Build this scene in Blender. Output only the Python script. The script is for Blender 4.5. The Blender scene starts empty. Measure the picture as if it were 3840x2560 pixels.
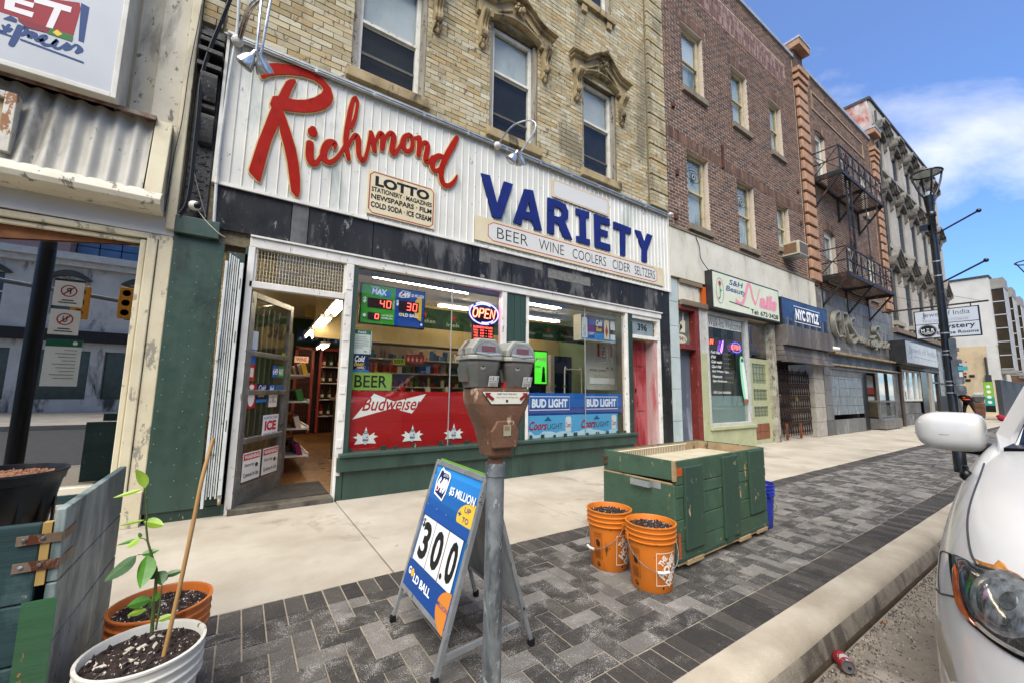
import bpy, math, random
from math import sin, cos, pi, radians, sqrt, floor
from mathutils import Vector, Matrix
from mathutils.bvhtree import BVHTree
import mathutils.noise as mnoise
random.seed(7)
scene = bpy.context.scene
COL = scene.collection

# ------------------------------------------------------------------ camera
CAM_R = Vector((0.82899461, -0.55908168, 0.01398641))
CAM_D = Vector((0.07896182, 0.09225131, -0.99259998))
CAM_F = Vector((0.5536542, 0.82396443, 0.12062195))
EYE = Vector((0, 0, 1.15))
cam = bpy.data.cameras.new('camera'); camo = bpy.data.objects.new('camera', cam); COL.objects.link(camo)
camo.matrix_world = Matrix(((CAM_R.x, -CAM_D.x, -CAM_F.x, EYE.x), (CAM_R.y, -CAM_D.y, -CAM_F.y, EYE.y),
                            (CAM_R.z, -CAM_D.z, -CAM_F.z, EYE.z), (0, 0, 0, 1)))
cam.sensor_width = 36; cam.lens = 36 * 1502.21 / 3840; cam.clip_end = 2000; cam.clip_start = 0.02
scene.camera = camo
# ------------------------------------------------------------------ sky, sun, exposure
SUN_EL, SUN_AZ = radians(54), radians(228)          # azimuth from +Y clockwise; high, behind the camera to the left
world = bpy.data.worlds.new('World'); scene.world = world; world.use_nodes = True
nt = world.node_tree; N = nt.nodes; Lk = nt.links; N.clear()
def wn(t, **k):
    n = N.new(t)
    for a, b in k.items(): setattr(n, a, b)
    return n
sky = wn('ShaderNodeTexSky', sky_type='NISHITA', sun_disc=False, sun_elevation=SUN_EL, sun_rotation=SUN_AZ, altitude=200, air_density=1.0, dust_density=0.6, ozone_density=2.5)
tc = wn('ShaderNodeTexCoord'); sep = wn('ShaderNodeSeparateXYZ'); Lk.new(tc.outputs['Generated'], sep.inputs[0])
def wmath(op, a, b=None, c=None):
    n = wn('ShaderNodeMath', operation=op)
    for i, v in enumerate((a, b, c)):
        if v is None: continue
        if isinstance(v, (int, float)): n.inputs[i].default_value = v
        else: Lk.new(v, n.inputs[i])
    return n.outputs[0]
zc = wmath('MAXIMUM', sep.outputs['Z'], 0.0)
den = wmath('ADD', zc, 0.12)
cx = wmath('DIVIDE', sep.outputs['X'], den); cy = wmath('DIVIDE', sep.outputs['Y'], den)
cmb = wn('ShaderNodeCombineXYZ'); Lk.new(cx, cmb.inputs[0]); Lk.new(cy, cmb.inputs[1])
mp = wn('ShaderNodeMapping'); Lk.new(cmb.outputs[0], mp.inputs[0]); mp.inputs['Rotation'].default_value = (0, 0, radians(-28)); mp.inputs['Scale'].default_value = (0.42, 1.0, 1); mp.inputs['Location'].default_value = (5.52, 3.30, 0)
n1 = wn('ShaderNodeTexNoise'); n1.inputs['Scale'].default_value = 0.75; n1.inputs['Detail'].default_value = 9; n1.inputs['Roughness'].default_value = 0.58; n1.inputs['Distortion'].default_value = 0.6
Lk.new(mp.outputs[0], n1.inputs['Vector'])
rmp = wn('ShaderNodeValToRGB'); rmp.color_ramp.elements[0].position = 0.50; rmp.color_ramp.elements[1].position = 0.70
rmp.color_ramp.elements[0].color = (0.06, 0.06, 0.06, 1); rmp.color_ramp.elements[1].color = (0.95, 0.95, 0.95, 1)
Lk.new(n1.outputs['Fac'], rmp.inputs[0])
skm = wn('ShaderNodeMix', data_type='RGBA', blend_type='MULTIPLY'); skm.inputs[0].default_value = 1; Lk.new(sky.outputs[0], skm.inputs[6]); skm.inputs[7].default_value = (0.58, 1.02, 1.55, 1)
mix = wn('ShaderNodeMix', data_type='RGBA'); Lk.new(rmp.outputs[0], mix.inputs[0]); Lk.new(skm.outputs[2], mix.inputs[6]); mix.inputs[7].default_value = (9.6, 9.2, 8.7, 1)
bg = wn('ShaderNodeBackground'); Lk.new(mix.outputs[2], bg.inputs[0]); bg.inputs[1].default_value = 0.10
wo = wn('ShaderNodeOutputWorld'); Lk.new(bg.outputs[0], wo.inputs[0])
sl = bpy.data.lights.new('sun', 'SUN'); sl.energy = 4.1; sl.angle = radians(58); sl.color = (1, 0.93, 0.81)
so = bpy.data.objects.new('sun', sl); COL.objects.link(so)
sd = Vector((sin(SUN_AZ) * cos(SUN_EL), cos(SUN_AZ) * cos(SUN_EL), sin(SUN_EL)))
so.rotation_euler = sd.to_track_quat('Z', 'Y').to_euler(); so.location = (0, -10, 30)
scene.view_settings.view_transform = 'Standard'; scene.view_settings.look = 'None'
scene.view_settings.gamma = 1; scene.view_settings.exposure = 0.78
scene.cycles.max_bounces = 7; scene.cycles.diffuse_bounces = 3; scene.cycles.transparent_max_bounces = 14

# ------------------------------------------------------------------ helpers: materials
MATS = {}
def hexc(h):
    h = h.lstrip('#'); c = [int(h[i:i + 2], 16) / 255 for i in (0, 2, 4)]
    return tuple(((x / 12.92) if x < 0.04045 else ((x + 0.055) / 1.055) ** 2.4) for x in c)
def colr(c):
    if isinstance(c, str): c = hexc(c)
    return (c[0], c[1], c[2], 1)
def M(key, c1=None, c2=None, sc=6, rough=0.7, bump=0.0, bsc=60, metal=0, streak=0, wear=None, wsc=9, wth=0.62, rnd=0, rcol=None, emit=0, grain=0.0, spec=0.5, coat=0, wear2=None, sheen=0, speck=None, stain=None, ssc=0.8, sth=0.55):
    """one procedural material: two tones mixed by noise, optional worn patches, fine relief, per-piece variation"""
    if key in MATS: return MATS[key]
    m = bpy.data.materials.new(key); m.use_nodes = True; MATS[key] = m
    t = m.node_tree; b = t.nodes['Principled BSDF']; k = t.links
    def nn(x, **q):
        n = t.nodes.new(x)
        for a, v in q.items(): setattr(n, a, v)
        return n
    geo = nn('ShaderNodeNewGeometry'); pos = geo.outputs['Position']
    def noise(scale, det=4, stretch=None, rg=0.6, dist=0.0, off=None):
        n = nn('ShaderNodeTexNoise'); n.inputs['Scale'].default_value = scale; n.inputs['Detail'].default_value = det; n.inputs['Roughness'].default_value = rg; n.inputs['Distortion'].default_value = dist
        if stretch or off:
            mpn = nn('ShaderNodeMapping'); mpn.inputs['Scale'].default_value = stretch or (1, 1, 1); mpn.inputs['Location'].default_value = off or (0, 0, 0)
            k.new(pos, mpn.inputs[0]); k.new(mpn.outputs[0], n.inputs['Vector'])
        else: k.new(pos, n.inputs['Vector'])
        return n.outputs['Fac']
    def ramp(v, a, c, lo=0.0, hi=1.0):
        r = nn('ShaderNodeMapRange'); r.inputs[1].default_value = a; r.inputs[2].default_value = c; r.inputs[3].default_value = lo; r.inputs[4].default_value = hi
        k.new(v, r.inputs[0]); return r.outputs[0]
    def mixc(f, a, bb, bt='MIX'):
        x = nn('ShaderNodeMix', data_type='RGBA', blend_type=bt)
        if isinstance(f, float): x.inputs[0].default_value = f
        else: k.new(f, x.inputs[0])
        for i, v in ((6, a), (7, bb)):
            if isinstance(v, tuple): x.inputs[i].default_value = colr(v)
            else: k.new(v, x.inputs[i])
        return x.outputs[2]
    c1 = colr(c1); out = c1
    if c2 is not None:
        f = noise(sc, 5, (1, 1, 0.12) if streak == 1 else ((0.12, 1, 1) if streak == 2 else None))
        out = mixc(ramp(f, 0.36, 0.66), c1, colr(c2))
    if rnd:
        oi = nn('ShaderNodeObjectInfo'); ad = nn('ShaderNodeMath', operation='ADD'); k.new(geo.outputs['Random Per Island'], ad.inputs[0]); k.new(oi.outputs['Random'], ad.inputs[1])
        fr = nn('ShaderNodeMath', operation='FRACT'); k.new(ad.outputs[0], fr.inputs[0])
        if rcol:
            cr = nn('ShaderNodeValToRGB'); cr.color_ramp.interpolation = 'CONSTANT' if rnd == 2 else 'LINEAR'
            while len(cr.color_ramp.elements) < len(rcol): cr.color_ramp.elements.new(0.5)
            for i, c in enumerate(rcol): cr.color_ramp.elements[i].position = i / len(rcol) if rnd == 2 else i / (len(rcol) - 1); cr.color_ramp.elements[i].color = colr(c)
            k.new(fr.outputs[0], cr.inputs[0]); out = mixc(0.80, out, cr.outputs[0])
        v = ramp(fr.outputs[0], 0, 1, 0.86, 1.12); hs = nn('ShaderNodeHueSaturation'); k.new(v, hs.inputs['Value'])
        if isinstance(out, tuple): hs.inputs['Color'].default_value = out
        else: k.new(out, hs.inputs['Color'])
        out = hs.outputs[0]
    if stain is not None:
        out = mixc(ramp(noise(ssc, 6, (1, 1, 0.35), 0.65, 0.4, (3, 5, 1)), 0.5 + (sth - 0.5) * 0.8, 0.6 + (sth - 0.5) * 0.8), out, colr(stain))
    if speck is not None:
        s1 = noise(speck[1], 3, None, 0.8); s2 = noise(speck[2], 4, None, 0.6, 0.5, (9, 2, 4)); ma = nn('ShaderNodeMath', operation='MULTIPLY_ADD'); k.new(s2, ma.inputs[0]); ma.inputs[1].default_value = 0.5; k.new(s1, ma.inputs[2])
        out = mixc(ramp(ma.outputs[0], speck[3], speck[3] + 0.07), out, colr(speck[0]))
    if grain:
        g = ramp(noise(220, 2), 0.3, 0.7, 1 - grain, 1 + grain * 0.6)
        out = mixc(1.0, out, (1, 1, 1), 'MULTIPLY') if False else out
        hs = nn('ShaderNodeHueSaturation'); k.new(g, hs.inputs['Value'])
        if isinstance(out, tuple): hs.inputs['Color'].default_value = out
        else: k.new(out, hs.inputs['Color'])
        out = hs.outputs[0]
    if wear is not None:
        wth = 0.5 + (wth - 0.5) * 0.46; f = ramp(noise(wsc, 9, (1, 1, 0.45), 0.72, 0.3), wth, wth + 0.025); out = mixc(f, out, colr(wear))
    if wear2 is not None:
        f = ramp(noise(wsc * 2.3, 8, None, 0.7, 0.2, (7, 3, 9)), wth + 0.02, wth + 0.04); out = mixc(f, out, colr(wear2))
    if isinstance(out, tuple): b.inputs['Base Color'].default_value = out
    else: k.new(out, b.inputs['Base Color'])
    b.inputs['Metallic'].default_value = metal; b.inputs['Specular IOR Level'].default_value = spec
    if rough < 0.35: b.inputs['Roughness'].default_value = rough
    else: k.new(ramp(noise(sc * 1.7 + 2, 4), 0.3, 0.7, rough - 0.1, min(1, rough + 0.1)), b.inputs['Roughness'])
    if coat: b.inputs['Coat Weight'].default_value = coat; b.inputs['Coat Roughness'].default_value = 0.04
    if emit:
        b.inputs['Emission Strength'].default_value = emit
        if isinstance(out, tuple): b.inputs['Emission Color'].default_value = out
        else: k.new(out, b.inputs['Emission Color'])
    if bump:
        bn = nn('ShaderNodeBump'); bn.inputs['Strength'].default_value = min(1, bump); bn.inputs['Distance'].default_value = 0.004 if bsc > 20 else 0.02
        st = {1: (1, 1, 0.08), 2: (0.08, 1, 1)}.get(streak)
        k.new(noise(bsc, 5, st), bn.inputs['Height']); k.new(bn.outputs[0], b.inputs['Normal'])
    return m
def P_(c, rough=0.55, emit=0):
    """plain printed ink or paint"""
    key = 'ink_%s' % (c if isinstance(c, str) else '_'.join('%.2f' % v for v in c)) + ('_lit%g' % emit if emit else '') + ('' if rough == 0.55 else '_r%g' % rough)
    if key in MATS: return MATS[key]
    m = bpy.data.materials.new(key.replace('#', '')); m.use_nodes = True; MATS[key] = m
    b = m.node_tree.nodes['Principled BSDF']; b.inputs['Base Color'].default_value = colr(c); b.inputs['Roughness'].default_value = rough; b.inputs['Specular IOR Level'].default_value = 0.25
    if emit: b.inputs['Emission Color'].default_value = colr(c); b.inputs['Emission Strength'].default_value = emit
    return m
def glassmat(key, tint=(1, 1, 1), base=0.05, gain=1.0, rough=0.0):
    if key in MATS: return MATS[key]
    m = bpy.data.materials.new(key); m.use_nodes = True; MATS[key] = m
    t = m.node_tree; t.nodes.clear(); o = t.nodes.new('ShaderNodeOutputMaterial')
    tr = t.nodes.new('ShaderNodeBsdfTransparent'); tr.inputs[0].default_value = colr(tint)
    gl = t.nodes.new('ShaderNodeBsdfGlossy'); gl.inputs['Roughness'].default_value = rough
    lw = t.nodes.new('ShaderNodeLayerWeight'); fr = t.nodes.new('ShaderNodeMath'); fr.operation = 'POWER'; fr.inputs[1].default_value = 3.2; t.links.new(lw.outputs['Facing'], fr.inputs[0])
    ma = t.nodes.new('ShaderNodeMath'); ma.operation = 'MULTIPLY_ADD'; ma.inputs[1].default_value = gain; ma.inputs[2].default_value = base; ma.use_clamp = True
    mx = t.nodes.new('ShaderNodeMixShader'); k = t.links
    k.new(fr.outputs[0], ma.inputs[0]); k.new(ma.outputs[0], mx.inputs[0]); k.new(tr.outputs[0], mx.inputs[1]); k.new(gl.outputs[0], mx.inputs[2]); k.new(mx.outputs[0], o.inputs[0])
    return m

# ------------------------------------------------------------------ helpers: meshes and objects
class MB:
    def __init__(s): s.v = []; s.f = []
    def add(s, vs, fs):
        n = len(s.v); s.v += [tuple(v) for v in vs]; s.f += [tuple(i + n for i in f) for f in fs]; return s
    def box(s, x0, x1, y0, y1, z0, z1, back=True):
        if x0 > x1: x0, x1 = x1, x0
        if y0 > y1: y0, y1 = y1, y0
        if z0 > z1: z0, z1 = z1, z0
        f = [(0, 3, 2, 1), (4, 5, 6, 7), (0, 1, 5, 4), (1, 2, 6, 5), (3, 0, 4, 7)]
        if back: f.append((2, 3, 7, 6))
        return s.add([(x0, y0, z0), (x1, y0, z0), (x1, y1, z0), (x0, y1, z0), (x0, y0, z1), (x1, y0, z1), (x1, y1, z1), (x0, y1, z1)], f)
    def obox(s, c, u, v, w, hu, hv, hw):
        c = Vector(c); u = Vector(u).normalized() * hu; v = Vector(v).normalized() * hv; w = Vector(w).normalized() * hw
        if u.cross(v).dot(w) < 0: w = -w
        P = [c + a * u + b * v + d * w for d in (-1, 1) for a, b in ((-1, -1), (1, -1), (1, 1), (-1, 1))]
        return s.add(P, [(0, 3, 2, 1), (4, 5, 6, 7), (0, 1, 5, 4), (1, 2, 6, 5), (2, 3, 7, 6), (3, 0, 4, 7)])
    def bar(s, a, b, w, h=None, up=(0, 0, 1)):
        a = Vector(a); b = Vector(b); d = (b - a); h = h or w; up = Vector(up)
        if d.length < 1e-6: return s
        if abs(d.normalized().dot(up)) > 0.98: up = Vector((1, 0, 0))
        side = d.cross(up).normalized(); upv = side.cross(d).normalized()
        return s.obox((a + b) / 2, d, side, upv, d.length / 2, w / 2, h / 2)
    def quad(s, *p): return s.add(p, [tuple(range(len(p)))])
    def prism(s, pts, ext):
        """pts: 3d polygon, ext: extrusion vector pointing to the BACK"""
        n = len(pts); ext = Vector(ext); P = [Vector(p) for p in pts]
        nrm = Vector((0, 0, 0))
        for i in range(n): nrm += P[i].cross(P[(i + 1) % n])
        if nrm.dot(ext) > 0: P.reverse()
        return s.add(P + [p + ext for p in P], [tuple(range(n)), tuple(range(2 * n - 1, n - 1, -1))] + [((i + 1) % n, i, i + n, (i + 1) % n + n) for i in range(n)])
    def tube(s, pts, r, n=8, cap=True, closed=False):
        P = [Vector(p) for p in pts]; m = len(P); rr = r if isinstance(r, (list, tuple)) else [r] * m
        vs = []; fr = None
        for i in range(m):
            a = P[(i - 1) % m] if closed else P[max(0, i - 1)]; b = P[(i + 1) % m] if closed else P[min(m - 1, i + 1)]
            d = (b - a).normalized() if (b - a).length > 1e-9 else Vector((0, 0, 1))
            if fr is None: fr = d.orthogonal().normalized()
            fr = (fr - d * fr.dot(d)); fr = fr.normalized() if fr.length > 1e-6 else d.orthogonal().normalized()
            g = d.cross(fr)
            for j in range(n): t = 2 * pi * j / n; vs.append(P[i] + (fr * cos(t) + g * sin(t)) * rr[i])
        fs = []
        for i in range(m if closed else m - 1):
            for j in range(n):
                a = i * n + j; b = i * n + (j + 1) % n; c = ((i + 1) % m) * n + (j + 1) % n; d = ((i + 1) % m) * n + j; fs.append((a, b, c, d))
        if cap and not closed: fs += [tuple(range(n - 1, -1, -1)), tuple((m - 1) * n + j for j in range(n))]
        return s.add(vs, fs)
    def lathe(s, prof, c=(0, 0, 0), n=24, axis='z'):
        vs = []; c = Vector(c)
        for r, z in prof:
            for j in range(n):
                t = 2 * pi * j / n
                p = Vector((r * cos(t), r * sin(t), z)) if axis == 'z' else (Vector((r * cos(t), -z, r * sin(t))) if axis == 'y' else Vector((z, r * cos(t), r * sin(t))))
                vs.append(c + p)
        fs = [(i * n + j, i * n + (j + 1) % n, (i + 1) * n + (j + 1) % n, (i + 1) * n + j) for i in range(len(prof) - 1) for j in range(n)]
        if prof[0][0] > 1e-5: fs.append(tuple(range(n - 1, -1, -1)))
        if prof[-1][0] > 1e-5: fs.append(tuple((len(prof) - 1) * n + j for j in range(n)))
        return s.add(vs, fs)
    def ball(s, c, r, n=10, m=6):
        if isinstance(r, (int, float)): r = (r, r, r)
        c = Vector(c); vs = [c + Vector((0, 0, -r[2]))]
        for i in range(1, m):
            a = -pi / 2 + pi * i / m
            vs += [c + Vector((r[0] * cos(a) * cos(2 * pi * j / n), r[1] * cos(a) * sin(2 * pi * j / n), r[2] * sin(a))) for j in range(n)]
        vs.append(c + Vector((0, 0, r[2]))); fs = [(0, 1 + (j + 1) % n, 1 + j) for j in range(n)]
        for i in range(m - 2):
            for j in range(n): fs.append((1 + i * n + j, 1 + i * n + (j + 1) % n, 1 + (i + 1) * n + (j + 1) % n, 1 + (i + 1) * n + j))
        e = len(vs) - 1; fs += [(e, 1 + (m - 2) * n + j, 1 + (m - 2) * n + (j + 1) % n) for j in range(n)]
        return s.add(vs, fs)
    def xf(s, mat): s.v = [tuple(mat @ Vector(v)) for v in s.v]; return s
BASE = {}
def tag(o, label=None, cat=None, group=None, kind=None):
    if label: o['label'] = label
    if cat: o['category'] = cat
    if group: o['group'] = group
    if kind: o['kind'] = kind
    return o
def T(name, label, cat, base=(0, 0, 0), rz=0, group=None, local=False):
    """an Empty at the base of a thing; parts are written in world coordinates unless local"""
    o = bpy.data.objects.new(name, None); COL.objects.link(o); o.location = base; o.rotation_euler = (0, 0, rz); o.empty_display_size = 0.1
    BASE[o.name] = Vector((0, 0, 0)) if (local or rz) else Vector(base)
    return tag(o, label, cat, group)
def O(name, mb, mat, parent=None, smooth=False, bev=0, seg=2, kind=None, label=None, cat=None, group=None, sub=0, base=None):
    me = mb
    if isinstance(mb, MB):
        b = BASE.get(parent.name, Vector((0, 0, 0))) if parent else (Vector(base) if base else Vector((0, 0, 0)))
        me = bpy.data.meshes.new(name); me.from_pydata([(v[0] - b.x, v[1] - b.y, v[2] - b.z) for v in mb.v], [], mb.f); me.update()
        if smooth: me.polygons.foreach_set('use_smooth', [True] * len(me.polygons))
    if mat is not None and not len(me.materials): me.materials.append(mat)
    o = bpy.data.objects.new(name, me); COL.objects.link(o)
    if parent: o.parent = parent; BASE[o.name] = BASE.get(parent.name, Vector((0, 0, 0)))
    elif base: o.location = base; BASE[o.name] = Vector(base)
    else: BASE[o.name] = Vector((0, 0, 0))
    if bev:
        md = o.modifiers.new('b', 'BEVEL'); md.width = bev; md.segments = seg; md.limit_method = 'ANGLE'; md.angle_limit = radians(40)
        if smooth: md.harden_normals = False
    if sub: md = o.modifiers.new('s', 'SUBSURF'); md.levels = sub; md.render_levels = sub
    if smooth and not sub:
        try:
            me.set_sharp_from_angle(angle=radians(42))
        except Exception: pass
    return tag(o, label, cat, group, kind)
def box(name, x0, x1, y0, y1, z0, z1, mat, parent=None, **k): return O(name, MB().box(x0, x1, y0, y1, z0, z1), mat, parent, **k)
def copytree(o, loc, rz=None, label=None, parent=None):
    c = o.copy(); COL.objects.link(c); BASE[c.name] = BASE.get(o.name, Vector((0, 0, 0)))
    if parent: c.parent = parent
    else:
        c.location = loc
        if rz is not None: c.rotation_euler = (0, 0, rz)
        if label: c['label'] = label
    for ch in [x for x in o.children]: copytree(ch, None, parent=c)
    return c
def at(x, y, Y):
    """place seen at picture point x, y (2352 wide) on the upright plane at depth Y -> (X, Z)"""
    r = CAM_R * ((x / .6125 - 1920) / 1502.21) + CAM_D * ((y / .6125 - 1280) / 1502.21) + CAM_F
    t = Y / r.y; return (t * r.x, 1.15 + t * r.z)
def atz(x, y, z=0):
    r = CAM_R * ((x / .6125 - 1920) / 1502.21) + CAM_D * ((y / .6125 - 1280) / 1502.21) + CAM_F
    t = (z - 1.15) / r.z; return (t * r.x, t * r.y)
def smoothpts(p, n=4, closed=False):
    """Catmull-Rom through points (any dimension)"""
    out = []; m = len(p); rng = range(m) if closed else range(m - 1)
    g = (lambda i: p[i % m]) if closed else (lambda i: p[max(0, min(m - 1, i))])
    for i in rng:
        a, b, c, d = g(i - 1), g(i), g(i + 1), g(i + 2)
        for s in range(n):
            t = s / n; out.append(tuple(0.5 * (2 * b[q] + (c[q] - a[q]) * t + (2 * a[q] - 5 * b[q] + 4 * c[q] - d[q]) * t * t + (3 * b[q] - a[q] - 3 * c[q] + d[q]) * t ** 3) for q in range(len(b))))
    if not closed: out.append(tuple(p[-1]))
    return out
# ------------------------------------------------------------------ helpers: print and lettering on a plane
TXT = {}
def text_mesh(s, bold=0.0, shear=0.0, space=1.0):
    key = (s, bold, shear, space)
    if key in TXT: return TXT[key]
    cu = bpy.data.curves.new('t', 'FONT'); cu.body = s; cu.offset = bold; cu.shear = shear; cu.resolution_u = 3; cu.space_character = space; cu.fill_mode = 'FRONT'
    o = bpy.data.objects.new('t', cu); COL.objects.link(o)
    dg = bpy.context.evaluated_depsgraph_get(); me = o.evaluated_get(dg).to_mesh()
    vs = [(v.co.x, v.co.y) for v in me.vertices]; fs = [tuple(p.vertices) for p in me.polygons]
    bpy.data.objects.remove(o); bpy.data.curves.remove(cu)
    if vs:
        x0 = min(v[0] for v in vs); x1 = max(v[0] for v in vs); y0 = min(v[1] for v in vs); y1 = max(v[1] for v in vs)
        vs = [((v[0] - x0) / max(1e-6, x1 - x0), (v[1] - y0) / max(1e-6, y1 - y0)) for v in vs]
    TXT[key] = (vs, fs); return TXT[key]
class Art:
    """flat print on a plane: o lower-left corner, u and v full edge vectors, unit coordinates 0..1; layers step 0.6 mm outwards"""
    def __init__(s, o, u, v, step=0.0006, d0=0.0006):
        s.o = Vector(o); s.u = Vector(u); s.v = Vector(v); s.n = s.u.cross(s.v).normalized(); s.d = d0; s.step = step; s.parts = []
        s.asp = s.u.length / s.v.length
    def P(s, x, y, d=None): return s.o + s.u * x + s.v * y + s.n * (s.d if d is None else d)
    def _add(s, c, pts, faces, name):
        mb = MB(); mb.add([s.P(x, y) for x, y in pts], faces); s.parts.append((c, mb, name)); s.d += s.step; return s
    def r(s, c, x0, y0, x1, y1, name='printed_panel'): return s._add(c, [(x0, y0), (x1, y0), (x1, y1), (x0, y1)], [(0, 1, 2, 3)], name)
    def p(s, c, pts, name='printed_shape'):
        a = sum(pts[i][0] * pts[(i + 1) % len(pts)][1] - pts[(i + 1) % len(pts)][0] * pts[i][1] for i in range(len(pts)))
        if a < 0: pts = pts[::-1]
        return s._add(c, pts, [tuple(range(len(pts)))], name)
    def e(s, c, cx, cy, rx, ry=None, n=28, name='printed_shape', a0=0, a1=360):
        ry = rx * s.asp if ry is None else ry
        full = (a1 - a0) >= 360; pts = [(cx + rx * cos(radians(a0 + (a1 - a0) * i / n)), cy + ry * sin(radians(a0 + (a1 - a0) * i / n))) for i in range(n + (0 if full else 1))]
        return s.p(c, pts, name)
    def ring(s, c, cx, cy, rx, ry, w, n=32, name='printed_outline'):
        pts = []; fs = []
        for i in range(n): t = 2 * pi * i / n; pts += [(cx + rx * cos(t), cy + ry * sin(t)), (cx + (rx - w) * cos(t), cy + (ry - w * s.asp) * sin(t))]
        for i in range(n): a = 2 * i; b = 2 * ((i + 1) % n); fs.append((a, b, b + 1, a + 1))
        return s._add(c, pts, fs, name)
    def t(s, c, txt, x0, y0, x1, y1, bold=0.0, shear=0.0, space=1.0, rot=0, name='lettering', arc=0.0):
        vs, fs = text_mesh(txt, bold, shear, space)
        if not vs: return s
        if rot == 90: P = [(x1 - (x1 - x0) * y, y0 + (y1 - y0) * x) for x, y in vs]
        elif rot == -90: P = [(x0 + (x1 - x0) * y, y1 - (y1 - y0) * x) for x, y in vs]
        else: P = [(x0 + (x1 - x0) * x, y0 + (y1 - y0) * y + arc * (x - 0.5)) for x, y in vs]
        return s._add(c, P, fs, name)
    def l(s, c, pts, w, name='printed_line', closed=False):
        """polyline of width w (in units of the width)"""
        mb = MB(); P = [s.P(x, y) for x, y in pts]; n = len(P); W = w * s.u.length / 2; vs = []
        for i in range(n):
            a = P[(i - 1) % n] if closed else P[max(0, i - 1)]; b = P[(i + 1) % n] if closed else P[min(n - 1, i + 1)]
            d = (b - a).normalized(); sd = s.n.cross(d) * W; vs += [P[i] + sd, P[i] - sd]
        fs = [(2 * i + 1, 2 * i + 3, 2 * i + 2, 2 * i) for i in range(n - 1)]
        if closed: fs.append((2 * n - 1, 1, 0, 2 * n - 2))
        mb.add(vs, fs); s.parts.append((c, mb, name)); s.d += s.step; return s
    def done(s, parent, rough=0.5):
        """join pieces of one ink and one name into one part"""
        g = {}
        for c, mb, name in s.parts:
            key = (c if isinstance(c, str) or isinstance(c, tuple) else c.name, name)
            if key not in g: g[key] = [c, MB(), name, 0]
            g[key][1].add(mb.v, mb.f); g[key][3] += 1
        for c, mb, name, cnt in g.values():
            m = c if isinstance(c, bpy.types.Material) else P_(c, rough)
            O(name, mb, m, parent, kind='stuff' if cnt > 4 and name != 'lettering' else None)
        return s
def wallart(x0, x1, z0, z1, y, step=0.0006): return Art((x0, y, z0), (x1 - x0, 0, 0), (0, 0, z1 - z0), step)
def ribbon(pts, y, depth, grow=0.0, w=None):
    """thick brush stroke on the upright plane y: pts (x, z, width); front at y-depth, sides back to y"""
    mb = MB(); P = smoothpts(pts, 5); n = len(P); L = []; R = []
    for i in range(n):
        a = P[max(0, i - 1)]; b = P[min(n - 1, i + 1)]; dx, dz = b[0] - a[0], b[1] - a[1]; q = sqrt(dx * dx + dz * dz) or 1; h = P[i][2] / 2 + grow
        L.append((P[i][0] - dz / q * h, P[i][1] + dx / q * h)); R.append((P[i][0] + dz / q * h, P[i][1] - dx / q * h))
    def cap(p, a, h, sgn):
        return [(p[0] + h * cos(a + sgn * t * pi / 6), p[1] + h * sin(a + sgn * t * pi / 6)) for t in range(1, 6)]
    e = P[-1]; d = P[-2]; a = math.atan2(e[1] - d[1], e[0] - d[0]) + pi / 2; ce = cap(e, a, e[2] / 2 + grow, -1)
    s0 = P[0]; s1 = P[1]; a = math.atan2(s1[1] - s0[1], s1[0] - s0[0]) - pi / 2; cs = cap(s0, a, s0[2] / 2 + grow, -1)
    loop = L + ce + R[::-1] + cs; m = len(loop)
    vs = [(x, y - depth, z) for x, z in loop] + [(x, y, z) for x, z in loop]
    fs = [(i, i + 1, 2 * n + 5 - (i + 1) - 1 + 0, 2 * n + 5 - i - 1 + 0) for i in range(0)]
    # front strip
    ro = n + 5
    for i in range(n - 1): fs.append((i, ro + n - 1 - i, ro + n - 2 - i, i + 1))
    fs.append(tuple([n - 1, ro] + [n + k for k in range(4, -1, -1)]))
    fs.append(tuple([0] + [ro + n + k for k in range(4, -1, -1)] + [ro + n - 1]))
    for i in range(m): j = (i + 1) % m; fs.append((i, j, j + m, i + m))
    return mb.add(vs, fs)
def holes_split(x0, x1, z0, z1, holes):
    xs = sorted({x0, x1, *[min(max(h[i], x0), x1) for h in holes for i in (0, 1)]}); zs = sorted({z0, z1, *[min(max(h[i], z0), z1) for h in holes for i in (2, 3)]})
    out = []
    for j in range(len(zs) - 1):
        run = None
        for i in range(len(xs) - 1):
            cxm, czm = (xs[i] + xs[i + 1]) / 2, (zs[j] + zs[j + 1]) / 2
            if any(h[0] < cxm < h[1] and h[2] < czm < h[3] for h in holes):
                if run: out.append(run); run = None
            else: run = (run[0], xs[i + 1], zs[j], zs[j + 1]) if run else (xs[i], xs[i + 1], zs[j], zs[j + 1])
        if run: out.append(run)
    return out
def wall(x0, x1, z0, z1, y, th, holes, mat, parent, name='wall'):
    mb = MB()
    for a, b, c, d in holes_split(x0, x1, z0, z1, holes): mb.box(a, b, y, y + th, c, d)
    return O(name, mb, mat, parent)
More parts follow.
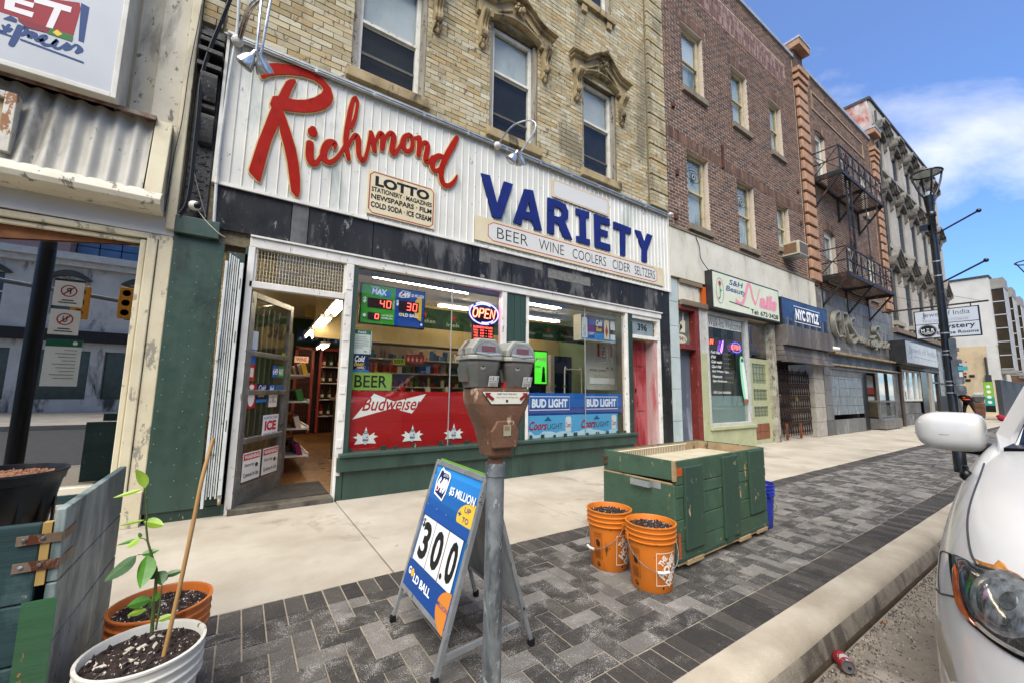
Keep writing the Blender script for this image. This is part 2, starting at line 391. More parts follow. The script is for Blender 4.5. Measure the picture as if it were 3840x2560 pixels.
def brickwork(parent, x0, x1, z0, z1, y, holes, mat, bw=0.215, bh=0.072, joint=0.010, proud=0.010, single=300, name='brick', wob=0.002, vert=False):
    """running bond in front of the mortar wall at y; nearest whole bricks are objects of their own, the rest one part"""
    pieces = []; row = 0; z = z0
    while z < z1 - 0.02:
        off = (bw / 2 if row % 2 else 0) + random.uniform(-0.004, 0.004); x = x0 - off
        while x < x1 - 0.02:
            a, b = max(x, x0) + joint / 2, min(x + bw, x1) - joint / 2; c, d = z + joint / 2, min(z + bh, z1) - joint / 2
            segs = [(a, b)]
            for h in holes:
                if h[2] < (c + d) / 2 < h[3]:
                    ns = []
                    for p, q in segs:
                        if q <= h[0] or p >= h[1]: ns.append((p, q)); continue
                        if p < h[0] - 0.02: ns.append((p, h[0]))
                        if q > h[1] + 0.02: ns.append((h[1], q))
                    segs = ns
            for p, q in segs:
                if q - p > 0.02: pieces.append((p, q, c, d, abs((q - p) - (bw - joint)) < 0.003))
            x += bw
        z += bh; row += 1
    pieces.sort(key=lambda p: ((p[0] * p[0] + y * y + (p[2] - 1.15) ** 2), p[2])); full = [p for p in pieces if p[4]]
    ones = set(id(p) for p in full[:single]); rest = MB(); mes = []
    fw, fh = bw - joint, bh - joint
    for k in range(3):
        r = random.Random(k); w = lambda: r.uniform(-wob, wob)
        vs = [(w(), -proud + w(), w()), (fw + w(), -proud + w(), w()), (fw + w(), -proud + w(), fh + w()), (w(), -proud + w(), fh + w()), (0, 0.004, 0), (fw, 0.004, 0), (fw, 0.004, fh), (0, 0.004, fh)]
        me = bpy.data.meshes.new(name); me.from_pydata(vs, [], [(0, 1, 2, 3), (4, 5, 1, 0), (5, 6, 2, 1), (6, 7, 3, 2), (7, 4, 0, 3)]); me.materials.append(mat); mes.append(me)
    bs = BASE.get(parent.name, Vector((0, 0, 0)))
    for p in pieces:
        if id(p) in ones:
            o = bpy.data.objects.new(name, random.choice(mes)); COL.objects.link(o); o.parent = parent
            o.location = Vector((p[0], y, p[2])) - bs; o.rotation_euler = (random.uniform(-.01, .01), 0, random.uniform(-.008, .008))
        else:
            w = lambda: random.uniform(-wob, wob); a, b, c, d = p[:4]
            rest.add([(a + w(), y - proud + w(), c + w()), (b + w(), y - proud + w(), c + w()), (b + w(), y - proud + w(), d + w()), (a + w(), y - proud + w(), d + w()), (a, y + .004, c), (b, y + .004, c), (b, y + .004, d), (a, y + .004, d)], [(0, 1, 2, 3), (4, 5, 1, 0), (5, 6, 2, 1), (6, 7, 3, 2), (7, 4, 0, 3)])
    if rest.v: O(name if not single else 'brickwork', rest, mat, parent, kind='stuff')
def slab_parts(parent, rects, y, proud, mat, name, gap=0.004, bev=0.0):
    for a, b, c, d in rects: O(name, MB().box(a + gap / 2, b - gap / 2, y - proud, y, c + gap / 2, d - gap / 2), mat, parent, bev=bev)
# ================================================================== the setting: ground
FY = 4.62
concrete = M('concrete_walk', '#aca392', '#978d7b', sc=1.6, rough=0.9, bump=0.35, bsc=130, grain=0.14, stain='#85796a', ssc=1.3, sth=0.60, wear='#6b6254', wsc=20, wth=0.88)
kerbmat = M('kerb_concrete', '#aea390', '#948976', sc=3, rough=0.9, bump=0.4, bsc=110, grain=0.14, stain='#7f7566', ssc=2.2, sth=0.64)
guttermat = M('gutter_concrete', '#8e8372', '#776c5c', sc=5, rough=0.9, bump=0.6, bsc=90, grain=0.25, stain='#a89d8b', ssc=2.5, sth=0.58, wear='#3d372f', wsc=24, wth=0.74)
asphalt = M('asphalt', '#2c2a28', '#3d3a37', sc=9, rough=0.95, bump=0.9, bsc=160, grain=0.3)
sand = M('joint_sand', '#9c917f', '#857a69', sc=30, rough=1, bump=0.5, bsc=200, grain=0.2)
paver = M('paver_mix', '#5c5751', '#3e3a35', sc=22, rough=0.85, bump=0.9, bsc=190, grain=0.45, speck=('#a8a39b', 240, 9, .82), rnd=2, rcol=['#2b2824', '#726e67', '#34302b', '#5a5650', '#2e2b26', '#79746d', '#403c36', '#302d28', '#64605a'], stain='#2b2928', ssc=11, sth=0.66)
paverd = M('paver_dark', '#3a352f', '#2e2a26', sc=22, rough=0.85, bump=0.9, bsc=190, grain=0.45, speck=('#8a857d', 240, 6, .86), rnd=2, rcol=['#2d2925', '#3c3731', '#332f2a', '#47423b'], stain='#77736f', ssc=11, sth=0.70)
G0 = MB(); G0.quad((-60, -60, -.2), (160, -60, -.2), (160, 60, -.2), (-60, 60, -.2))
O('ground', G0, M('ground_base', '#4c463e', '#3c3832', sc=3, rough=1), kind='structure')
road = T('road', None, None); tag(road, kind='structure')
O('carriageway', MB().box(-30, 120, -7.6, 0.30, -.196, -.150), asphalt, road)
box('cross_street', 33.2, 37.3, -7.6, 60, -.196, -.148, asphalt, road)
gut = T('gutter', None, None); tag(gut, kind='structure')
for i, (a, b) in enumerate([(-6, -.9), (-.9, 2.55), (2.55, 5.6), (5.6, 8.6), (8.6, 12), (12, 33)]):
    m = MB(); y0, y1, yk = (0.30, 0.88, 0.905)
    m.add([(a + .004, y0, -.144), (b - .004, y0, -.144), (b - .004, y1, -.152), (a + .004, y1, -.152)], [(0, 1, 2, 3)]); m.box(a + .004, b - .004, y0 - .002, y1, -.19, -.153)
    O('gutter_slab', m, guttermat, gut)
# gritty strip where kerb and gutter meet, and loose grit
grit = MB(); rg = random.Random(3)
for i in range(3800):
    x = rg.uniform(1.6, 6.5); y = 0.86 - abs(rg.gauss(0, .09)); s_ = rg.uniform(.0012, .0042)
    if i % 3 == 0: y = .868 - abs(rg.gauss(0, .006))
    if y < .35: continue
    grit.obox((x, y, -.150 + s_ * .5), (rg.random(), rg.random(), .2), (0.3, -rg.random(), .5), (.1, .2, 1), s_, s_ * .8, s_ * .6)
O('grit', grit, M('grit', '#a49a8a', '#5b5349', sc=120, rough=1, rnd=2, rcol=['#b5ab9b', '#4a443c', '#8a7d6c', '#2d2926']), kind='stuff')
kerb = T('kerb', None, None); tag(kerb, kind='structure')
prof = [(1.087, 0.0), (0.995, 0.0), (0.960, -0.006), (0.932, -0.022), (0.914, -0.050), (0.902, -0.092), (0.893, -0.130), (0.886, -0.156), (0.886, -.19), (1.087, -.19)]
ks = [-6, -1.1, 1.45, 4.84, 7.9, 11.0, 14.1, 17.2, 20.3, 23.4, 26.5, 29.6, 33.0]
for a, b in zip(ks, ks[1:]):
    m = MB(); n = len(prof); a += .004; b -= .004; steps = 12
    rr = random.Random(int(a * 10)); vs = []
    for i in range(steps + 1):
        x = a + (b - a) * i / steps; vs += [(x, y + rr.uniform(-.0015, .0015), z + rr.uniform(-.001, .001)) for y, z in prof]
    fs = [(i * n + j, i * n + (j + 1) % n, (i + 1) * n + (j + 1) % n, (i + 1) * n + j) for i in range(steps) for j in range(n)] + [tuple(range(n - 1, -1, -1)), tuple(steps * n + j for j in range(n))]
    o = O('kerb_stone', m.add(vs, fs), kerbmat, kerb, smooth=True); o.data.materials.append(M('kerb_face', '#948b7c', '#7a7265', sc=14, rough=.9, bump=.9, bsc=120, grain=.3, stain='#575046', ssc=4, sth=.5)); o.data.materials.append(M('dark_kerb_foot', '#4a4031', '#5d5140', sc=12, rough=.6, bump=.6, bsc=120, grain=.2))  # face band darker than the kerb top, foot band darkest
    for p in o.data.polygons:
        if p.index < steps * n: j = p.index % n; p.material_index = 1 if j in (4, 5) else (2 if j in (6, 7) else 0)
walk = T('sidewalk', None, None); tag(walk, kind='structure')
O('bedding', MB().quad((-6, 2.6, -.03), (33.1, 2.6, -.03), (33.1, 6.4, -.03), (-6, 6.4, -.03)), sand, walk)
xs = [.9 + 1.73 * k for k in range(-3, 19)]
for a, b in zip(xs, xs[1:]):
    m = MB().box(a + .005, b - .005, 2.645, 4.66, -.03, 0); O('concrete_slab', m, concrete, walk, bev=.006)
box('concrete_slab', xs[0], xs[-1], 4.66, 6.4, -.03, -.004, concrete, walk)
# pavers: herringbone on a 96.5 mm module between two soldier courses
pav = T('paver_strip', None, None); tag(pav, kind='structure')
O('joint_sand', MB().quad((-6, 1.08, -.0062), (33.1, 1.08, -.0062), (33.1, 2.647, -.0062), (-6, 2.647, -.0062)), sand, pav)
A = .0965; g = .0068
def paver_mb(x0, x1, y0, y1, dz=0, t=(0, 0)):
    c = .003; zt = -.001 + dz; z = lambda x, y: zt + t[0] * (x - x0) + t[1] * (y - y0)
    x0 += g / 2; x1 -= g / 2; y0 += g / 2; y1 -= g / 2
    vs = [(x0, y0, -.02), (x1, y0, -.02), (x1, y1, -.02), (x0, y1, -.02), (x0, y0, z(x0, y0) - c), (x1, y0, z(x1, y0) - c), (x1, y1, z(x1, y1) - c), (x0, y1, z(x0, y1) - c),
          (x0 + c, y0 + c, z(x0, y0)), (x1 - c, y0 + c, z(x1, y0)), (x1 - c, y1 - c, z(x1, y1)), (x0 + c, y1 - c, z(x0, y1))]
    return vs, [(0, 1, 5, 4), (1, 2, 6, 5), (2, 3, 7, 6), (3, 0, 4, 7), (4, 5, 9, 8), (5, 6, 10, 9), (6, 7, 11, 10), (7, 4, 8, 11), (8, 9, 10, 11)]
cells = []
for i in range(-14, 345):
    x = i * A
    cells.append((x, x + A, 2.450, 2.643, 1)); cells.append((x, x + A, 1.087, 1.280, 1))
y0p, ny = 1.280, 12; AY = (2.450 - 1.280) / ny
for i in range(-14, 345):
    for j in range(ny):
        k = (i - j) % 4; x = i * A; y = y0p + j * AY
        if k == 0: cells.append((x, x + 2 * A, y, y + AY, 0))
        elif k == 2 and j > 0: cells.append((x, x + A, y - AY, y + AY, 0))
        elif k == 2: cells.append((x, x + A, y, y + AY, 0))
        elif k == 3 and j == ny - 1: cells.append((x, x + A, y, y + AY, 0))
def inview(x, y, z):
    d = Vector((x, y, z)) - EYE; f = d.dot(CAM_F); return f > 0.2 and abs(d.dot(CAM_R)) / f < 1.32 and abs(d.dot(CAM_D)) / f < 0.9
vis = [c for c in cells if inview((c[0] + c[1]) / 2, (c[2] + c[3]) / 2, 0)]
vis.sort(key=lambda c: (c[0] + c[1]) ** 2 / 4 + (c[2] + c[3]) ** 2 / 4); near = set(vis[:298])
PM = {}; restl = MB(); restd = MB()
for c in cells:
    dz = random.uniform(-.0018, .0018)
    if c in near:
        w, h = c[1] - c[0], c[3] - c[2]; key = (round(w, 3), round(h, 3), c[4], random.randrange(3))
        if key not in PM:
            me = bpy.data.meshes.new('paver'); vs, fs = paver_mb(0, w, 0, h, 0, (random.uniform(-.012, .012), random.uniform(-.012, .012))); me.from_pydata(vs, [], fs); me.materials.append(paverd if c[4] else paver); PM[key] = me
        o = bpy.data.objects.new('paver', PM[key]); COL.objects.link(o); o.parent = pav; o.location = (c[0], c[2], dz)
    else: (restd if c[4] else restl).add(*paver_mb(c[0], c[1], c[2], c[3], dz, (random.uniform(-.01, .01), random.uniform(-.01, .01))))
O('pavers_beyond', restl, paver, pav, kind='stuff'); O('soldier_course_beyond', restd, paverd, pav, kind='stuff')
# far sidewalk across the street (seen in reflections)
box('far_sidewalk', -30, 33, -15.5, -7.6, -.19, -.02, concrete, None, kind='structure')
box('far_corner_sidewalk', 37.3, 110, 1.1, 6.5, -.19, -.01, M('far_concrete', '#b8ab95', '#a59983', sc=1, rough=.9), None, kind='structure')

# ================================================================== building: the variety store (yellow brick)
ybrick = M('buff_brick', '#a39472', '#b1a684', sc=9, rough=0.9, bump=1, bsc=70, grain=0.22, rnd=1, rcol=['#9c8759', '#bdb394', '#a3926a', '#c2bca4', '#a0834f', '#b5aa8a'], stain='#80775f', ssc=1.3, sth=0.54, wear='#6a5f4c', wsc=13, wth=0.68)
mortar = M('old_mortar', '#7d725a', '#5a5241', sc=20, rough=1, bump=0.6, bsc=120)
stone = M('weathered_sandstone', '#8d7a58', '#a8966f', sc=5, rough=0.9, bump=0.6, bsc=70, grain=0.1, stain='#4c4434', ssc=4, sth=0.54)
whitew = M('white_window_paint', '#d6d2c6', '#c2bcad', sc=8, rough=0.6, wear='#8c8270', wsc=14, wth=0.72)
greywood = M('bare_grey_wood', '#a09a8a', '#7c7567', sc=12, rough=0.9, streak=1, bump=0.5, bsc=60, wear='#55493a', wsc=16, wth=0.66)
blind = M('window_blind', '#b0b2ae', '#c0c2bf', sc=2, rough=0.7, stain='#a6aba8', ssc=1.3, sth=0.52)
screenm = M('insect_screen', '#252422', '#2f2e2b', sc=3, rough=0.95, spec=.1, bump=0.1, bsc=600)
darkroom = M('dark_room', '#1a1715', '#26221e', sc=2, rough=1)
wglass = glassmat('window_glass', (.93, .95, .95), .012, .4)
shop = T('variety_store_building', 'three storey buff brick building whose ground floor is the variety store with green shopfront', 'building', (-.6, FY, 0))
YH = [(.773, 1.684, 4.84, 6.45), (2.648, 3.522, 4.84, 6.62), (4.48, 5.33, 4.84, 6.60), (.773, 1.684, 8.10, 9.9), (2.648, 3.522, 8.10, 9.9), (4.42, 5.25, 8.08, 9.9)]
wall(-.6, 6.76, 2.50, 11.8, FY, .3, YH, mortar, shop)
for h in YH: box('dark_interior', h[0] - .05, h[1] + .05, FY + .30, FY + .34, h[2] - .05, h[3] + .05, darkroom, shop)
brickwork(shop, -.40, 6.20, 4.62, 10.2, FY, YH, ybrick, joint=.009, proud=.007, wob=.0035)
# pilaster on the right: raised brick blocks with recessed courses
def pilaster(par, x0, x1, z0, z1, y, proud, blockh, gap, mat, name='pilaster_block', bricks=None):
    z = z0
    while z < z1:
        h = min(blockh, z1 - z)
        if bricks:
            mb = MB(); zz = z
            while zz < z + h - .01:
                off = 0 if int(round((zz - z) / .072)) % 2 else .1075; x = x0 - off
                while x < x1 - .02:
                    a, b = max(x, x0), min(x + .215, x1)
                    if b - a > .03: mb.box(a + .004, b - .004, y - proud - random.uniform(0, .003), y + .01, zz + .004, min(zz + .072, z + h) - .004, back=False)
                    x += .215
                zz += .072
            O(name, mb, mat, par, kind='stuff')
        else: O(name, MB().box(x0, x1, y - proud, y + .01, z, z + h), mat, par, bev=.012)
        z += h + gap
box('pilaster_core', 6.20, 6.76, FY - .03, FY + .02, 4.62, 11.5, mortar, shop)
pilaster(shop, 6.22, 6.74, 4.70, 10.2, FY - .03, .035, .288, .03, ybrick, bricks=1)
pilaster(shop, -.585, -.42, 4.66, 8, FY - .0, .035, .288, .03, ybrick, bricks=1)
def sash_window(par, x0, x1, z0, z1, y, mat=whitew, lower=None, upper=None, depth=.09, mid=None, fr=.055, sillm=stone, sill=None, outer=None, eye=None):
    """window > frame pieces, upper and lower pane, blind or screen, sill"""
    mid = mid or z0 + (z1 - z0) * .5; yy = y + depth
    w = O('window', MB().box(x0, x0 + fr, yy, yy + .06, z0, z1).box(x1 - fr, x1, yy, yy + .06, z0, z1).box(x0 + fr, x1 - fr, yy, yy + .06, z1 - fr, z1).box(x0 + fr, x1 - fr, yy, yy + .06, z0, z0 + fr), mat, par, bev=.004)
    O('meeting_rail', MB().box(x0 + fr, x1 - fr, yy - .006, yy + .045, mid - .02, mid + .02), mat, w)
    O('upper_pane', MB().box(x0 + fr, x1 - fr, yy + .024, yy + .030, mid + .02, z1 - fr), wglass, w)
    O('lower_pane', MB().box(x0 + fr, x1 - fr, yy + .034, yy + .040, z0 + fr, mid - .02), wglass, w)
    O('upper_blind', MB().box(x0 + fr * .8, x1 - fr * .8, yy + .075, yy + .080, mid, z1 - fr * .7), upper or blind, w)
    if lower is not False: O('lower_blind', MB().box(x0 + fr * .8, x1 - fr * .8, yy + .082, yy + .086, z0 + fr * .6, mid), lower or screenm, w)
    if outer: O('outer_frame', MB().box(x0 - outer, x0, y + .03, y + depth + .05, z0, z1).box(x1, x1 + outer, y + .03, y + depth + .05, z0, z1), greywood, w)
    if sill: O('sill', MB().box(x0 - sill, x1 + sill, y - .07, y + depth, z0 - .135, z0 - .002), sillm, w, bev=.008)
    return w
for i, h in enumerate(YH):
    w = sash_window(shop, h[0] + .07, h[1] - .06, h[2] + .01, h[3] - (.0 if i in (0,) else .03), FY, mid=(5.62 if i == 0 else (5.88 if i == 1 else (5.84 if i == 2 else None))), outer=.065, sill=.12)
    if i < 3:
        O('screen_bar', MB().box(h[0] + .13, h[1] - .12, FY + .112, FY + .126, 5.20, 5.235), M('dark_bar', '#4a4743', '#55524d'), w)
# carved stone hoods over second-floor windows
def arc(x0, x1, zs, rise, n=12):
    return [(x0 + (x1 - x0) * i / n, zs + rise * (1 - (2 * i / n - 1) ** 2)) for i in range(n + 1)]
def corbel(par, x, z1, y, s=1.0, mat=stone):
    pr = smoothpts([(0, 0), (.15, -.01), (.17, -.06), (.12, -.12), (.075, -.20), (.085, -.28), (.10, -.33), (.075, -.38), (.05, -.40), (.06, -.44), (.035, -.49), (0, -.52)], 3)
    mb = MB()
    mb.prism([(x - .055 * s, y - p[0] * s, z1 + p[1] * s) for p in pr], (.11 * s, 0, 0))
    for dx in (-.04, 0.0, .04): mb.tube([(x + dx * s, y - p[0] * s - .004, z1 + p[1] * s) for p in pr[1:-3]], .013 * s, 6)
    mb.ball((x, y - .07 * s, z1 - .36 * s), (.06 * s, .05 * s, .05 * s), 8, 5); mb.ball((x, y - .03 * s, z1 - .50 * s), (.035 * s, .03 * s, .05 * s), 8, 5)
    O('corbel', mb, mat, par)
def hood(par, x0, x1, zs, rise, mat=stone, y=FY):
    a = arc(x0, x1, zs, rise); mb = MB(); xl, xr = x0 - .25, x1 + .22; c = (x0 + x1) / 2
    up = [(xl, zs - .03), (xl, zs + .20), (x0 + .08, zs + .24), (c - .12, zs + rise + .30), (c + .12, zs + rise + .30), (x1 - .08, zs + .24), (xr, zs + .20), (xr, zs - .03)]
    mb.prism([(p[0], y - .085, p[1]) for p in up + ([(x0, zs - .03)] + a + [(x1, zs - .03)])[::-1]], (0, .075, 0))
    for gr, yo, th in ((.0, .13, .05), (.05, .19, .03), (.08, .165, .025)):
        e = .04 + gr * .5
        tp = [(xl - e, zs + .17 + gr), (x0 + .02, zs + .20 + gr), (c - .15, zs + rise + .27 + gr), (c + .15, zs + rise + .27 + gr), (x1 - .02, zs + .20 + gr), (xr + e, zs + .17 + gr)]
        mb.prism([(p[0], y - yo, p[1]) for p in tp] + [(p[0], y - yo, p[1] + th) for p in tp[::-1]], (0, yo - .03, 0))
    mb.tube([(p[0], y - .09, p[1] + .03) for p in a], .018, 6)
    hd = O('window_hood', mb, mat, par, bev=.006)
    o = MB(); r = random.Random(int(x0 * 10))
    for q in range(22):
        th = r.uniform(0, 2 * pi); d = r.uniform(0, .075); o.ball((c + d * cos(th) * 1.3, y - .12 - r.uniform(0, .05), zs + rise + .17 + d * sin(th)), r.uniform(.016, .03), 7, 4)
    for s_ in (-1, 1):
        for q in range(9): o.ball((c + s_ * (.13 + q * .028), y - .10, zs + rise + .13 - q * .018), (.018, .016, .026), 6, 4)
    o.tube([(c - .12, y - .17, zs + rise + .33), (c, y - .19, zs + rise + .39), (c + .12, y - .17, zs + rise + .33)], [.03, .05, .03], 8)
    O('carved_ornament', o, mat, hd, smooth=True)
    for x in (x0 - .15, x1 + .12): corbel(hd, x, zs - .02, y - .01)
    return hd
for i in (0, 1, 2): hood(shop, YH[i][0], YH[i][1], 6.57 if i else 6.42, .13)
for i in (5,):
    for dx in (.05, .68): O('sill_bracket', MB().box(YH[i][0] + dx, YH[i][0] + dx + .12, FY - .05, FY + .01, YH[i][2] - .27, YH[i][2] - .14), stone, shop, bev=.008)
# ------------------------------------------------ shopfront of the variety store
green = M('dark_green_paint', '#293d33', '#32483d', sc=5, rough=0.45, bump=0.25, bsc=40, streak=1, wear='#a8a492', wsc=48, wth=0.86, stain='#1f2f28', ssc=2, sth=.56)
greend = M('deep_green_paint', '#1c2f26', '#243a30', sc=5, rough=0.5, bump=0.3, bsc=40, streak=1, wear='#8b8a72', wsc=26, wth=0.74)
whitep = M('white_metal_frame', '#dcd9d0', '#cbc7bc', sc=5, rough=0.4, wear='#7d766a', wsc=20, wth=0.73, grain=.03)
vitro = M('black_structural_glass', '#131312', '#2b2a29', sc=3, rough=0.4, bump=0.04, bsc=30, streak=1, stain='#5d5b58', ssc=2.6, sth=0.52, wear='#7d7a76', wsc=11, wth=0.76, spec=.3)
sidingm = M('white_ribbed_metal', '#d2d0c5', '#c6c4b8', sc=2, rough=0.42, stain='#a3aa9e', ssc=1.5, sth=0.60, wear='#6f6f60', wsc=22, wth=0.80)
# ribbed metal sign board
sb = T('sign_board', 'long white ribbed metal fascia board carrying the red script and blue block letters', 'shop sign', (-.36, FY, 3.06))
m = MB(); x = -.355; SZ0, SZ1 = 3.07, 4.60
while x < 6.70:
    w = .099
    m.add([(x, 4.575, SZ0), (x + .010, 4.562, SZ0), (x + .020, 4.575, SZ0), (x + w, 4.575, SZ0), (x, 4.575, SZ1), (x + .010, 4.562, SZ1), (x + .020, 4.575, SZ1), (x + w, 4.575, SZ1)], [(0, 1, 5, 4), (1, 2, 6, 5), (2, 3, 7, 6)]); x += w
O('ribbed_panel', m, sidingm, sb); box('backing', -.355, 6.705, 4.58, 4.63, SZ0, SZ1, sidingm, sb)
trim = M('galvanised_trim', '#8f9290', '#a9aba8', sc=9, rough=.45, metal=.6, wear='#5a5146', wsc=16, wth=.7)
box('edge_trim', -.375, -.352, 4.54, 4.63, SZ0 - .015, SZ1 + .02, sidingm, sb); box('edge_trim', 6.69, 6.725, 4.55, 4.63, SZ0 - .015, SZ1 + .02, sidingm, sb)
O('top_flashing', MB().box(-.375, 6.74, 4.53, 4.64, SZ1 + .004, SZ1 + .03).box(-.36, 6.72, 4.54, 4.57, SZ1 - .04, SZ1), trim, sb)
O('bottom_trim', MB().box(-.375, 6.725, 4.545, 4.57, SZ0 - .02, SZ0 + .012), whitep, sb)
cm = MB(); cm.tube([(-.40, 4.52, 4.57), (2.0, 4.52, 4.565), (4.4, 4.52, 4.56), (6.70, 4.52, 4.555)], .013, 8)
for x in [.4 + .62 * k for k in range(10)]: cm.box(x, x + .03, 4.503, 4.56, 4.545, 4.585)
O('conduit', cm, trim, sb)
# black glass tiles under the board
vt = T('black_tile_band', 'band of black structural glass panels with grey residue between white board and shop windows', 'tile cladding', (-.33, FY, 2.62))
for a, b in [(-.33, .30), (.305, .46), (.465, 1.13), (1.135, 1.80), (1.805, 2.42), (2.425, 3.05), (3.055, 3.62), (3.625, 4.28), (4.285, 4.93), (4.935, 5.56), (5.565, 6.05), (6.055, 6.19), (6.195, 6.70)]:
    O('glass_tile', MB().box(a + .002, b - .002, 4.582 - (.008 if b - a < .2 else 0), 4.61, 2.60 + (.03 if a < .9 else .0), 3.05), M('grey_strip', '#5b5a57', '#3a3937', sc=6, rough=.5) if b - a < .2 else vitro, vt)
resid = M('adhesive_residue', '#76746f', '#5f5d59', sc=20, rough=.8, bump=.3)
for a, b, c, d in [(2.53, 2.70, 2.86, 3.045), (2.70, 3.60, 2.93, 3.045), (3.72, 4.60, 2.84, 2.98)]: O('residue_patch', MB().box(a, b, 4.579, 4.5825, c, d), resid, vt)
# white head rail, posts, glazing
sf = T('shopfront', 'green and white timber shopfront with two big poster-covered display windows', 'shopfront', (.87, FY, 0))
box('head_rail', .80, 6.40, 4.55, 4.64, 2.50, 2.595, whitep, sf, bev=.006)
box('head_flashing', -.03, 6.42, 4.53, 4.60, 2.597, 2.615, whitep, sf)
box('door_post', .865, .945, 4.55, 4.66, 0, 2.50, whitep, sf, bev=.005)
for z in [.25 + .28 * k for k in range(8)]: O('post_plate', MB().box(.875, .93, 4.543, 4.552, z, z + .09), whitep, sf, bev=.003)
box('green_jamb', .945, .995, 4.56, 4.66, .45, 2.50, green, sf)
box('window_post', 2.90, 2.975, 4.56, 4.66, .45, 2.50, whitep, sf, bev=.005)
O('green_pillar', MB().box(2.975, 3.11, 4.575, 4.72, .45, 2.50).box(3.115, 3.21, 4.57, 4.72, .45, 2.50).box(3.215, 3.31, 4.575, 4.72, .45, 2.50), green, sf, bev=.006)
box('window_post', 3.315, 3.365, 4.58, 4.66, .45, 2.50, whitep, sf)
box('window_post', 5.42, 5.475, 4.56, 4.66, .47, 2.50, whitep, sf, bev=.005)
box('green_jamb', 5.475, 5.58, 4.55, 4.66, .35, 2.50, greend, sf, bev=.006)
O('sill_ledge', MB().box(.90, 3.08, 4.46, 4.66, .435, .475).box(3.085, 5.58, 4.46, 4.66, .44, .48), green, sf, bev=.008)
O('sill_board', MB().box(.885, 3.08, 4.49, 4.57, .29, .434).box(3.085, 5.57, 4.49, 4.57, .30, .439), green, sf, bev=.008)
O('stall_riser', MB().box(.89, .955, 4.545, 4.62, -.01, .289).box(.96, 3.07, 4.54, 4.62, -.01, .289).box(3.075, 5.55, 4.545, 4.62, -.01, .299), green, sf, bev=.004)
sg = glassmat('shop_glass', (.95, .97, .96), .035, 1.15)
for a, b in ((.995, 2.165), (2.170, 2.90), (3.365, 4.50), (4.505, 5.42)): O('glass_pane', MB().box(a, b, 4.612, 4.620, .475, 2.50), sg, sf)
O('glass_joint', MB().box(2.163, 2.172, 4.608, 4.622, .475, 2.5).box(4.498, 4.507, 4.608, 4.622, .475, 2.5), M('joint_grey', '#8b8f8f', '#8b8f8f', rough=.4), sf)
cl = MB(); rc = random.Random(4)
for x in [1.0, 1.35, 1.5, 1.72, 2.05, 2.18, 2.40, 2.62, 2.80, 3.42, 3.62, 3.85, 4.05, 4.25, 4.50, 4.72, 4.95, 5.20, 5.38]: 
    w = rc.choice([.035, .05, .06]); h = rc.uniform(.035, .06); O('glazing_clip', MB().box(x, x + w, 4.594, 4.612, .476, .476 + h), greend, sf)
# transom with wire grille over the door
box('entrance_mat', .03, .86, 4.69, 5.35, .04, .055, M('black_mat', '#1d1b19', '#38342e', sc=9, rough=.8, bump=.5), sf)
box('transom_rail', -.01, .864, 4.55, 4.64, 2.10, 2.165, whitep, sf, bev=.005)
box('transom_head', -.03, .80, 4.55, 4.64, 2.50, 2.595, whitep, sf, bev=.005)
box('left_jamb', -.035, .02, 4.55, 4.66, 0.0, 2.50, whitep, sf, bev=.005)
gr = MB()
for i in range(30): x = .045 + i * .0275; gr.box(x, x + .0035, 4.578, 4.583, 2.17, 2.497)
for i in range(8): z = 2.20 + i * .04; gr.box(.02, .862, 4.583, 4.586, z, z + .0022)
O('wire_grille', gr, M('cream_wire', '#cfc7ac', '#b5ab8c', rough=.5), sf)
O('grille_frame', MB().box(.02, .04, 4.57, 4.60, 2.17, 2.50).box(.845, .864, 4.57, 4.60, 2.17, 2.50), whitep, sf)
O('transom_glass', MB().box(.02, .864, 4.612, 4.618, 2.166, 2.5), sg, sf)
O('threshold', MB().box(-.01, .87, 4.50, 4.68, -.005, .05), M('worn_threshold', '#6d675c', '#3f3b34', sc=9, rough=.6, metal=.4, bump=.4), sf, bev=.004)
# open aluminium glass door, hinged on the left, swung inward
alu = M('scuffed_aluminium', '#8d8f8f', '#a7a9a8', sc=9, rough=.42, metal=.85, bump=.1, bsc=80, wear='#55524d', wsc=14, wth=.7)
DA = radians(58)
door = T('glass_door', 'open aluminium shop door covered in stickers with 398 on its glass', 'door', (.03, 4.60, .05), DA)
dw, dh = .80, 2.03
def lb(name, x0, x1, y0, y1, z0, z1, mat, par, **k): return O(name, MB().box(x0, x1, y0, y1, z0, z1), mat, par, **k)
O('door_frame', MB().box(0, .075, 0, .045, 0, dh).box(dw - .06, dw, 0, .045, 0, dh).box(.075, dw - .06, 0, .045, dh - .06, dh).box(.075, dw - .06, 0, .045, 0, .17), alu, door, bev=.004)
for z in (.56, 1.02, 1.40): lb('door_rail', .06, dw - .045, -.012, .030, z, z + .05, alu, door, bev=.004)
lb('glass_pane', .075, dw - .06, .020, .026, .17, dh - .06, sg, door)
bm_ = MB()
for k in range(6): bm_.tube([(.14 + k * .10, .075, .2), (.14 + k * .10, .075, dh - .1)], .008, 6)
O('security_bar', bm_, alu, door, kind='stuff')
lb('push_bar', .08, dw - .08, .06, .085, 1.00, 1.03, alu, door)
da = Art((.075, -.0, .17), (dw - .135, 0, 0), (0, 0, dh - .23), d0=-.0185)
da.t('#17130f', '398', .42, .80, .86, .90, .012)
def stk_(c, x0, y0, x1, y1): da.r(c, x0, y0, x1, y1, name='sticker')
stk_('#2a5aa8', .62, .575, .80, .645); stk_('#3a9a34', .80, .575, .97, .645); da.t('#eeeeff', '649', .64, .59, .78, .63, .03); da.t('#eeeeff', 'MAX', .82, .59, .95, .63, .03)
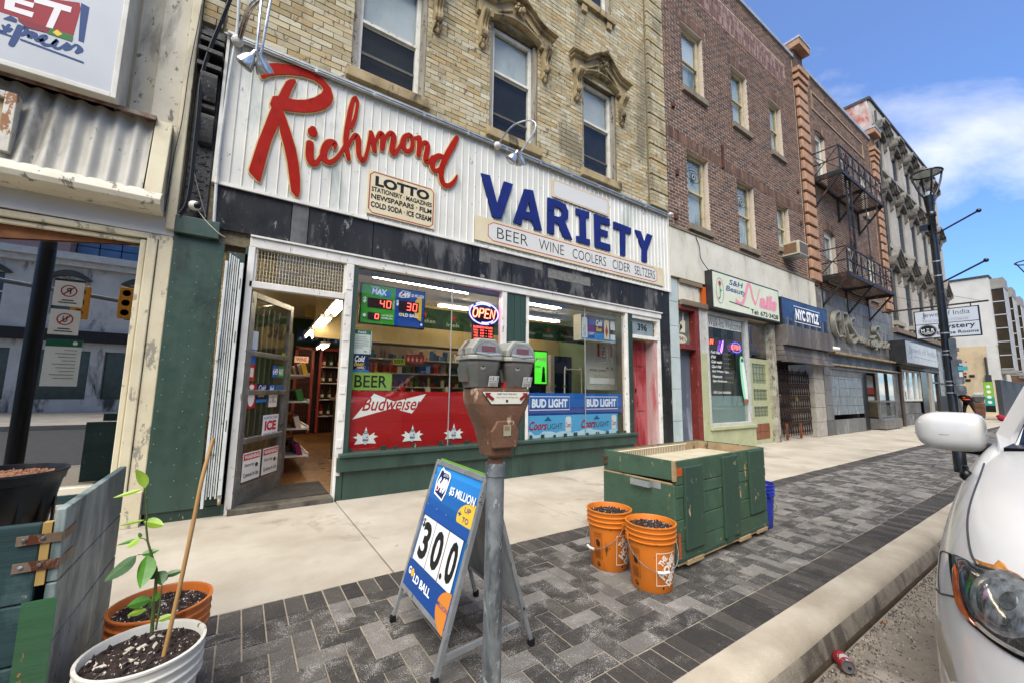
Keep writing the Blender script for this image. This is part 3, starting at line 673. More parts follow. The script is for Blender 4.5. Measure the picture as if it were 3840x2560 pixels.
stk_('#8fa83a', .86, .68, .97, .73); stk_('#b8c4d4', .02, .72, .16, .82); stk_('#2f62b0', .02, .64, .14, .72); stk_('#b8262a', .0, .55, .14, .64); stk_('#e0dcd4', .03, .57, .11, .62)
stk_('#a8201f', .0, .40, .22, .535); da.e('#e8e4de', .11, .455, .08, .045, 16, name='sticker'); da.e('#e8e4de', .10, .515, .06, .014, 12, name='sticker')
stk_('#14244f', .23, .43, .50, .535); stk_('#2a6fb4', .23, .43, .50, .447); da.t('#eeeeff', 'Cold', .27, .495, .46, .527, .02, .3); da.t('#e3b13c', 'Beer', .27, .46, .46, .49, .02, .3)
stk_('#2a6fc0', .56, .48, .70, .53); da.t('#eeeeff', 'Bell', .58, .49, .68, .52, .02); stk_('#33608c', .72, .475, .98, .53); stk_('#dcdad4', .56, .40, .80, .472); da.t('#333333', 'NO SMOKING', .58, .452, .78, .465); da.t('#333333', 'NO VAPING', .58, .425, .78, .437); da.ring('#aa3333', .68, .443, .03, .008, .01)
stk_('#dfe3e8', .44, .225, .88, .355); da.t('#1d4f94', 'NORTH STAR', .47, .330, .85, .347, .02); da.t('#b3262e', 'ICE', .50, .265, .82, .322, .05); da.t('#1d4f94', 'SOLD HERE', .48, .235, .84, .252, .02)
for x_ in (.02, .50):
    stk_('#d8d6d0', x_, .015, x_ + .44, .165); stk_('#b3302a', x_ + .02, .125, x_ + .42, .158); da.t('#f0eeea', 'WARNING', x_ + .04, .131, x_ + .40, .152, .02); da.t('#333333', 'Security', x_ + .05, .085, x_ + .28, .108, .01); da.t('#333333', 'Cameras In Use', x_ + .04, .035, x_ + .40, .058, .01); da.e('#444444', x_ + .34, .09, .04, .012, 12, name='sticker')
BASE[door.name] = Vector((0, 0, 0)); da.done(door)
# ================================================================== lettering on the white board
def Zm(ox, oy, sc): return lambda x, y: ((ox + x * sc) * .6125, (oy + y * sc) * .6125)
z4 = Zm(800, 0, .5741); zr = Zm(1600, 0, .6378); zr2 = Zm(1600, 900, .6378); zw = Zm(1250, 950, .3507); zd = Zm(2050, 1050, .4147)
def span(f, a, b, Y):
    x0, z1 = at(*f(*a), Y); x1, z0 = at(*f(*b), Y); return x0, x1, z0, z1
redp = M('red_letter_paint', '#8f140b', '#9a1c10', sc=5, rough=0.7, spec=.12, bump=0.1, wear='#6e150f', wsc=9, wth=.72)
creamedge = M('cream_letter_edge', '#c9b27a', '#b79f66', sc=9, rough=.6)
bluep = M('blue_letter_paint', '#172560', '#1b2b6e', sc=5, rough=0.7, spec=.15)
def offs(poly, d):
    n = len(poly); A_ = sum(poly[i][0] * poly[(i + 1) % n][1] - poly[(i + 1) % n][0] * poly[i][1] for i in range(n)); s = 1 if A_ > 0 else -1; out = []
    for i in range(n):
        a, b, c = Vector(poly[i - 1]), Vector(poly[i]), Vector(poly[(i + 1) % n]); d1 = (b - a).normalized(); d2 = (c - b).normalized()
        n1 = Vector((d1.y, -d1.x)) * s; n2 = Vector((d2.y, -d2.x)) * s; m_ = (n1 + n2)
        m_ = m_.normalized() if m_.length > .2 else n1; out.append(tuple(b + m_ * d))
    return out
Rp = [(283, 432), (300, 418), (420, 415), (540, 432), (640, 468), (720, 520), (768, 580), (783, 640), (770, 680), (735, 712), (670, 732), (590, 738), (520, 730), (455, 722), (480, 790), (510, 880), (540, 980), (558, 1080), (567, 1170), (566, 1250), (556, 1290), (535, 1283), (508, 1248), (495, 1150), (482, 1050), (460, 950), (440, 880), (425, 812), (410, 850), (380, 920), (350, 1020), (330, 1100), (305, 1190), (285, 1180), (235, 1125), (232, 1110), (255, 1040), (290, 930), (330, 830), (365, 740), (380, 705), (370, 680), (388, 632), (425, 628), (450, 580), (475, 535), (500, 520), (535, 520), (541, 535), (515, 580), (495, 630), (490, 645), (540, 655), (600, 655), (660, 640), (705, 612), (720, 585), (700, 555), (650, 520), (580, 498), (500, 488), (420, 490), (360, 500), (325, 518), (312, 505)]
Rw = [at(*z4(*p), 4.55) for p in Rp]
pl = O('letter', MB().prism([(x, 4.553, z) for x, z in offs(Rw, .011)], (0, .022, 0)), creamedge, sb)
O('letter_face', MB().prism([(x, 4.545, z) for x, z in Rw], (0, .02, 0)), redp, pl)
LET = dict(
 i=[[(648, 868, 58), (650, 855, 56), (652, 845, 40)], [(632, 940, 46), (629, 1010, 50), (640, 1058, 46), (668, 1070, 34), (692, 1042, 26), (714, 1005, 24)]],
 c=[[(792, 968, 18), (792, 935, 34), (752, 936, 44), (724, 985, 46), (724, 1038, 42), (757, 1062, 34), (800, 1040, 26), (842, 985, 22), (870, 930, 22)]],
 h=[[(884, 1040, 26), (872, 985, 34), (866, 920, 34), (878, 820, 34), (896, 720, 30), (914, 655, 24), (930, 640, 22)], [(926, 640, 22), (941, 665, 20), (938, 710, 20), (925, 775, 22), (900, 835, 24)], [(884, 950, 20), (908, 903, 22), (932, 885, 32), (945, 915, 38), (948, 965, 34), (952, 1015, 32), (970, 1048, 32), (987, 1045, 26), (1003, 1000, 22), (1018, 930, 22), (1028, 880, 26)]],
 m=[[(1030, 868, 28), (1045, 930, 36), (1052, 985, 32)], [(1055, 945, 18), (1075, 890, 22), (1096, 873, 32), (1108, 905, 38), (1103, 972, 32)], [(1106, 940, 18), (1135, 888, 22), (1163, 872, 32), (1178, 900, 38), (1170, 955, 36), (1166, 992, 34), (1186, 1004, 28), (1215, 965, 22), (1242, 915, 22)]],
 o=[[(1280, 882, 26), (1250, 900, 34), (1238, 945, 38), (1252, 985, 32), (1280, 990, 26)], [(1262, 886, 26), (1290, 890, 28), (1302, 930, 30), (1295, 975, 28), (1272, 992, 22)], [(1300, 905, 18), (1325, 903, 20), (1345, 898, 24)]],
 n=[[(1345, 903, 32), (1346, 960, 34), (1340, 1015, 30)], [(1343, 985, 18), (1368, 940, 22), (1392, 937, 32), (1400, 968, 34), (1388, 1022, 34), (1387, 1058, 30), (1408, 1058, 24), (1432, 1028, 22)]],
 d=[[(1502, 1028, 28), (1472, 1022, 34), (1440, 1045, 38), (1430, 1088, 36), (1446, 1118, 28), (1480, 1106, 24), (1506, 1068, 24)], [(1590, 902, 30), (1560, 958, 40), (1520, 1030, 40), (1492, 1100, 38), (1488, 1160, 36), (1505, 1206, 34), (1540, 1214, 30), (1574, 1185, 24), (1592, 1148, 10)]])
kk = 0
for ch, strokes in LET.items():
    bk = MB(); fc = MB()
    for st in strokes:
        W3 = []
        for x, y, w in st:
            X, Z = at(*z4(x, y), 4.55); Z2 = at(*z4(x, y + 10), 4.55)[1]; W3.append((X, Z, w * abs(Z - Z2) / 10 * .93))
        r = ribbon(W3, 4.575, .020 + kk * .0003, .010); bk.add(r.v, r.f); r = ribbon(W3, 4.575, .029 + kk * .0003, 0); fc.add(r.v, r.f); kk += 1
    pl = O('letter', bk, creamedge, sb); O('letter_face', fc, redp, pl)
VAR = [[(320, 1020), (372, 1033), (415, 1200), (455, 1068), (508, 1085), (440, 1287), (388, 1277)],
 [(575, 1112), (625, 1122), (678, 1358), (632, 1347), (620, 1300), (592, 1292), (592, 1247), (612, 1252), (600, 1185), (583, 1245), (591, 1247), (591, 1292), (565, 1285), (556, 1325), (510, 1305)],
 [(712, 1162), (770, 1180), (815, 1203), (833, 1245), (832, 1285), (813, 1305), (857, 1412), (805, 1397), (772, 1315), (750, 1308), (750, 1380), (710, 1368), (711, 1242), (750, 1243), (750, 1270), (775, 1277), (793, 1270), (797, 1248), (785, 1228), (750, 1215), (750, 1241), (711, 1239)],
 [(878, 1225), (955, 1250), (955, 1285), (935, 1280), (938, 1405), (960, 1410), (960, 1443), (882, 1420), (882, 1388), (902, 1393), (900, 1267), (878, 1262)],
 [(986, 1258), (1076, 1290), (1076, 1330), (1022, 1313), (1022, 1348), (1065, 1362), (1065, 1395), (1022, 1385), (1022, 1423), (1080, 1440), (1080, 1478), (990, 1452)],
 [(1100, 1303), (1202, 1343), (1202, 1377), (1168, 1368), (1168, 1507), (1140, 1500), (1138, 1355), (1100, 1345)],
 [(1225, 1352), (1258, 1362), (1280, 1425), (1298, 1375), (1328, 1388), (1295, 1478), (1295, 1545), (1265, 1538), (1265, 1465)]]
for P in VAR: O('letter', MB().prism([(at(*zr(*p), 4.55)[0], 4.545, at(*zr(*p), 4.55)[1]) for p in P], (0, .022, 0)), bluep, sb)
cardm = M('cream_sign_card', '#c6b894', '#cdc2a2', sc=4, rough=.6, stain='#b8a77c', ssc=2, sth=.6)
def plate(name, x0, x1, z0, z1, y, mat, label, cat, th=.012, group=None):
    t = T(name, label, cat, (x0, y, z0), group=group); box('backing_card', x0, x1, y, y + th, z0, z1, mat, t); return t, wallart(x0, x1, z0, z1, y)
def notched(a, c, m, n, w):
    a.l(c, [(m + n, m), (1 - m - n, m), (1 - m, m + n * 1.6), (1 - m, 1 - m - n * 1.6), (1 - m - n, 1 - m), (m + n, 1 - m), (m, 1 - m - n * 1.6), (m, m + n * 1.6)], w, closed=True)
t, a = plate('lotto_plate', 1.03, 1.86, 3.13, 3.655, 4.548, cardm, 'small cream plate lettered LOTTO stationery magazines with a brown notched border', 'sign')
notched(a, '#9a4a3c', .03, .05, .018)
a.t('#171615', 'LOTTO', .10, .66, .90, .90, .05); a.t('#171615', 'STATIONERY · MAGAZINES', .055, .52, .945, .63, .03); a.t('#171615', 'NEWSPAPARS · FILM', .055, .35, .945, .47, .03); a.t('#171615', 'COLD SODA · ICE CREAM', .055, .16, .945, .29, .03); a.done(t)
t, a = plate('wide_plate', 2.435, 6.50, 3.135, 3.475, 4.546, cardm, 'long cream and white plate lettered BEER WINE COOLERS CIDER SELTZERS', 'sign')
a.p('#c8c7c0', [(.07, .12), (.93, .12), (.95, .25), (.95, .75), (.93, .88), (.07, .88), (.05, .75), (.05, .25)])
a.l('#b03a30', [(.07, .12), (.93, .12), (.95, .27), (.95, .73), (.93, .88), (.07, .88), (.05, .73), (.05, .27)], .003, closed=True)
for w, x0, x1 in (('BEER', .085, .215), ('WINE', .265, .385), ('COOLERS', .43, .615), ('CIDER', .655, .765), ('SELTZERS', .795, .935)): a.t('#1c1b1a', w, x0, .27, x1, .73, -.012, .0)
a.done(t)
t, a = plate('blank_plate', 3.77, 5.03, 4.13, 4.425, 4.548, cardm, 'blank white plate with a thin notched orange border above the blue letters', 'sign')
a.p('#c6c6c0', [(.05, .06), (.95, .06), (.98, .2), (.98, .8), (.95, .94), (.05, .94), (.02, .8), (.02, .2)]); a.l('#c88a58', [(.05, .06), (.95, .06), (.98, .2), (.98, .8), (.95, .94), (.05, .94), (.02, .8), (.02, .2)], .006, closed=True); a.done(t)
# gooseneck floodlights
chrome = M('dull_chrome', '#b9bab8', '#8f9190', sc=12, rough=.25, metal=.9)
putty = M('white_putty', '#d9d6cf', '#a8a59c', sc=40, rough=.9, bump=1, bsc=60)
def goose(label, bx, bz, hx, hy, hz, top, two):
    t = T('gooseneck_lamp', label, 'lamp', (bx, 4.53, bz), group='gooseneck sign lamps')
    m = MB(); m.ball((bx, 4.50, bz), (.055, .05, .055), 10, 6); O('wall_bracket', m, putty, t, smooth=True)
    for k in range(2 if two else 1):
        ox = k * .07
        pts = smoothpts([(bx + ox * .3, 4.50, bz), (bx + (hx - bx) * .4 + ox * .4, 4.50 - (4.5 - hy) * .6, top - .12), (hx + ox * .7, hy + .10, top), (hx + ox, hy - .02, top - .07), (hx + ox * .8, hy - .03, (top + hz) / 2 + .02), (hx + ox * .5, hy, hz + .07)], 6)
        if not two: pts = smoothpts([(bx, 4.50, bz), (bx + .10, 4.28, top + .02), (bx + .24, 4.05, top + .03), (bx + .27, 3.97, top - .12), (hx + .06, 3.99, hz + .10), (hx, hy, hz + .04)], 6)
        O('arm', MB().tube(pts, .0115, 8), chrome, t, smooth=True)
    for dx, d in ((-.045, Vector((-.5, .25, -.85))), (.05, Vector((.45, .5, -.75)))):
        d.normalize(); c = Vector((hx + dx, hy, hz)); u = d.orthogonal().normalized(); w = d.cross(u); pr = [(.022, -.09), (.025, -.04), (.056, 0.0), (.070, .056), (.072, .074), (.062, .068), (.037, .06)]
        vs = [c + (u * cos(2 * pi * j / 16) + w * sin(2 * pi * j / 16)) * r + d * z for r, z in pr for j in range(16)]
        fs = [(i * 16 + j, i * 16 + (j + 1) % 16, (i + 1) * 16 + (j + 1) % 16, (i + 1) * 16 + j) for i in range(len(pr) - 1) for j in range(16)] + [tuple(6 * 16 + j for j in range(16))]
        O('reflector_bulb', MB().add(vs, fs), M('bulb_silver', '#cfcfcb', '#b5b5b0', rough=.2, metal=.8), t, smooth=True)
    return t
goose('double gooseneck floodlight at the left end of the white board', -.29, 4.53, -.115, 3.93, 3.98, 4.75, True)
goose('double headed gooseneck floodlight above the word VARIETY', 2.73, 4.55, 2.72, 4.00, 4.12, 4.74, False)
jb = O('junction_box', MB().ball((6.72, 4.50, 4.60), (.05, .05, .04), 10, 6), putty, None, smooth=True); tag(jb, 'lump of white putty over a junction box at right end of the white board', 'junction box')

# ================================================================== shop interior
room = T('shop_interior', 'lit interior of the variety store behind the glass with wooden floor and slanting beige ceiling', 'interior', (-.3, 4.75, 0))
wood = M('wood_floor', '#6a4526', '#8a5f36', sc=3, rough=.35, bump=.1, bsc=30, rnd=1, rcol=['#54381f', '#74502e', '#86623a', '#634326'])
for i in range(9):
    for j in range(10):
        a_ = -.3 + j * .75 + (i % 2) * .3; 
        if a_ + .74 < 6.6: box('floor_board', a_, a_ + .745, 4.72 + i * .72, 4.72 + i * .72 + .715, -.01, .045, wood, room)
inwall = M('beige_interior', '#b0a284', '#bdb092', sc=2, rough=.9)
ceilm = M('interior_ceiling', '#d6d0bd', '#cbc4ae', sc=2, rough=.9)
box('back_wall', -.3, 6.6, 11.2, 11.3, 0, 3.0, M('interior_dark_green', '#2a4632', '#35533c', sc=3, rough=.8), room)
box('left_wall', -.36, -.30, 4.7, 11.3, 0, 3.0, inwall, room); box('right_wall', 6.6, 6.66, 4.7, 11.3, 0, 3.0, M('interior_pale_green', '#7f967a', '#8aa085', sc=2, rough=.9), room)
box('ceiling', -.36, 6.66, 4.7, 11.3, 2.85, 2.9, ceilm, room)
O('slanting_soffit', MB().prism([(1.6, 5.2, 2.84), (6.5, 5.4, 2.84), (6.5, 5.4, 2.25), (3.4, 5.4, 2.0)], (0, .1, 0)).prism([(1.5, 5.6, 2.86), (1.5, 10, 2.86), (3.0, 10, 2.0), (3.0, 5.6, 2.0)], (.12, 0, 0)) if False else MB().prism([(1.0, 9.2, 2.86), (6.6, 9.2, 2.86), (6.6, 9.2, 2.25), (1.0, 9.2, 2.60)], (0, .1, 0)), M('beige_soffit', '#b3a174', '#a5936a', sc=2, rough=.9), room)
tubem = P_('#ffeccb', .5, 26.0)
def fluoro(label, x, y, z, L, rz=0):
    t = T('ceiling_light', label, 'ceiling light', (x, y, z), rz, group='fluorescent ceiling lights', local=True)
    O('housing', MB().box(-L / 2, L / 2, -.09, .09, 0, .05), whitep, t)
    for s_ in (-.055, .055): O('tube', MB().tube([(-L / 2 + .03, s_, -.025), (L / 2 - .03, s_, -.025)], .0095, 8), tubem, t)
    return t
fluoro('twin fluorescent fitting behind the left display window', 2.05, 5.25, 2.62, 1.5, .05); fluoro('twin fluorescent fitting behind the right display window', 3.95, 5.25, 2.60, 1.2, .05)
for lab, px, py, yy, ll in (('nearest hanging fluorescent fitting in the shop doorway', 772, 708, 6.1, 1.2), ('middle hanging fluorescent fitting in the shop doorway', 738, 742, 7.4, 1.2), ('third hanging fluorescent fitting in the shop doorway', 716, 766, 8.7, 1.1), ('short fluorescent fitting at the back of the shop', 741, 795, 9.9, 1.0)):
    xx, zz_ = at(px, py, yy); fluoro(lab, xx, yy, zz_, ll, radians(88))
fluoro('fluorescent fitting over the shop counter, farther back', 3.6, 7.0, 2.75, 1.2, 0); fluoro('fluorescent fitting over the right half of the shop', 5.4, 7.0, 2.75, 1.2, 0); fluoro('fluorescent fitting behind the beige bulkhead', 4.0, 8.4, 2.75, 1.2, 0)
box('bulkhead', 1.0, 6.6, 7.7, 7.8, 2.02, 2.86, M('beige_soffit'), room)
# green beer banner strip inside
bn = T('green_banner', 'dark green beer banner with red stars hanging inside the shop windows', 'banner', (2.2, 6.3, 2.0))
box('cloth', 2.25, 6.5, 6.3, 6.31, 2.16, 2.50, M('green_banner_cloth', '#0f3a1d', '#15492a', rough=.7), bn); a = wallart(2.25, 6.5, 2.16, 2.50, 6.298)
def star(a, c, x, y, r):
    a.p(c, [(x + (r if k % 2 == 0 else r * .42) * sin(k * pi / 5), y + (r if k % 2 == 0 else r * .42) * a.asp * cos(k * pi / 5)) for k in range(10)], name='star')
for k in range(8):
    x = .05 + k * .125
    if k % 2: a.e('#1e5a33', x, .5, .032, .42); star(a, '#c02a20', x, .62, .016); a.t('#c9cfc4', 'inek', x - .03, .18, x + .03, .38)
    else: star(a, '#c02a20', x, .66, .014); a.t('#c9cfc4', 'Heineken', x - .045, .26, x + .045, .46)
a.done(bn)
# wine rack wall at the back seen through the door
wr = T('wine_shelves', 'red framed wine shelves at the back of the shop with bottles', 'shelving', (.8, 10.8, 0))
X0, _ = at(682, 900, 10.8); X1, _ = at(770, 900, 10.8); redf = M('red_frame_paint', '#8f2a1c', '#7a2218', sc=5, rough=.5); Xm = at(715, 900, 10.8)[0]
for x in (X0 - .1, Xm - .05, Xm + .12, X1 + .2): box('post', x, x + .06, 10.75, 10.85, 0, 2.1, redf, wr)
box('top_rail', X0 - .1, X1 + .26, 10.75, 10.85, 2.05, 2.12, redf, wr)
box('back_panel', X0 - .1, X1 + .3, 11.05, 11.1, 0, 2.1, darkroom, wr)
for z in (.45, .85, 1.25, 1.65): box('shelf', Xm + .15, X1 + .2, 10.8, 11.05, z, z + .02, whitep, wr)
gm = MB()
for k in range(9): x = X0 - .04 + k * (Xm - X0) / 9; gm.box(x, x + .012, 10.74, 10.745, .1, 2.05)
for k in range(14): z = .2 + k * .135; gm.box(X0 - .04, Xm - .05, 10.735, 10.74, z, z + .012)
for k in range(16): x = Xm + .2 + k * .07; gm.box(x, x + .005, 10.74, 10.743, .1, 2.05)
O('wire_mesh', gm, M('rusty_red_wire', '#5e2a20', '#3a1d18', rough=.6), wr, kind='stuff')
bc = ['#2a3a20', '#3a1420', '#1c1c24', '#4c3a14', '#7a1c24', '#20402c']
for z in (.47, .87, 1.27, 1.67):
    for k in range(6):
        x = Xm + .25 + k * .17; t = T('wine_bottle', 'bottle standing on the red framed wine shelves at the back of the shop', 'bottle', (x, 10.88, z), group='bottles on the wine shelves')
        O('glass', MB().lathe([(.036, 0), (.038, .01), (.038, .17), (.014, .22), (.014, .29)], (x, 10.88, z), 10), P_(bc[(k * 7 + int(z * 10)) % 6], .15), t, smooth=True)
        O('bottle_label', MB().lathe([(.0385, .05), (.0385, .12)], (x, 10.88, z), 10), P_(['#d8cfb4', '#c9c4b0', '#b84a3a'][k % 3]), t, smooth=True)
x0, x1, z0, z1 = span(lambda x, y: (x, y), (677, 817), (708, 833), 10.5)
t, a = plate('wine_sign', x0, x1, z0, z1, 10.5, P_('#e8c9b4'), 'white WINE sign with red letters over the wine shelves', 'sign', .01); a.t('#b3352a', 'WINE', .12, .2, .88, .8, .02); a.done(t)
t, a = plate('blue_header', X0 - .1, X1 + .9, 2.22, 2.55, 10.55, P_('#274a8a'), 'blue beer can banner over the shelves at the back of the shop', 'banner', .01)
for k in range(7): a.e('#8fa9d6', .08 + k * .14, .5, .025, .36, 12); a.r('#9cb0cf', .02 + k * .14, .1, .05 + k * .14, .3)
a.done(t)
# gondola with snacks just inside the door
gon = T('snack_gondola', 'white shop gondola with colourful snack bags just inside the door', 'shelving', (.62, 6.2, 0))
box('upright_panel', .50, .54, 6.0, 8.2, .05, 1.85, M('grey_pegboard', '#8b8880', '#7c786f', rough=.7), gon)
for z in (.25, .60, .95, 1.30):
    box('shelf', .54, .82 - z * .05, 6.0, 8.2, z, z + .02, whitep, gon); box('price_rail', .815 - z * .05, .83 - z * .05, 6.0, 8.2, z - .01, z + .045, whitep, gon)
gd = {c: MB() for c in ('#b8442a', '#c79a2c', '#3a6b8c', '#7a2a58', '#3f7a3a', '#c9c2ae')}; rg = random.Random(11)
for z in (.27, .62, .97, 1.32):
    for k in range(16):
        y = 6.08 + k * .13; gd[rg.choice(list(gd))].obox((.68 + rg.uniform(-.03, .03), y, z + .07), (1, rg.uniform(-.2, .2), .3), (0, 1, rg.uniform(-.2, .2)), (-.3, 0, 1), .03, .055, .08)
for c, m in gd.items(): O('snack_bags', m, P_(c, .35), gon, kind='stuff')
# counters and crowded shelves behind the left window
def goods(par, x0, x1, y0, y1, z, n, seed, h=(.05, .22)):
    r = random.Random(seed); mm = {}
    for k in range(n):
        c = r.choice(['#a83226', '#c99a38', '#2c5a8a', '#d2cdbd', '#3c7044', '#6a2f5c', '#c86a28', '#25406e', '#8a8478', '#b8b09a', '#1c2c4c', '#5b4632'])
        x = x0 + (x1 - x0) * (k + r.random() * .5) / n; w = (x1 - x0) / n * r.uniform(.5, .95); hh = r.uniform(*h); y = r.uniform(y0, y1 - .05)
        mm.setdefault(c, MB())
        if r.random() < .3: mm[c].lathe([(w * .45, 0), (w * .45, hh * .8), (w * .2, hh), (w * .2, hh * 1.1)], (x + w / 2, y, z), 8)
        else: mm[c].box(x, x + w, y, y + .06, z, z + hh)
    for c, m in mm.items(): O('goods', m, P_(c, .4), par, kind='stuff')
ct = T('sales_counter', 'cluttered sales counter with goods behind the left display window', 'counter', (1.3, 6.4, 0))
box('counter_body', 1.3, 5.6, 6.6, 7.2, 0, .95, M('counter_wood', '#5a4a38', '#6d5b45', rough=.6), ct); box('counter_top', 1.25, 5.65, 6.5, 7.25, .95, .99, M('counter_top', '#8a8478', rough=.4), ct)
goods(ct, 1.3, 5.6, 6.55, 7.1, .99, 46, 5); goods(ct, 1.5, 4.8, 6.5, 6.8, .99, 30, 6, (.03, .12))
bs_ = T('back_shelves', 'crowded shelves of goods on the wall behind the sales counter', 'shelving', (1.8, 8.4, 0))
box('back_board', 1.9, 6.4, 8.95, 9.0, 0, 2.1, M('shelf_board_dark', '#8a775d', '#9c8a70', rough=.8), bs_)
for z in (.9, 1.2, 1.5, 1.8): box('shelf', 1.9, 6.4, 8.65, 8.95, z - .02, z, whitep, bs_); goods(bs_, 1.9, 6.4, 8.66, 8.85, z, 44, int(z * 10), (.08, .24))
for (a0, a1, lab, txt) in ((at(903, 822, 8.0), at(930, 838, 8.0), 'small lime green BEER sign hanging over the sales counter', 'BEER'),):
    t, a = plate('small_sign', a0[0], a1[0], a1[1], a0[1], 8.0, P_('#9fbf3c'), lab, 'sign', .01); a.t('#1d2a1c', txt, .1, .2, .9, .8, .02); a.done(t)
t, a = plate('flame_banner', at(932, 818, 8.0)[0], at(975, 810, 8.0)[0], at(932, 832, 8)[1] - .0, at(932, 812, 8)[1], 8.0, P_('#b8332a'), 'red banner with four white maple leaf flames over the counter', 'banner', .01)
for k in range(4): a.p('#e6e0d6', [(.10 + .23 * k, .2), (.18 + .23 * k, .2), (.20 + .23 * k, .55), (.16 + .23 * k, .5), (.14 + .23 * k, .85), (.12 + .23 * k, .5), (.08 + .23 * k, .55)])
a.done(t)
t, a = plate('lotto_screen', at(965, 840, 7.5)[0], at(990, 840, 7.5)[0], at(975, 858, 7.5)[1], at(975, 838, 7.5)[1], 7.5, P_('#16275c', .3), 'dark blue lottery screen standing on the counter', 'screen', .05); a.t('#c9d4ef', '5 MILLION', .08, .2, .5, .35); a.r('#5a78b8', .55, .1, .92, .85); a.done(t)
t, a = plate('green_screen', at(1226, 800, 6.2)[0], at(1258, 800, 6.2)[0], at(1226, 884, 6.2)[1], at(1226, 803, 6.2)[1], 6.2, P_('#0c0d0e', .3), 'tall green lottery screen glowing MORE behind the right window', 'screen', .08)
a.r(P_('#3fae2a', .4, 1.3), .07, .05, .93, .96); a.t('#f4f4f0', 'MORE', .14, .70, .86, .80, .04); a.t('#dff0d8', 'NOW GIVES YOU', .14, .82, .86, .86); a.e('#14331a', .70, .42, .1, .13, 12); a.p('#14331a', [(.55, .1), (.85, .1), (.8, .35), (.6, .35)]); a.t('#10306a', '$100,000', .12, .50, .5, .56, .02); a.done(t)
nr = T('news_rack', 'cream wire newspaper rack standing behind the right window', 'rack', (4.0, 5.3, 0)); m = MB()
xa, za = at(1297, 850, 5.3); xb, _ = at(1335, 850, 5.3)
m.tube(smoothpts([(xa, 5.3, .2), (xa, 5.3, za - .05), (xa + .06, 5.3, za + .02), (xb - .06, 5.3, za + .02), (xb, 5.3, za - .05), (xb, 5.3, .2)], 4), .012, 8)
O('loop_frame', m, M('cream_tube', '#b9b2a0', rough=.5), nr)
for k in range(3):
    m = MB(); z = .75 + k * .12
    for q in range(7): x = xa - .08 + q * (xb - xa) / 7; m.tube([(x, 5.28, z), (x + .03, 5.18, z + .03), (x + .05, 5.16, z + .12)], .003, 5)
    O('wire_pocket', m, trim, nr, kind='stuff')
bk_ = T('poster_backs', 'sheets of beer posters seen from behind in the right window', 'poster', (4.4, 5.0, .7)); x0, x1, z0, z1 = span(zd, (355, 560), (640, 990), 5.1)
box('sheet', x0, x1, 5.1, 5.102, z0, z1, M('poster_paper', '#b7b3a6', '#a29d8f', sc=2, rough=.8), bk_); a = wallart(x0, x1, z0, z1, 5.098)
a.r('#8f2a24', .35, .72, .42, 1.0); a.r('#8f2a24', .78, .72, .84, 1.0); a.e('#c9c5ba', .58, .78, .13, .2, 16); a.t('#5a1f1a', 'ULTRA', .50, .62, .64, .95, rot=90); a.t('#7a3028', '90  3g', .62, .42, .86, .50, .02); a.t('#5a4a44', '90SE8A | BHE60', .10, .38, .60, .44); a.r('#dcdad2', .1, .12, .9, .25); a.done(bk_)
pt = T('window_plant', 'leafy green plant behind the right display window', 'plant', (4.6, 5.2, .6)); m = MB(); rp = random.Random(5)
for k in range(130):
    c = Vector((4.45 + rp.gauss(0, .28), 5.25 + rp.gauss(0, .08), .92 + rp.gauss(0, .12))); u = Vector((rp.uniform(-1, 1), rp.uniform(-1, 1), rp.uniform(-1, 1))).normalized(); v = u.orthogonal().normalized()
    m.quad(c - u * .05, c + v * .022, c + u * .05, c - v * .022)
O('leaf_mass', m, M('indoor_leaf', '#24401c', '#35582a', sc=20, rough=.5), pt, kind='stuff')
O('planter', MB().lathe([(.10, 0), (.13, .22), (.12, .22)], (4.45, 5.25, .58), 14), P_('#4a4038'), pt); box('plant_stand', 4.2, 4.7, 5.15, 5.38, .05, .58, inwall, pt)
ck = T('blue_cooler', 'dark blue drinks cooler with a white edge strip behind the right window', 'cooler', (3.6, 6.4, 0)); box('cabinet', at(1250, 800, 6.5)[0], at(1320, 800, 6.5)[0], 6.6, 7.0, 0, 1.9, P_('#16264f', .4), ck); box('door_edge', at(1268, 800, 6.4)[0], at(1277, 800, 6.4)[0], 6.45, 6.6, .2, 1.9, P_('#d8d6ce'), ck)
# ================================================================== things in and on the shop windows
PY = 4.632
def poster(name, x0, x1, z0, z1, mat, label, cat='poster', y=None, th=.002, group=None):
    t, a = plate(name, x0, x1, z0, z1, y or PY, P_(mat, .45) if isinstance(mat, str) else mat, label, cat, th, group); return t, a
def leafcan(a, x, y, s):
    k = a.asp; L = [(-1, -.55), (-.72, -.1), (-1.15, .12), (-.75, .22), (-.8, .5), (-.35, .2), (-.18, .4), (0, 1.05), (.18, .4), (.35, .2), (.8, .5), (.75, .22), (1.15, .12), (.72, -.1), (1, -.55), (.3, -.5), (-.3, -.5)]
    a.p('#e9e6df', [(x + p[0] * s, y + p[1] * s * k) for p in L], name='maple_leaf'); a.e('#c9d0d2', x, y + .02 * k * s, s * .30, s * .62 * k, 18, name='can'); a.e('#2d3f46', x, y + .52 * k * s, s * .26, s * .12 * k, 14, name='can'); a.e('#b9c3c6', x, y + .54 * k * s, s * .16, s * .06 * k, 12, name='can'); a.t('#23353d', 'Molson', x - s * .26, y - s * .28 * k, x + s * .26, y - s * .05 * k, .02, .4); a.e('#b3302a', x + s * .12, y + s * .08 * k, s * .07, None, 8)
t, a = poster('red_beer_banner', .998, 2.895, .482, 1.12, '#a8191c', 'red Budweiser banner with a white bow tie and maple leaf cans across the left window', 'banner')
a.r('#98161a', 0, .46, 1, .475)
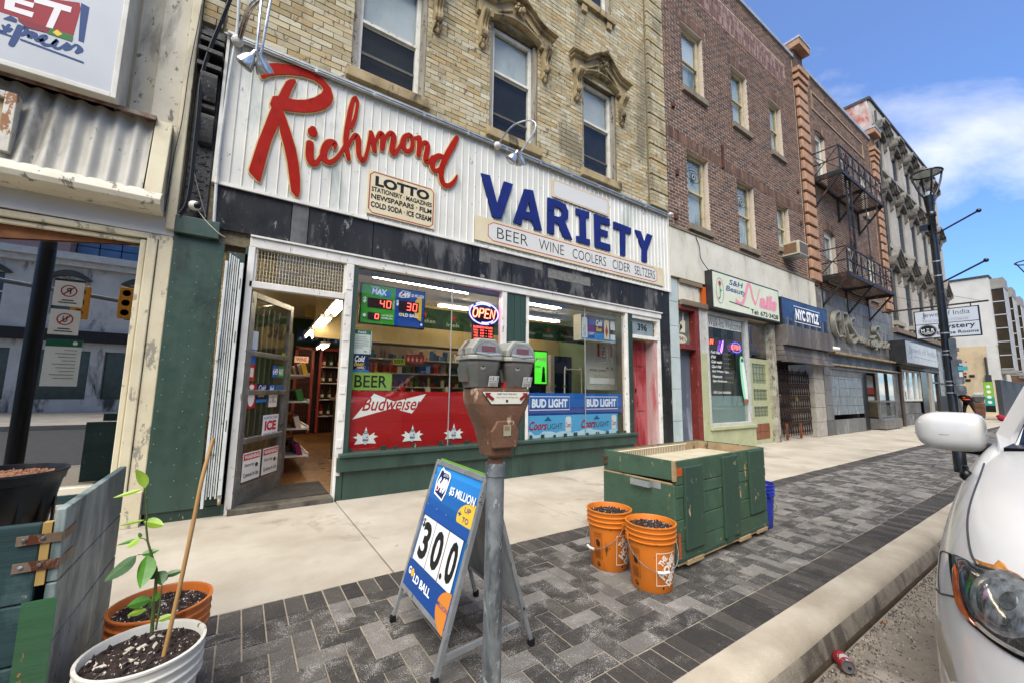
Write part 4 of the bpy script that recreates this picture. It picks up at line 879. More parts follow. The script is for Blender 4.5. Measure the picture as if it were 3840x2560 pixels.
for x in (.02, .78):
    w = .44; L = [(0, .56), (.115, .92), (.5, .84), (1, .92), (.88, .60), (.45, .69)] if False else [(0, .52), (.26, .96), (.54, .82), (1.0, .96), (.80, .60), (.52, .70)]
    P = [(x + p[0] * w, p[1]) for p in L]
    if x > .5: P = [(x, .52), (x + .22 * .95, .93), (.999, .93), (.999, .62), (x + .1, .68)]
    a.p('#ece9e2', P, name='bow_tie')
    if x < .5: a.t('#a8191c', 'Budweiser', x + .05, .66, x + w - .02, .90, .012, .35)
    else: a.t('#a8191c', 'Bu', x + .09, .70, x + .19, .88, .015, .35)
for x in (.10, .38, .66, .93): leafcan(a, x, .20, .062)
a.done(t)
def cans(a, x0, x1, y0, y1, body, txt, tc='#a31f2a'):
    a.p(body, [(x0, y0 + .03), (x1, y0 + .03), (x1, y1 - .08), (x1 - (x1 - x0) * .15, y1), (x0 + (x1 - x0) * .15, y1), (x0, y1 - .08)], name='can')
    a.t(tc, txt, x0 + .004, y0 + (y1 - y0) * .3, x1 - .004, y0 + (y1 - y0) * .65, .02)
t, a = poster('blue_beer_banner', 3.368, 5.36, .80, 1.12, '#2a63ae', 'blue BUD LIGHT banner across the right window', 'banner'); a.r('#193f8c', 0, 0, 1, .36)
for x in (.03, .57): a.l('#e8eaf0', [(x, .24), (x + .38, .24), (x + .38, .84), (x, .84)], .006, closed=True); a.t('#eceef4', 'BUD LIGHT', x + .02, .34, x + .36, .74, .05)
a.done(t)
t, a = poster('light_blue_beer_banner', 3.368, 5.25, .482, .798, '#5aa9d4', 'light blue Coors LIGHT banner with mountains along the bottom of right window', 'banner')
r = random.Random(2); a.p('#c4dbe6', [(0, 0)] + [(i / 24, .12 + r.random() * .2) for i in range(25)] + [(1, 0)], name='mountain')
for x in (.03, .56):
    a.t('#a3182b', 'Coors', x, .34, x + .17, .74, .03, .35); a.t('#41535c', 'LIGHT', x + .175, .36, x + .33, .62, .01); a.p('#1d5d86', [(x + .14, .74), (x + .22, .74), (x + .18, .95)], name='mountain'); cans(a, x + .36, x + .42, .18, .92, '#d9dcdc', 'Coors')
a.done(t)
x0, x1, z0, z1 = span(zw, (178, 1268), (620, 1508), PY)
t, a = poster('beer_sign', 1.0, at(*zw(622, 1400), PY)[0], 1.13, at(*zw(400, 1272), PY)[1], '#86a644', 'lime green BEER sign in the left window', 'sign'); a.t('#1c241d', 'BEER', .08, .16, .88, .85, .012); a.done(t)
t, a = poster('cold_beer_poster', 1.0, at(*zw(378, 1160), PY)[0], at(*zw(280, 1266), PY)[1], at(*zw(280, 1076), PY)[1], '#0f1c46', 'dark blue Cold Beer HERE poster above the lime green sign in left window')
a.r('#2a6fb4', 0, 0, 1, .14); a.t('#eef0f4', 'Cold', .14, .58, .76, .92, .03, .3); a.t('#e3b13c', 'Beer', .10, .34, .74, .58, .02, .25); a.l('#e3b13c', [(.22, .36), (.80, .36), (.80, .20), (.5, .06), (.22, .20)], .02); a.t('#eef0f4', 'HERE', .30, .20, .72, .31, .01); a.done(t)
t, a = poster('pass_certificate', 1.0, at(*zw(408, 950), PY)[0], at(*zw(300, 1070), PY)[1], at(*zw(300, 820), PY)[1], '#d9dcd4', 'green headed PASS certificate taped at top left of the shop window', 'notice'); a.r('#2c6e5a', 0, .82, .93, 1); a.r('#2c6e5a', .93, 0, .96, 1); a.t('#e9ece6', 'PASS', .22, .86, .68, .95, .02)
for k, (p, q) in enumerate(((.2, .7), (.1, .75), (.08, .85), (.08, .8), (.08, .85), (.08, .5))): a.r('#7f8a86', p, .70 - k * .09, q, .71 - k * .09 + .008, name='printed_line')
a.t('#2a3a36', 'MLL', .6, .08, .8, .13, .02); a.done(t)
# lottery jackpot display
x0, x1 = at(*zw(300, 500), 4.72)[0], at(*zw(968, 600), 4.72)[0]; z1 = at(*zw(320, 325), 4.72)[1]; z0 = at(*zw(300, 735), 4.72)[1]
t = T('jackpot_display', 'green and blue lottery jackpot display with red digits hanging at top of left window', 'display', (x0, 4.72, z0))
box('casing', x0 - .012, x1 + .012, 4.72, 4.77, z0 - .012, z1 + .012, P_('#15171a', .4), t); a = wallart(x0, x1, z0, z1, 4.718)
a.r('#3f9e2c', 0, 0, .515, 1); a.r('#1a4aa0', .515, 0, 1, 1)
led = P_('#ff5040', .4, 3.0); dk = P_('#2a0a0c', .3)
def seg(a, x, y, w, h, ch):
    S = dict(zip('abcdefg', [((0, 1), (1, 1)), ((1, 1), (1, .5)), ((1, .5), (1, 0)), ((0, 0), (1, 0)), ((0, .5), (0, 0)), ((0, 1), (0, .5)), ((0, .5), (1, .5))]))
    for s_ in {'0': 'abcdef', '3': 'abgcd', '4': 'fgbc', '5': 'afgcd'}[ch]:
        (p, q), (r_, u) = S[s_]; a.l(led, [(x + p * w + .1 * q * w, y + q * h), (x + r_ * w + .1 * u * w, y + u * h)], .012, name='lit_digit')
for px, c in ((.22, '#2e6fc4'), (.32, '#5aa8dc'), (.42, '#2e6fc4')): a.e(c, px - .03, .84 - (px - .22) * .15, .06)
a.t('#f0f2ee', 'MAX', .15, .76, .38, .92, .03, .1); a.t('#e8f0e0', 'Lotto', .14, .93, .26, .985)
a.r(dk, .09, .40, .47, .66); seg(a, .28, .44, .06, .18, '4'); seg(a, .38, .44, .06, .18, '0'); a.t('#eef2ea', '$', .02, .50, .07, .66, .03); a.t('#eef2ea', 'MILLION', .475, .42, .505, .64, 0, rot=-90)
a.r(dk, .10, .09, .29, .27); seg(a, .21, .12, .05, .12, '0'); a.t('#eef2ea', 'x $1 MILLION', .31, .20, .48, .25, .02); a.t('#eef2ea', 'MAXMILLIONS', .31, .13, .48, .18, .02); a.e('#eef2ea', .05, .18, .025)
a.e('#e5b83a', .95, .52, .13, .34, 24, a0=90, a1=270); a.r(dk, .57, .40, .90, .68); seg(a, .70, .44, .06, .19, '3'); seg(a, .80, .44, .06, .19, '0'); a.t('#eef2ea', '$', .525, .52, .565, .68, .03)
a.l('#f0f0f0', [(.56, .78), (.60, .76), (.74, .80), (.75, .93), (.62, .95), (.57, .86)], .01, closed=True); a.t('#f2f2f0', '649', .565, .78, .74, .92, .05); a.e('#c02a24', .60, .835, .016); a.t('#f2f2f0', '$5 MILLION', .765, .80, .975, .90, .02); a.t('#f2f2f0', 'G LD BALL', .57, .25, .90, .34, .03); a.e('#e8c43c', .625, .295, .022); a.e('#f2f2f0', .95, .08, .018); a.done(t)
for x in (x0 + .1, x1 - .1): O('hanging_wire', MB().tube([(x, 4.745, z1 + .01), (x + .02, 4.74, z1 + .08), (x, 4.74, z1 + .2)], .0025, 5), P_('#222222'), t)
# OPEN neon
cxo, czo = at(*zw(1612, 645), 4.74); t = T('open_neon', 'OPEN neon sign with blue oval and business hours panel in left shop window', 'neon sign', (cxo, 4.74, czo))
rx = (at(*zw(1778, 645), 4.74)[0] - at(*zw(1450, 645), 4.74)[0]) / 2; rz_ = rx * .66
O('backing_board', MB().prism([(cxo + rx * cos(k * pi / 16), 4.745, czo + rz_ * sin(k * pi / 16)) for k in range(32)], (0, .02, 0)).box(cxo - rx * .72, cxo + rx * .66, 4.747, 4.77, czo - rz_ * 3.2, czo - rz_ * .6), P_('#0c0c12', .3), t)
blu = P_('#6d6cff', .4, 5.0); ror = P_('#ff6a50', .4, 5.0)
for a0, a1, k in ((-60, 125, .93), (140, 290, .93), (60, 150, .80), (260, 318, .80)): O('blue_tube', MB().tube([(cxo + rx * k * cos(radians(a0 + (a1 - a0) * i / 24)), 4.738, czo + rz_ * k * sin(radians(a0 + (a1 - a0) * i / 24))) for i in range(25)], .0085, 6), blu, t)
W_ = rx * .36; H_ = rz_ * .62
def gl(pts, cx_): return [(cx_ + (x + .18 * y) * W_, 4.736, czo + y * H_) for x, y in pts]
for cx_, strokes in ((cxo - rx * .56, [[(cos(k * pi / 8) * .42, sin(k * pi / 8) * .62) for k in range(17)]]), (cxo - rx * .17, [[(-.35, -.62), (-.35, .62), (.2, .62), (.38, .35), (.2, .02), (-.3, .0)]]), (cxo + rx * .18, [[(.35, .62), (-.3, .62), (-.3, -.62), (.35, -.62)], [(-.3, 0), (.25, 0)]]), (cxo + rx * .56, [[(-.38, -.62), (-.38, .62), (.34, -.62), (.34, .62)]])):
    m = MB()
    for s_ in strokes: m.tube(gl(s_, cx_), .0085, 6)
    O('red_tube', m, ror, t)
a = wallart(cxo - rx * .7, cxo + rx * .64, czo - rz_ * 3.15, czo - rz_ * 1.05, 4.746); a.t(led, 'BUSINESS HOURS', .04, .88, .96, .97, .01)
for k in range(7):
    z = .76 - k * .115
    for p, q, s_ in ((.05, .25, ['MON', 'TUE', 'WED', 'THU', 'FRI', 'SAT', 'SUN'][k]), (.36, .54, '9:00'), (.62, .68, '-'), (.76, .95, '9:00')): a.t(led, s_, p, z + (.03 if s_ == '-' else 0), q, z + (.045 if s_ == '-' else .07))
a.done(t)
# light box with beer cans in right window
x0, x1 = at(*zd(312, 400), 4.72)[0], at(*zd(620, 450), 4.72)[0]; z1 = at(*zd(312, 310), 4.72)[1]; z0 = at(*zd(312, 525), 4.72)[1]
t = T('beer_light_box', 'hanging light box picturing beer cans in the right window', 'light box', (x0, 4.72, z0)); box('case', x0, x1, 4.722, 4.90, z0 - .02, z1 + .01, P_('#b9b8ac', .5), t); a = wallart(x0, x1, z0, z1, 4.72)
a.r('#3a3f63', 0, 0, 1, 1); a.r('#3f86c4', 0, 0, 1, .3)
cans(a, .02, .17, .02, .9, '#d8dbe0', ''); a.t('#1c2850', 'ULTRA', .06, .12, .13, .6, .02, rot=90); cans(a, .20, .37, .02, .88, '#24489a', 'BUD'); a.t('#eef', 'LIGHT', .21, .18, .36, .30) if False else a.t('#e8eaf2', 'LIGHT', .21, .18, .36, .30, .02)
a.t('#eef0f4', 'Cold', .41, .60, .60, .86, .03, .3); a.t('#e3b13c', 'Beer', .41, .36, .60, .56, .03, .3); cans(a, .65, .80, .04, .9, '#dcc9a8', ''); a.p('#a8402c', [(.68, .42), (.725, .72), (.77, .42), (.725, .15)]); cans(a, .84, .98, .04, .88, '#cfd0cc', ''); a.r('#2a3f36', .84, .3, .98, .5); a.done(t)
for x in (x0 + .1, x1 - .1): O('hanging_wire', MB().tube([(x, 4.8, z1), (x, 4.8, 2.6)], .002, 5), P_('#aaaaaa'), t)
# doors: red door 396, tiles, blue-white pilaster, hand sign door
fr6 = T('door_396', 'faded red panelled door with a 396 transom right of the green shopfront', 'door', (5.62, FY, 0))
reddoor = M('faded_red_paint', '#82282c', '#95393c', sc=2.5, rough=.6, spec=.2, stain='#a5585a', ssc=2, sth=.5)
X6a, X6b = 5.60, 6.24
O('door_leaf', MB().box(X6a, X6b, 4.80, 4.84, .03, 2.08), reddoor, fr6)
for cx_ in (X6a + .09, X6a + .36):
    for z0_, z1_ in ((.14, .70), (.82, 1.50), (1.62, 1.92)):
        w_ = .19; O('door_panel', MB().box(cx_, cx_ + w_, 4.785, 4.80, z0_, z1_), reddoor, fr6, bev=.010)
O('door_knocker', MB().ball((5.92, 4.775, 1.56), .012, 8, 5).box(5.91, 5.925, 4.775, 4.795, 1.15, 1.22), M('brass', '#6a4a2a', '#7a5a36', metal=.8, rough=.4), fr6)
box('door_frame', X6b, X6b + .065, 4.60, 4.84, 0, 2.12, M('pinkish_white', '#bba9a2', '#ab8886', sc=5, streak=1, rough=.6, stain='#a8585c', ssc=3, sth=.55), fr6, bev=.004); box('door_frame', X6b + .07, X6b + .15, 4.575, 4.66, 0, 2.50, whitep, fr6, bev=.004)
box('transom_rail', 5.585, X6b + .07, 4.575, 4.66, 2.09, 2.15, whitep, fr6); box('head_rail', 5.585, X6b + .15, 4.574, 4.655, 2.44, 2.50, whitep, fr6)
box('step', 5.58, 6.40, 4.60, 4.85, -.01, .03, concrete, fr6); box('transom_glass', 5.60, X6b, 4.625, 4.630, 2.15, 2.44, M('frosted_glass', '#6f7d80', '#818e90', sc=5, rough=.35, bump=.3, bsc=400), fr6)
a = wallart(5.60, X6b, 2.15, 2.44, 4.62); a.t('#17191a', '396', .32, .30, .72, .75, .02); a.done(fr6)
bt = T('black_tile_pier', 'narrow pier of black glass tiles beside the faded red door', 'tile cladding', (6.42, FY, 0))
for k, (a_, b_) in enumerate([(0, .78), (.785, 1.22), (1.225, 1.62), (1.625, 1.95), (1.955, 2.27), (2.275, 2.595)]): box('glass_tile', 6.41, 6.70, 4.585, 4.66, a_ + .003, b_, vitro, bt)
palet = M('pale_blue_tile', '#a5b0ac', '#b3bcb7', sc=3, rough=.3, stain='#9aa8a4', ssc=3, sth=.58)
pt_ = T('pale_tile_pier', 'pale blue glass tile pier between the black tiles and the red door frame', 'tile cladding', (6.76, FY, 0))
for a_, b_ in [(0, .62), (.625, 1.22), (1.225, 1.82), (1.825, 2.42), (2.425, 2.90), (2.905, 3.36)]: box('glass_tile', 6.73, 7.02, 4.60, 4.70, a_ + .003, b_, palet, pt_)
# ================================================================== left neighbour: cream shopfront with corrugated fascia
z1m = Zm(0, 0, .574); z2 = Zm(0, 850, .7018)
creamp = M('peeling_cream_paint', '#c9bfa0', '#bdb193', sc=4, rough=.7, bump=.4, bsc=40, wear='#8a8474', wsc=8, wth=.66, stain='#a39c86', ssc=2, sth=.6)
creamw = M('off_white_paint', '#c7c0ac', '#b9b19b', sc=3, rough=.65, bump=.3, bsc=40, wear='#6d675a', wsc=12, wth=.68, stain='#8f897a', ssc=2.2, sth=.58)
dirtyw = M('grimy_white_metal', '#b7b3a6', '#a39f92', sc=2.5, rough=.6, stain='#7a766a', ssc=2.4, sth=.54, wear='#5b574c', wsc=14, wth=.80)
nb = T('cream_shop_building', 'cream painted shop building on the far left with corrugated fascia and a big display window', 'building', (-1.6, 4.7, 0))
box('wall', -6, -.60, 4.75, 5.0, 2.3, 12, creamw, nb)
for a_, b_, yy, z0_ in ((-1.02, -.86, 4.66, 3.48), (-.86, -.66, 4.58, 2.62), (-1.25, -1.02, 4.70, 3.48)): box('pier', a_, b_, yy, 4.80, z0_, 12, creamw, nb, bev=.01)
box('pier', -.66, -.59, 4.52, 4.8, 2.52, 12, creamp, nb, bev=.01)
m = MB(); cols = []
xs_ = [-3.4 + i * .0125 for i in range(212)]; xs_ = [x for x in xs_ if x < -.80]; rows = [(3.47, 4.56), (3.2, 4.50), (2.95, 4.46), (2.76, 4.42)]
for z, y in rows:
    for x in xs_: m.v.append((x, y - .042 * (0.5 + .5 * sin(x * 2 * pi / .118)), z))
n = len(xs_)
for r_ in range(3):
    for i in range(n - 1): m.f.append((r_ * n + i, (r_ + 1) * n + i, (r_ + 1) * n + i + 1, r_ * n + i + 1))
O('corrugated_panel', m, dirtyw, nb, smooth=True)
pr = [(4.44, 2.80), (4.40, 2.79), (4.345, 2.74), (4.33, 2.70), (4.345, 2.66), (4.42, 2.63), (4.6, 2.63)]
O('rounded_ledge', MB().prism([(-3.4, y, z) for y, z in pr], (2.72, 0, 0)), creamw, nb, bev=.004)
O('end_pilaster', MB().prism([(-.80, 4.60, 3.47), (-.80, 4.48, 3.47), (-.80, 4.37, 2.74), (-.80, 4.60, 2.72)], (.115, 0, 0)), creamp, nb, bev=.006)
box('fascia_board', -3.4, -.60, 4.56, 4.62, 2.47, 2.63, M('clean_white_board', '#bcbab2', '#adaba3', sc=1.5, rough=.4), nb)
O('rusty_angle', MB().box(-3.4, -.79, 4.43, 4.60, 3.470, 3.478).box(-3.4, -.79, 4.43, 4.436, 3.44, 3.470), M('rusted_steel', '#6a3a20', '#8a8578', sc=9, rough=.8, bump=.5), nb)
# header strips, sagging board and window
O('window_header', MB().bar((-3.4, 4.60, 2.41), (-.60, 4.59, 2.445), .05, .05).bar((-3.4, 4.62, 2.35), (-.60, 4.62, 2.395), .04, .035), creamp, nb, bev=.006)
O('sagging_board', MB().prism([(-3.4, 4.655, 2.36), (-3.4, 4.655, 2.00), (-.85, 4.655, 2.37)], (0, .012, 0)), M('brown_plywood', '#6f4120', '#8a5a34', sc=6, rough=.8), nb)
lg = glassmat('left_shop_glass', (.8, .82, .82), .66, 1.0)
O('glass_pane', MB().box(-3.4, -.815, 4.68, 4.686, .34, 2.39), lg, nb)
O('corner_post', MB().box(-.815, -.775, 4.57, 4.74, .02, 2.40).box(-.77, -.70, 4.545, 4.74, .02, 2.42).box(-.695, -.595, 4.56, 4.74, .0, 2.44), creamp, nb, bev=.008)
box('post_foot', -.74, -.60, 4.53, 4.56, .0, .28, creamp, nb, bev=.004)
O('window_sill', MB().box(-3.4, -.815, 4.62, 4.74, .28, .34), creamw, nb); box('stall_riser', -3.4, -.815, 4.70, 4.76, -.01, .28, concrete, nb)
box('inside_ledge', -3.4, -.82, 4.8, 5.6, .30, .33, M('old_boards', '#9a9282', '#857c6c', sc=5, rough=.8), nb)
box('dark_interior', -6, -.62, 6.6, 6.7, 0, 2.4, darkroom, nb); box('dark_ceiling', -6, -.62, 4.8, 6.6, 2.40, 2.43, darkroom, nb); box('dark_floor', -6, -.62, 5.6, 6.6, .02, .05, darkroom, nb); box('side_wall', -.64, -.60, 4.76, 6.6, 0, 2.5, darkroom, nb)
# vent grille
vx, vz = at(*z1m(100, 690), 4.40); vt_ = T('vent_grille', 'rusty white vent frame with round holes set in the corrugated fascia', 'vent', (vx - .3, 4.4, 2.84))
O('frame', MB().box(vx - .05, vx + .01, 4.38, 4.46, 2.84, 3.30).box(vx - .5, vx - .05, 4.38, 4.46, 3.25, 3.30).box(vx - .5, vx - .05, 4.38, 4.46, 2.84, 2.87), M('rusty_white', '#cbc6b6', '#b3ad9c', sc=8, wear='#8a5a30', wsc=12, wth=.62, rough=.6), vt_, bev=.004)
box('slotted_plate', vx - .5, vx - .05, 4.42, 4.44, 2.87, 3.25, M('stained_plate', '#a3936f', '#7c6a48', sc=9, rough=.7), vt_)
m = MB()
for k in range(5):
    for q in range(4): m.lathe([(.022, 0), (.022, .003)], (vx - .11 - q * .09, 4.419, 2.91 + k * .074), 12, 'y')
O('vent_hole', m, P_('#0b0908'), vt_, kind='stuff')
# lit sign box
SX, SZ = -1.03, 3.47
et = T('express_sign', 'big white illuminated sign box with a red emblem and blue script xpress', 'shop sign', (-2.2, 4.33, SZ))
O('frame', MB().box(SX - .035, SX, 4.33, 4.62, SZ, 6.0).box(-3.6, SX - .035, 4.33, 4.62, SZ, SZ + .04), M('sign_frame_white', '#c9c6ba', '#b4b0a3', sc=5, rough=.5), et, bev=.004)
box('sign_face', -3.6, SX - .035, 4.345, 4.36, SZ + .04, 6.0, M('sign_face', '#a6a9ab', '#aeb1b2', sc=1, rough=.35), et)
z1p = lambda x, y: at(*z1m(x, y), 4.345)
class Free:
    pass
def fart(par, c, pts, d, name='printed_shape', y=4.345, f=z1m):
    P = [at(*f(*p), y) for p in pts]; O(name, MB().prism([(x, y - d, z) for x, z in P], (0, .001, 0)), P_(c), par)
fart(et, '#8e2430', [(-60, -60), (520, 20), (528, 60), (480, 235), (440, 225), (-60, 60)], .001, 'emblem')
fart(et, '#ddd9d4', [(40, -40), (28, 60), (210, 118), (222, 85), (95, 48), (100, 20), (215, 55), (225, 25), (110, -8), (112, -40)], .0025, 'emblem_letter')
fart(et, '#ddd9d4', [(230, -20), (470, 50), (462, 85), (400, 68), (345, 190), (300, 178), (355, 55), (222, 18)], .0025, 'emblem_letter')
fart(et, '#24406e', [(530, 20), (585, 50), (548, 282), (512, 270)], .001, 'flag_stripe'); fart(et, '#24406e', [(20, 125), (70, 105), (112, 130), (105, 150)], .0035, 'flag_stripe'); fart(et, '#7a2430', [(118, 118), (330, 190), (310, 218), (180, 185), (120, 140)], .004, 'flag_stripe'); fart(et, '#2f6a34', [(315, 182), (478, 235), (470, 275), (310, 222)], .0035, 'flag_stripe'); fart(et, '#d9b93a', [(345, 215), (375, 197), (410, 228), (378, 240)], .0042, 'flag_stripe')
for pts in ([(-20, 190, 16), (20, 215, 16), (50, 175, 10), (60, 165, 10)], [(20, 170, 10), (45, 200, 18), (75, 190, 10)], [(130, 175, 18), (110, 230, 22), (75, 295, 20)], [(125, 195, 12), (160, 180, 14), (175, 210, 18), (140, 232, 12)], [(175, 225, 8), (195, 245, 18), (205, 215, 14), (235, 222, 10)], [(235, 225, 12), (240, 260, 20), (265, 268, 12), (300, 250, 10), (300, 235, 10), (270, 245, 14), (285, 290, 18), (330, 298, 12)], [(330, 298, 8), (375, 262, 12), (350, 300, 18), (385, 320, 12), (440, 285, 10)], [(440, 285, 10), (455, 310, 20), (425, 325, 14)], [(470, 310, 8), (500, 295, 10), (525, 325, 22), (500, 345, 14)], [(0, 215, 9), (90, 245, 9)], [(140, 262, 9), (540, 410, 9)]):
    W3 = [(*z1p(x, y), w * .00165) for x, y, w in pts]; r_ = ribbon(W3, 4.345, .0015 + random.random() * .001); O('script_stroke', r_, P_('#24406e'), et)
# charred timber bracket column, cables, camera
char = M('charred_timber', '#0e0d0c', '#26231f', sc=12, rough=.55, bump=1.0, bsc=45, wear='#5a544a', wsc=22, wth=.70)
cc = T('charred_column', 'blackened charred wooden column with carved bracket between cream pier and white sign board', 'column', (-.45, 4.6, 2.6))
box('shaft', -.575, -.385, 4.60, 4.75, 2.66, 4.62, char, cc, bev=.01)
def brk(x0, x1, z1_, z0_, d): 
    pr = smoothpts([(0, z1_), (d, z1_ - .02), (d * 1.05, z1_ - .10), (d * .7, z1_ - .28), (d * .45, z0_ + .12), (d * .55, z0_ + .04), (d * .2, z0_), (0, z0_ - .02)], 3)
    return MB().prism([(x0, 4.61 - p, z) for p, z in pr], (x1 - x0, 0, 0))
O('bracket', brk(-.54, -.41, 4.10, 3.72, .13), char, cc); O('bracket', brk(-.535, -.405, 3.70, 3.42, .10), char, cc)
for z, d in ((4.50, .05), (4.42, .08), (4.28, .13), (4.14, .11)): box('moulding', -.575, -.385, 4.60 - d, 4.62, z, z + .045, char, cc, bev=.006)
m = MB()
rr = random.Random(6)
for k in range(60): x = -.57 + rr.random() * .16; z = 2.7 + rr.random() * .75; m.box(x, x + rr.uniform(.01, .03), 4.594 - rr.random() * .006, 4.60, z, z + rr.uniform(.006, .02))
O('char_flake', m, char, cc, kind='stuff')
cb = T('power_cables', 'bundle of black cables running down over the charred column', 'cable', (-.5, 4.5, 2.7)); bk = P_('#26282b', .5)
for k in range(3):
    P = smoothpts([(*at(*z1m(x + k * 9, y), 4.48),) for x, y in [(1500, -20), (1440, 130), (1370, 300), (1310, 500), (1285, 750), (1258, 1000), (1240, 1180), (1210, 1330), (1165, 1400)]], 4)
    O('cable', MB().tube([(x, 4.48 + .01 * k, z) for x, z in P], .0065, 6), bk, cb)
P = smoothpts([at(*z1m(x, y), 4.50) for x, y in [(1250, 1050), (1280, 1180), (1320, 1330), (1345, 1420)]], 4); O('cable', MB().tube([(x, 4.50, z) for x, z in P], .004, 6), P_('#6a6a66'), cb)
P = smoothpts([at(*z1m(x, y), 4.52) for x, y in [(1320, 40), (1280, 250), (1235, 480), (1190, 800), (1140, 1020), (1095, 1300), (1080, 1390)]], 4); O('cable', MB().tube([(x, 4.50, z) for x, z in P], .0045, 6), bk, cb)
cd_ = T('white_conduit', 'white painted conduit clipped to left edge of the white sign board', 'conduit', (-.39, 4.53, 2.4)); m = MB()
P = [at(*z1m(x, y), 4.53) for x, y in [(1560, -20), (1545, 220), (1500, 480), (1470, 700), (1435, 950), (1415, 1180), (1400, 1420), (1395, 1560)]]; m.tube([(x, 4.53, z) for x, z in smoothpts(P, 3)], .013, 8)
O('pipe', m, M('painted_pipe', '#b9bcb8', '#a3a6a2', rough=.5), cd_, smooth=True); O('coupling', MB().tube([(P[5][0], 4.53, P[5][1] - .03), (P[5][0], 4.53, P[5][1] + .03)], .018, 8), whitew, cd_)
cx1, cz1 = at(449, 472, 4.50); sc_ = T('security_camera', 'small white security camera on the charred column', 'camera', (cx1, 4.6, cz1))
O('housing', MB().add(*[(lambda b_: b_)(x) for x in (MB().ball((cx1 - .01, 4.52, cz1), (.052, .05, .044), 14, 8).v, MB().ball((0, 0, 0), 1, 14, 8).f)]), P_('#d6d0c6', .35), sc_, smooth=True)
O('lens', MB().ball((cx1 + .012, 4.487, cz1 - .004), (.030, .022, .030), 14, 8), P_('#14161a', .15), sc_, smooth=True)
O('wire', MB().tube(smoothpts([(cx1 + .02, 4.51, cz1 - .04), (cx1 + .10, 4.50, cz1 - .14), (cx1 + .19, 4.50, cz1 - .22), (cx1 + .24, 4.52, cz1 - .24)], 4), .003, 5), P_('#d0cabc'), sc_)
# green plywood cover, capping box and folding gate
gp = T('green_plywood_cover', 'tall dark green plywood cover panel between cream post and the folding gate', 'panel', (-.35, 4.56, .05))
gx0, _ = at(*z2(930, 60), 4.56); gx1, _ = at(*z2(1150, 600), 4.56)
box('plywood_sheet', gx0, gx1, 4.555, 4.58, .09, 2.49, green, gp, bev=.003); box('cap_box', gx0 + .0, gx1 - .05, 4.50, 4.62, 2.50, 2.66, green, gp, bev=.004); box('bottom_rail', gx0 + .02, gx1 + .18, 4.57, 4.66, .0, .09, greend, gp); box('side_stile', -.06, -.035, 4.56, 4.70, .0, 2.50, green, gp)
m = MB(); r_ = random.Random(8)
for k in range(16):
    for x in (gx0 + .03, (gx0 + gx1) / 2, gx1 - .03): m.ball((x + r_.uniform(-.01, .01), 4.555, .2 + k * .145 + r_.uniform(-.03, .03)), (.004, .003, .004), 6, 4)
O('screw_head', m, P_('#8a9a8c'), gp, kind='stuff')
ag = T('folding_gate', 'white folded steel accordion gate standing left of the shop door', 'gate', (-.13, 4.5, .1)); wg = M('gate_white', '#c6c9c4', '#b4b8b2', sc=6, rough=.45, wear='#7c6a54', wsc=18, wth=.72)
box('back_plate', -.20, -.04, 4.56, 4.57, .1, 2.42, greend, ag)
O('end_channel', MB().box(-.205, -.183, 4.47, 4.53, .10, 2.30), wg, ag, bev=.003)
for k in range(5): O('folded_slat', MB().box(-.178 + k * .0165, -.168 + k * .0165, 4.485 + (k % 2) * .01, 4.54, .17 + (k % 2) * .02, 2.38 - k * .01), wg, ag)
O('front_channel', MB().box(-.092, -.062, 4.46, 4.54, .20, 2.30), wg, ag, bev=.003)
for z in (.75, 1.55, 2.05): O('slot', MB().box(-.080, -.074, 4.457, 4.461, z, z + .10), P_('#4a2c1c'), ag)
O('caster_wheel', MB().lathe([(.0, -.012), (.03, -.012), (.034, 0), (.03, .012), (0, .012)], (-.075, 4.50, .14), 16, 'x'), M('dirty_wheel', '#a89c84', '#6d6250', rough=.6), ag); O('caster_fork', MB().box(-.095, -.06, 4.49, 4.53, .165, .205), trim, ag)
hz = at(*z2(1175, 640), 4.45); O('handle_plate', MB().box(-.205, -.185, 4.455, 4.47, 1.38, 1.62), wg, ag, bev=.004)

# ================================================================== red brick building with the nail salon
rbrick = M('dark_red_brick', '#553a30', '#654639', sc=9, rough=.9, bump=.5, bsc=120, grain=.14, rnd=1, rcol=['#45342a', '#6f4e3a', '#382f29', '#7f5c45', '#544031', '#684a37'], stain='#85695a', ssc=5, sth=.62)
mortl = M('light_mortar', '#c4b6a3', '#b0a190', sc=20, rough=1, bump=.4, bsc=120)
rb = T('red_brick_building', 'three storey dark red brick building with sash windows above the nail salon', 'building', (6.78, FY, 0))
RH = [(7.52, 8.36, 7.80, 9.40), (9.62, 10.42, 7.80, 9.40), (11.66, 12.40, 7.80, 9.40), (7.54, 8.36, 4.66, 6.34), (9.62, 10.44, 4.68, 6.36), (11.70, 12.44, 5.05, 6.36)]
wall(6.76, 13.5, 2.9, 11.7, FY, .3, RH, mortl, rb)
for h in RH: box('dark_interior', h[0], h[1], FY + .3, FY + .34, h[2], h[3], darkroom, rb)
SB = [(6.78, 13.45, 6.40, 6.62), (7.40, 8.5, 9.42, 9.64), (9.5, 10.55, 9.42, 9.64), (11.55, 12.55, 9.42, 9.64), (8.1, 12.9, 10.25, 10.98)]
brickwork(rb, 6.78, 13.45, 4.38, 11.55, FY, RH + SB, rbrick, joint=.017, proud=.005)
for s_ in SB[:4]: brickwork(rb, s_[0], s_[1], s_[2], s_[3], FY, [], rbrick, bw=.072, bh=.215, single=0)
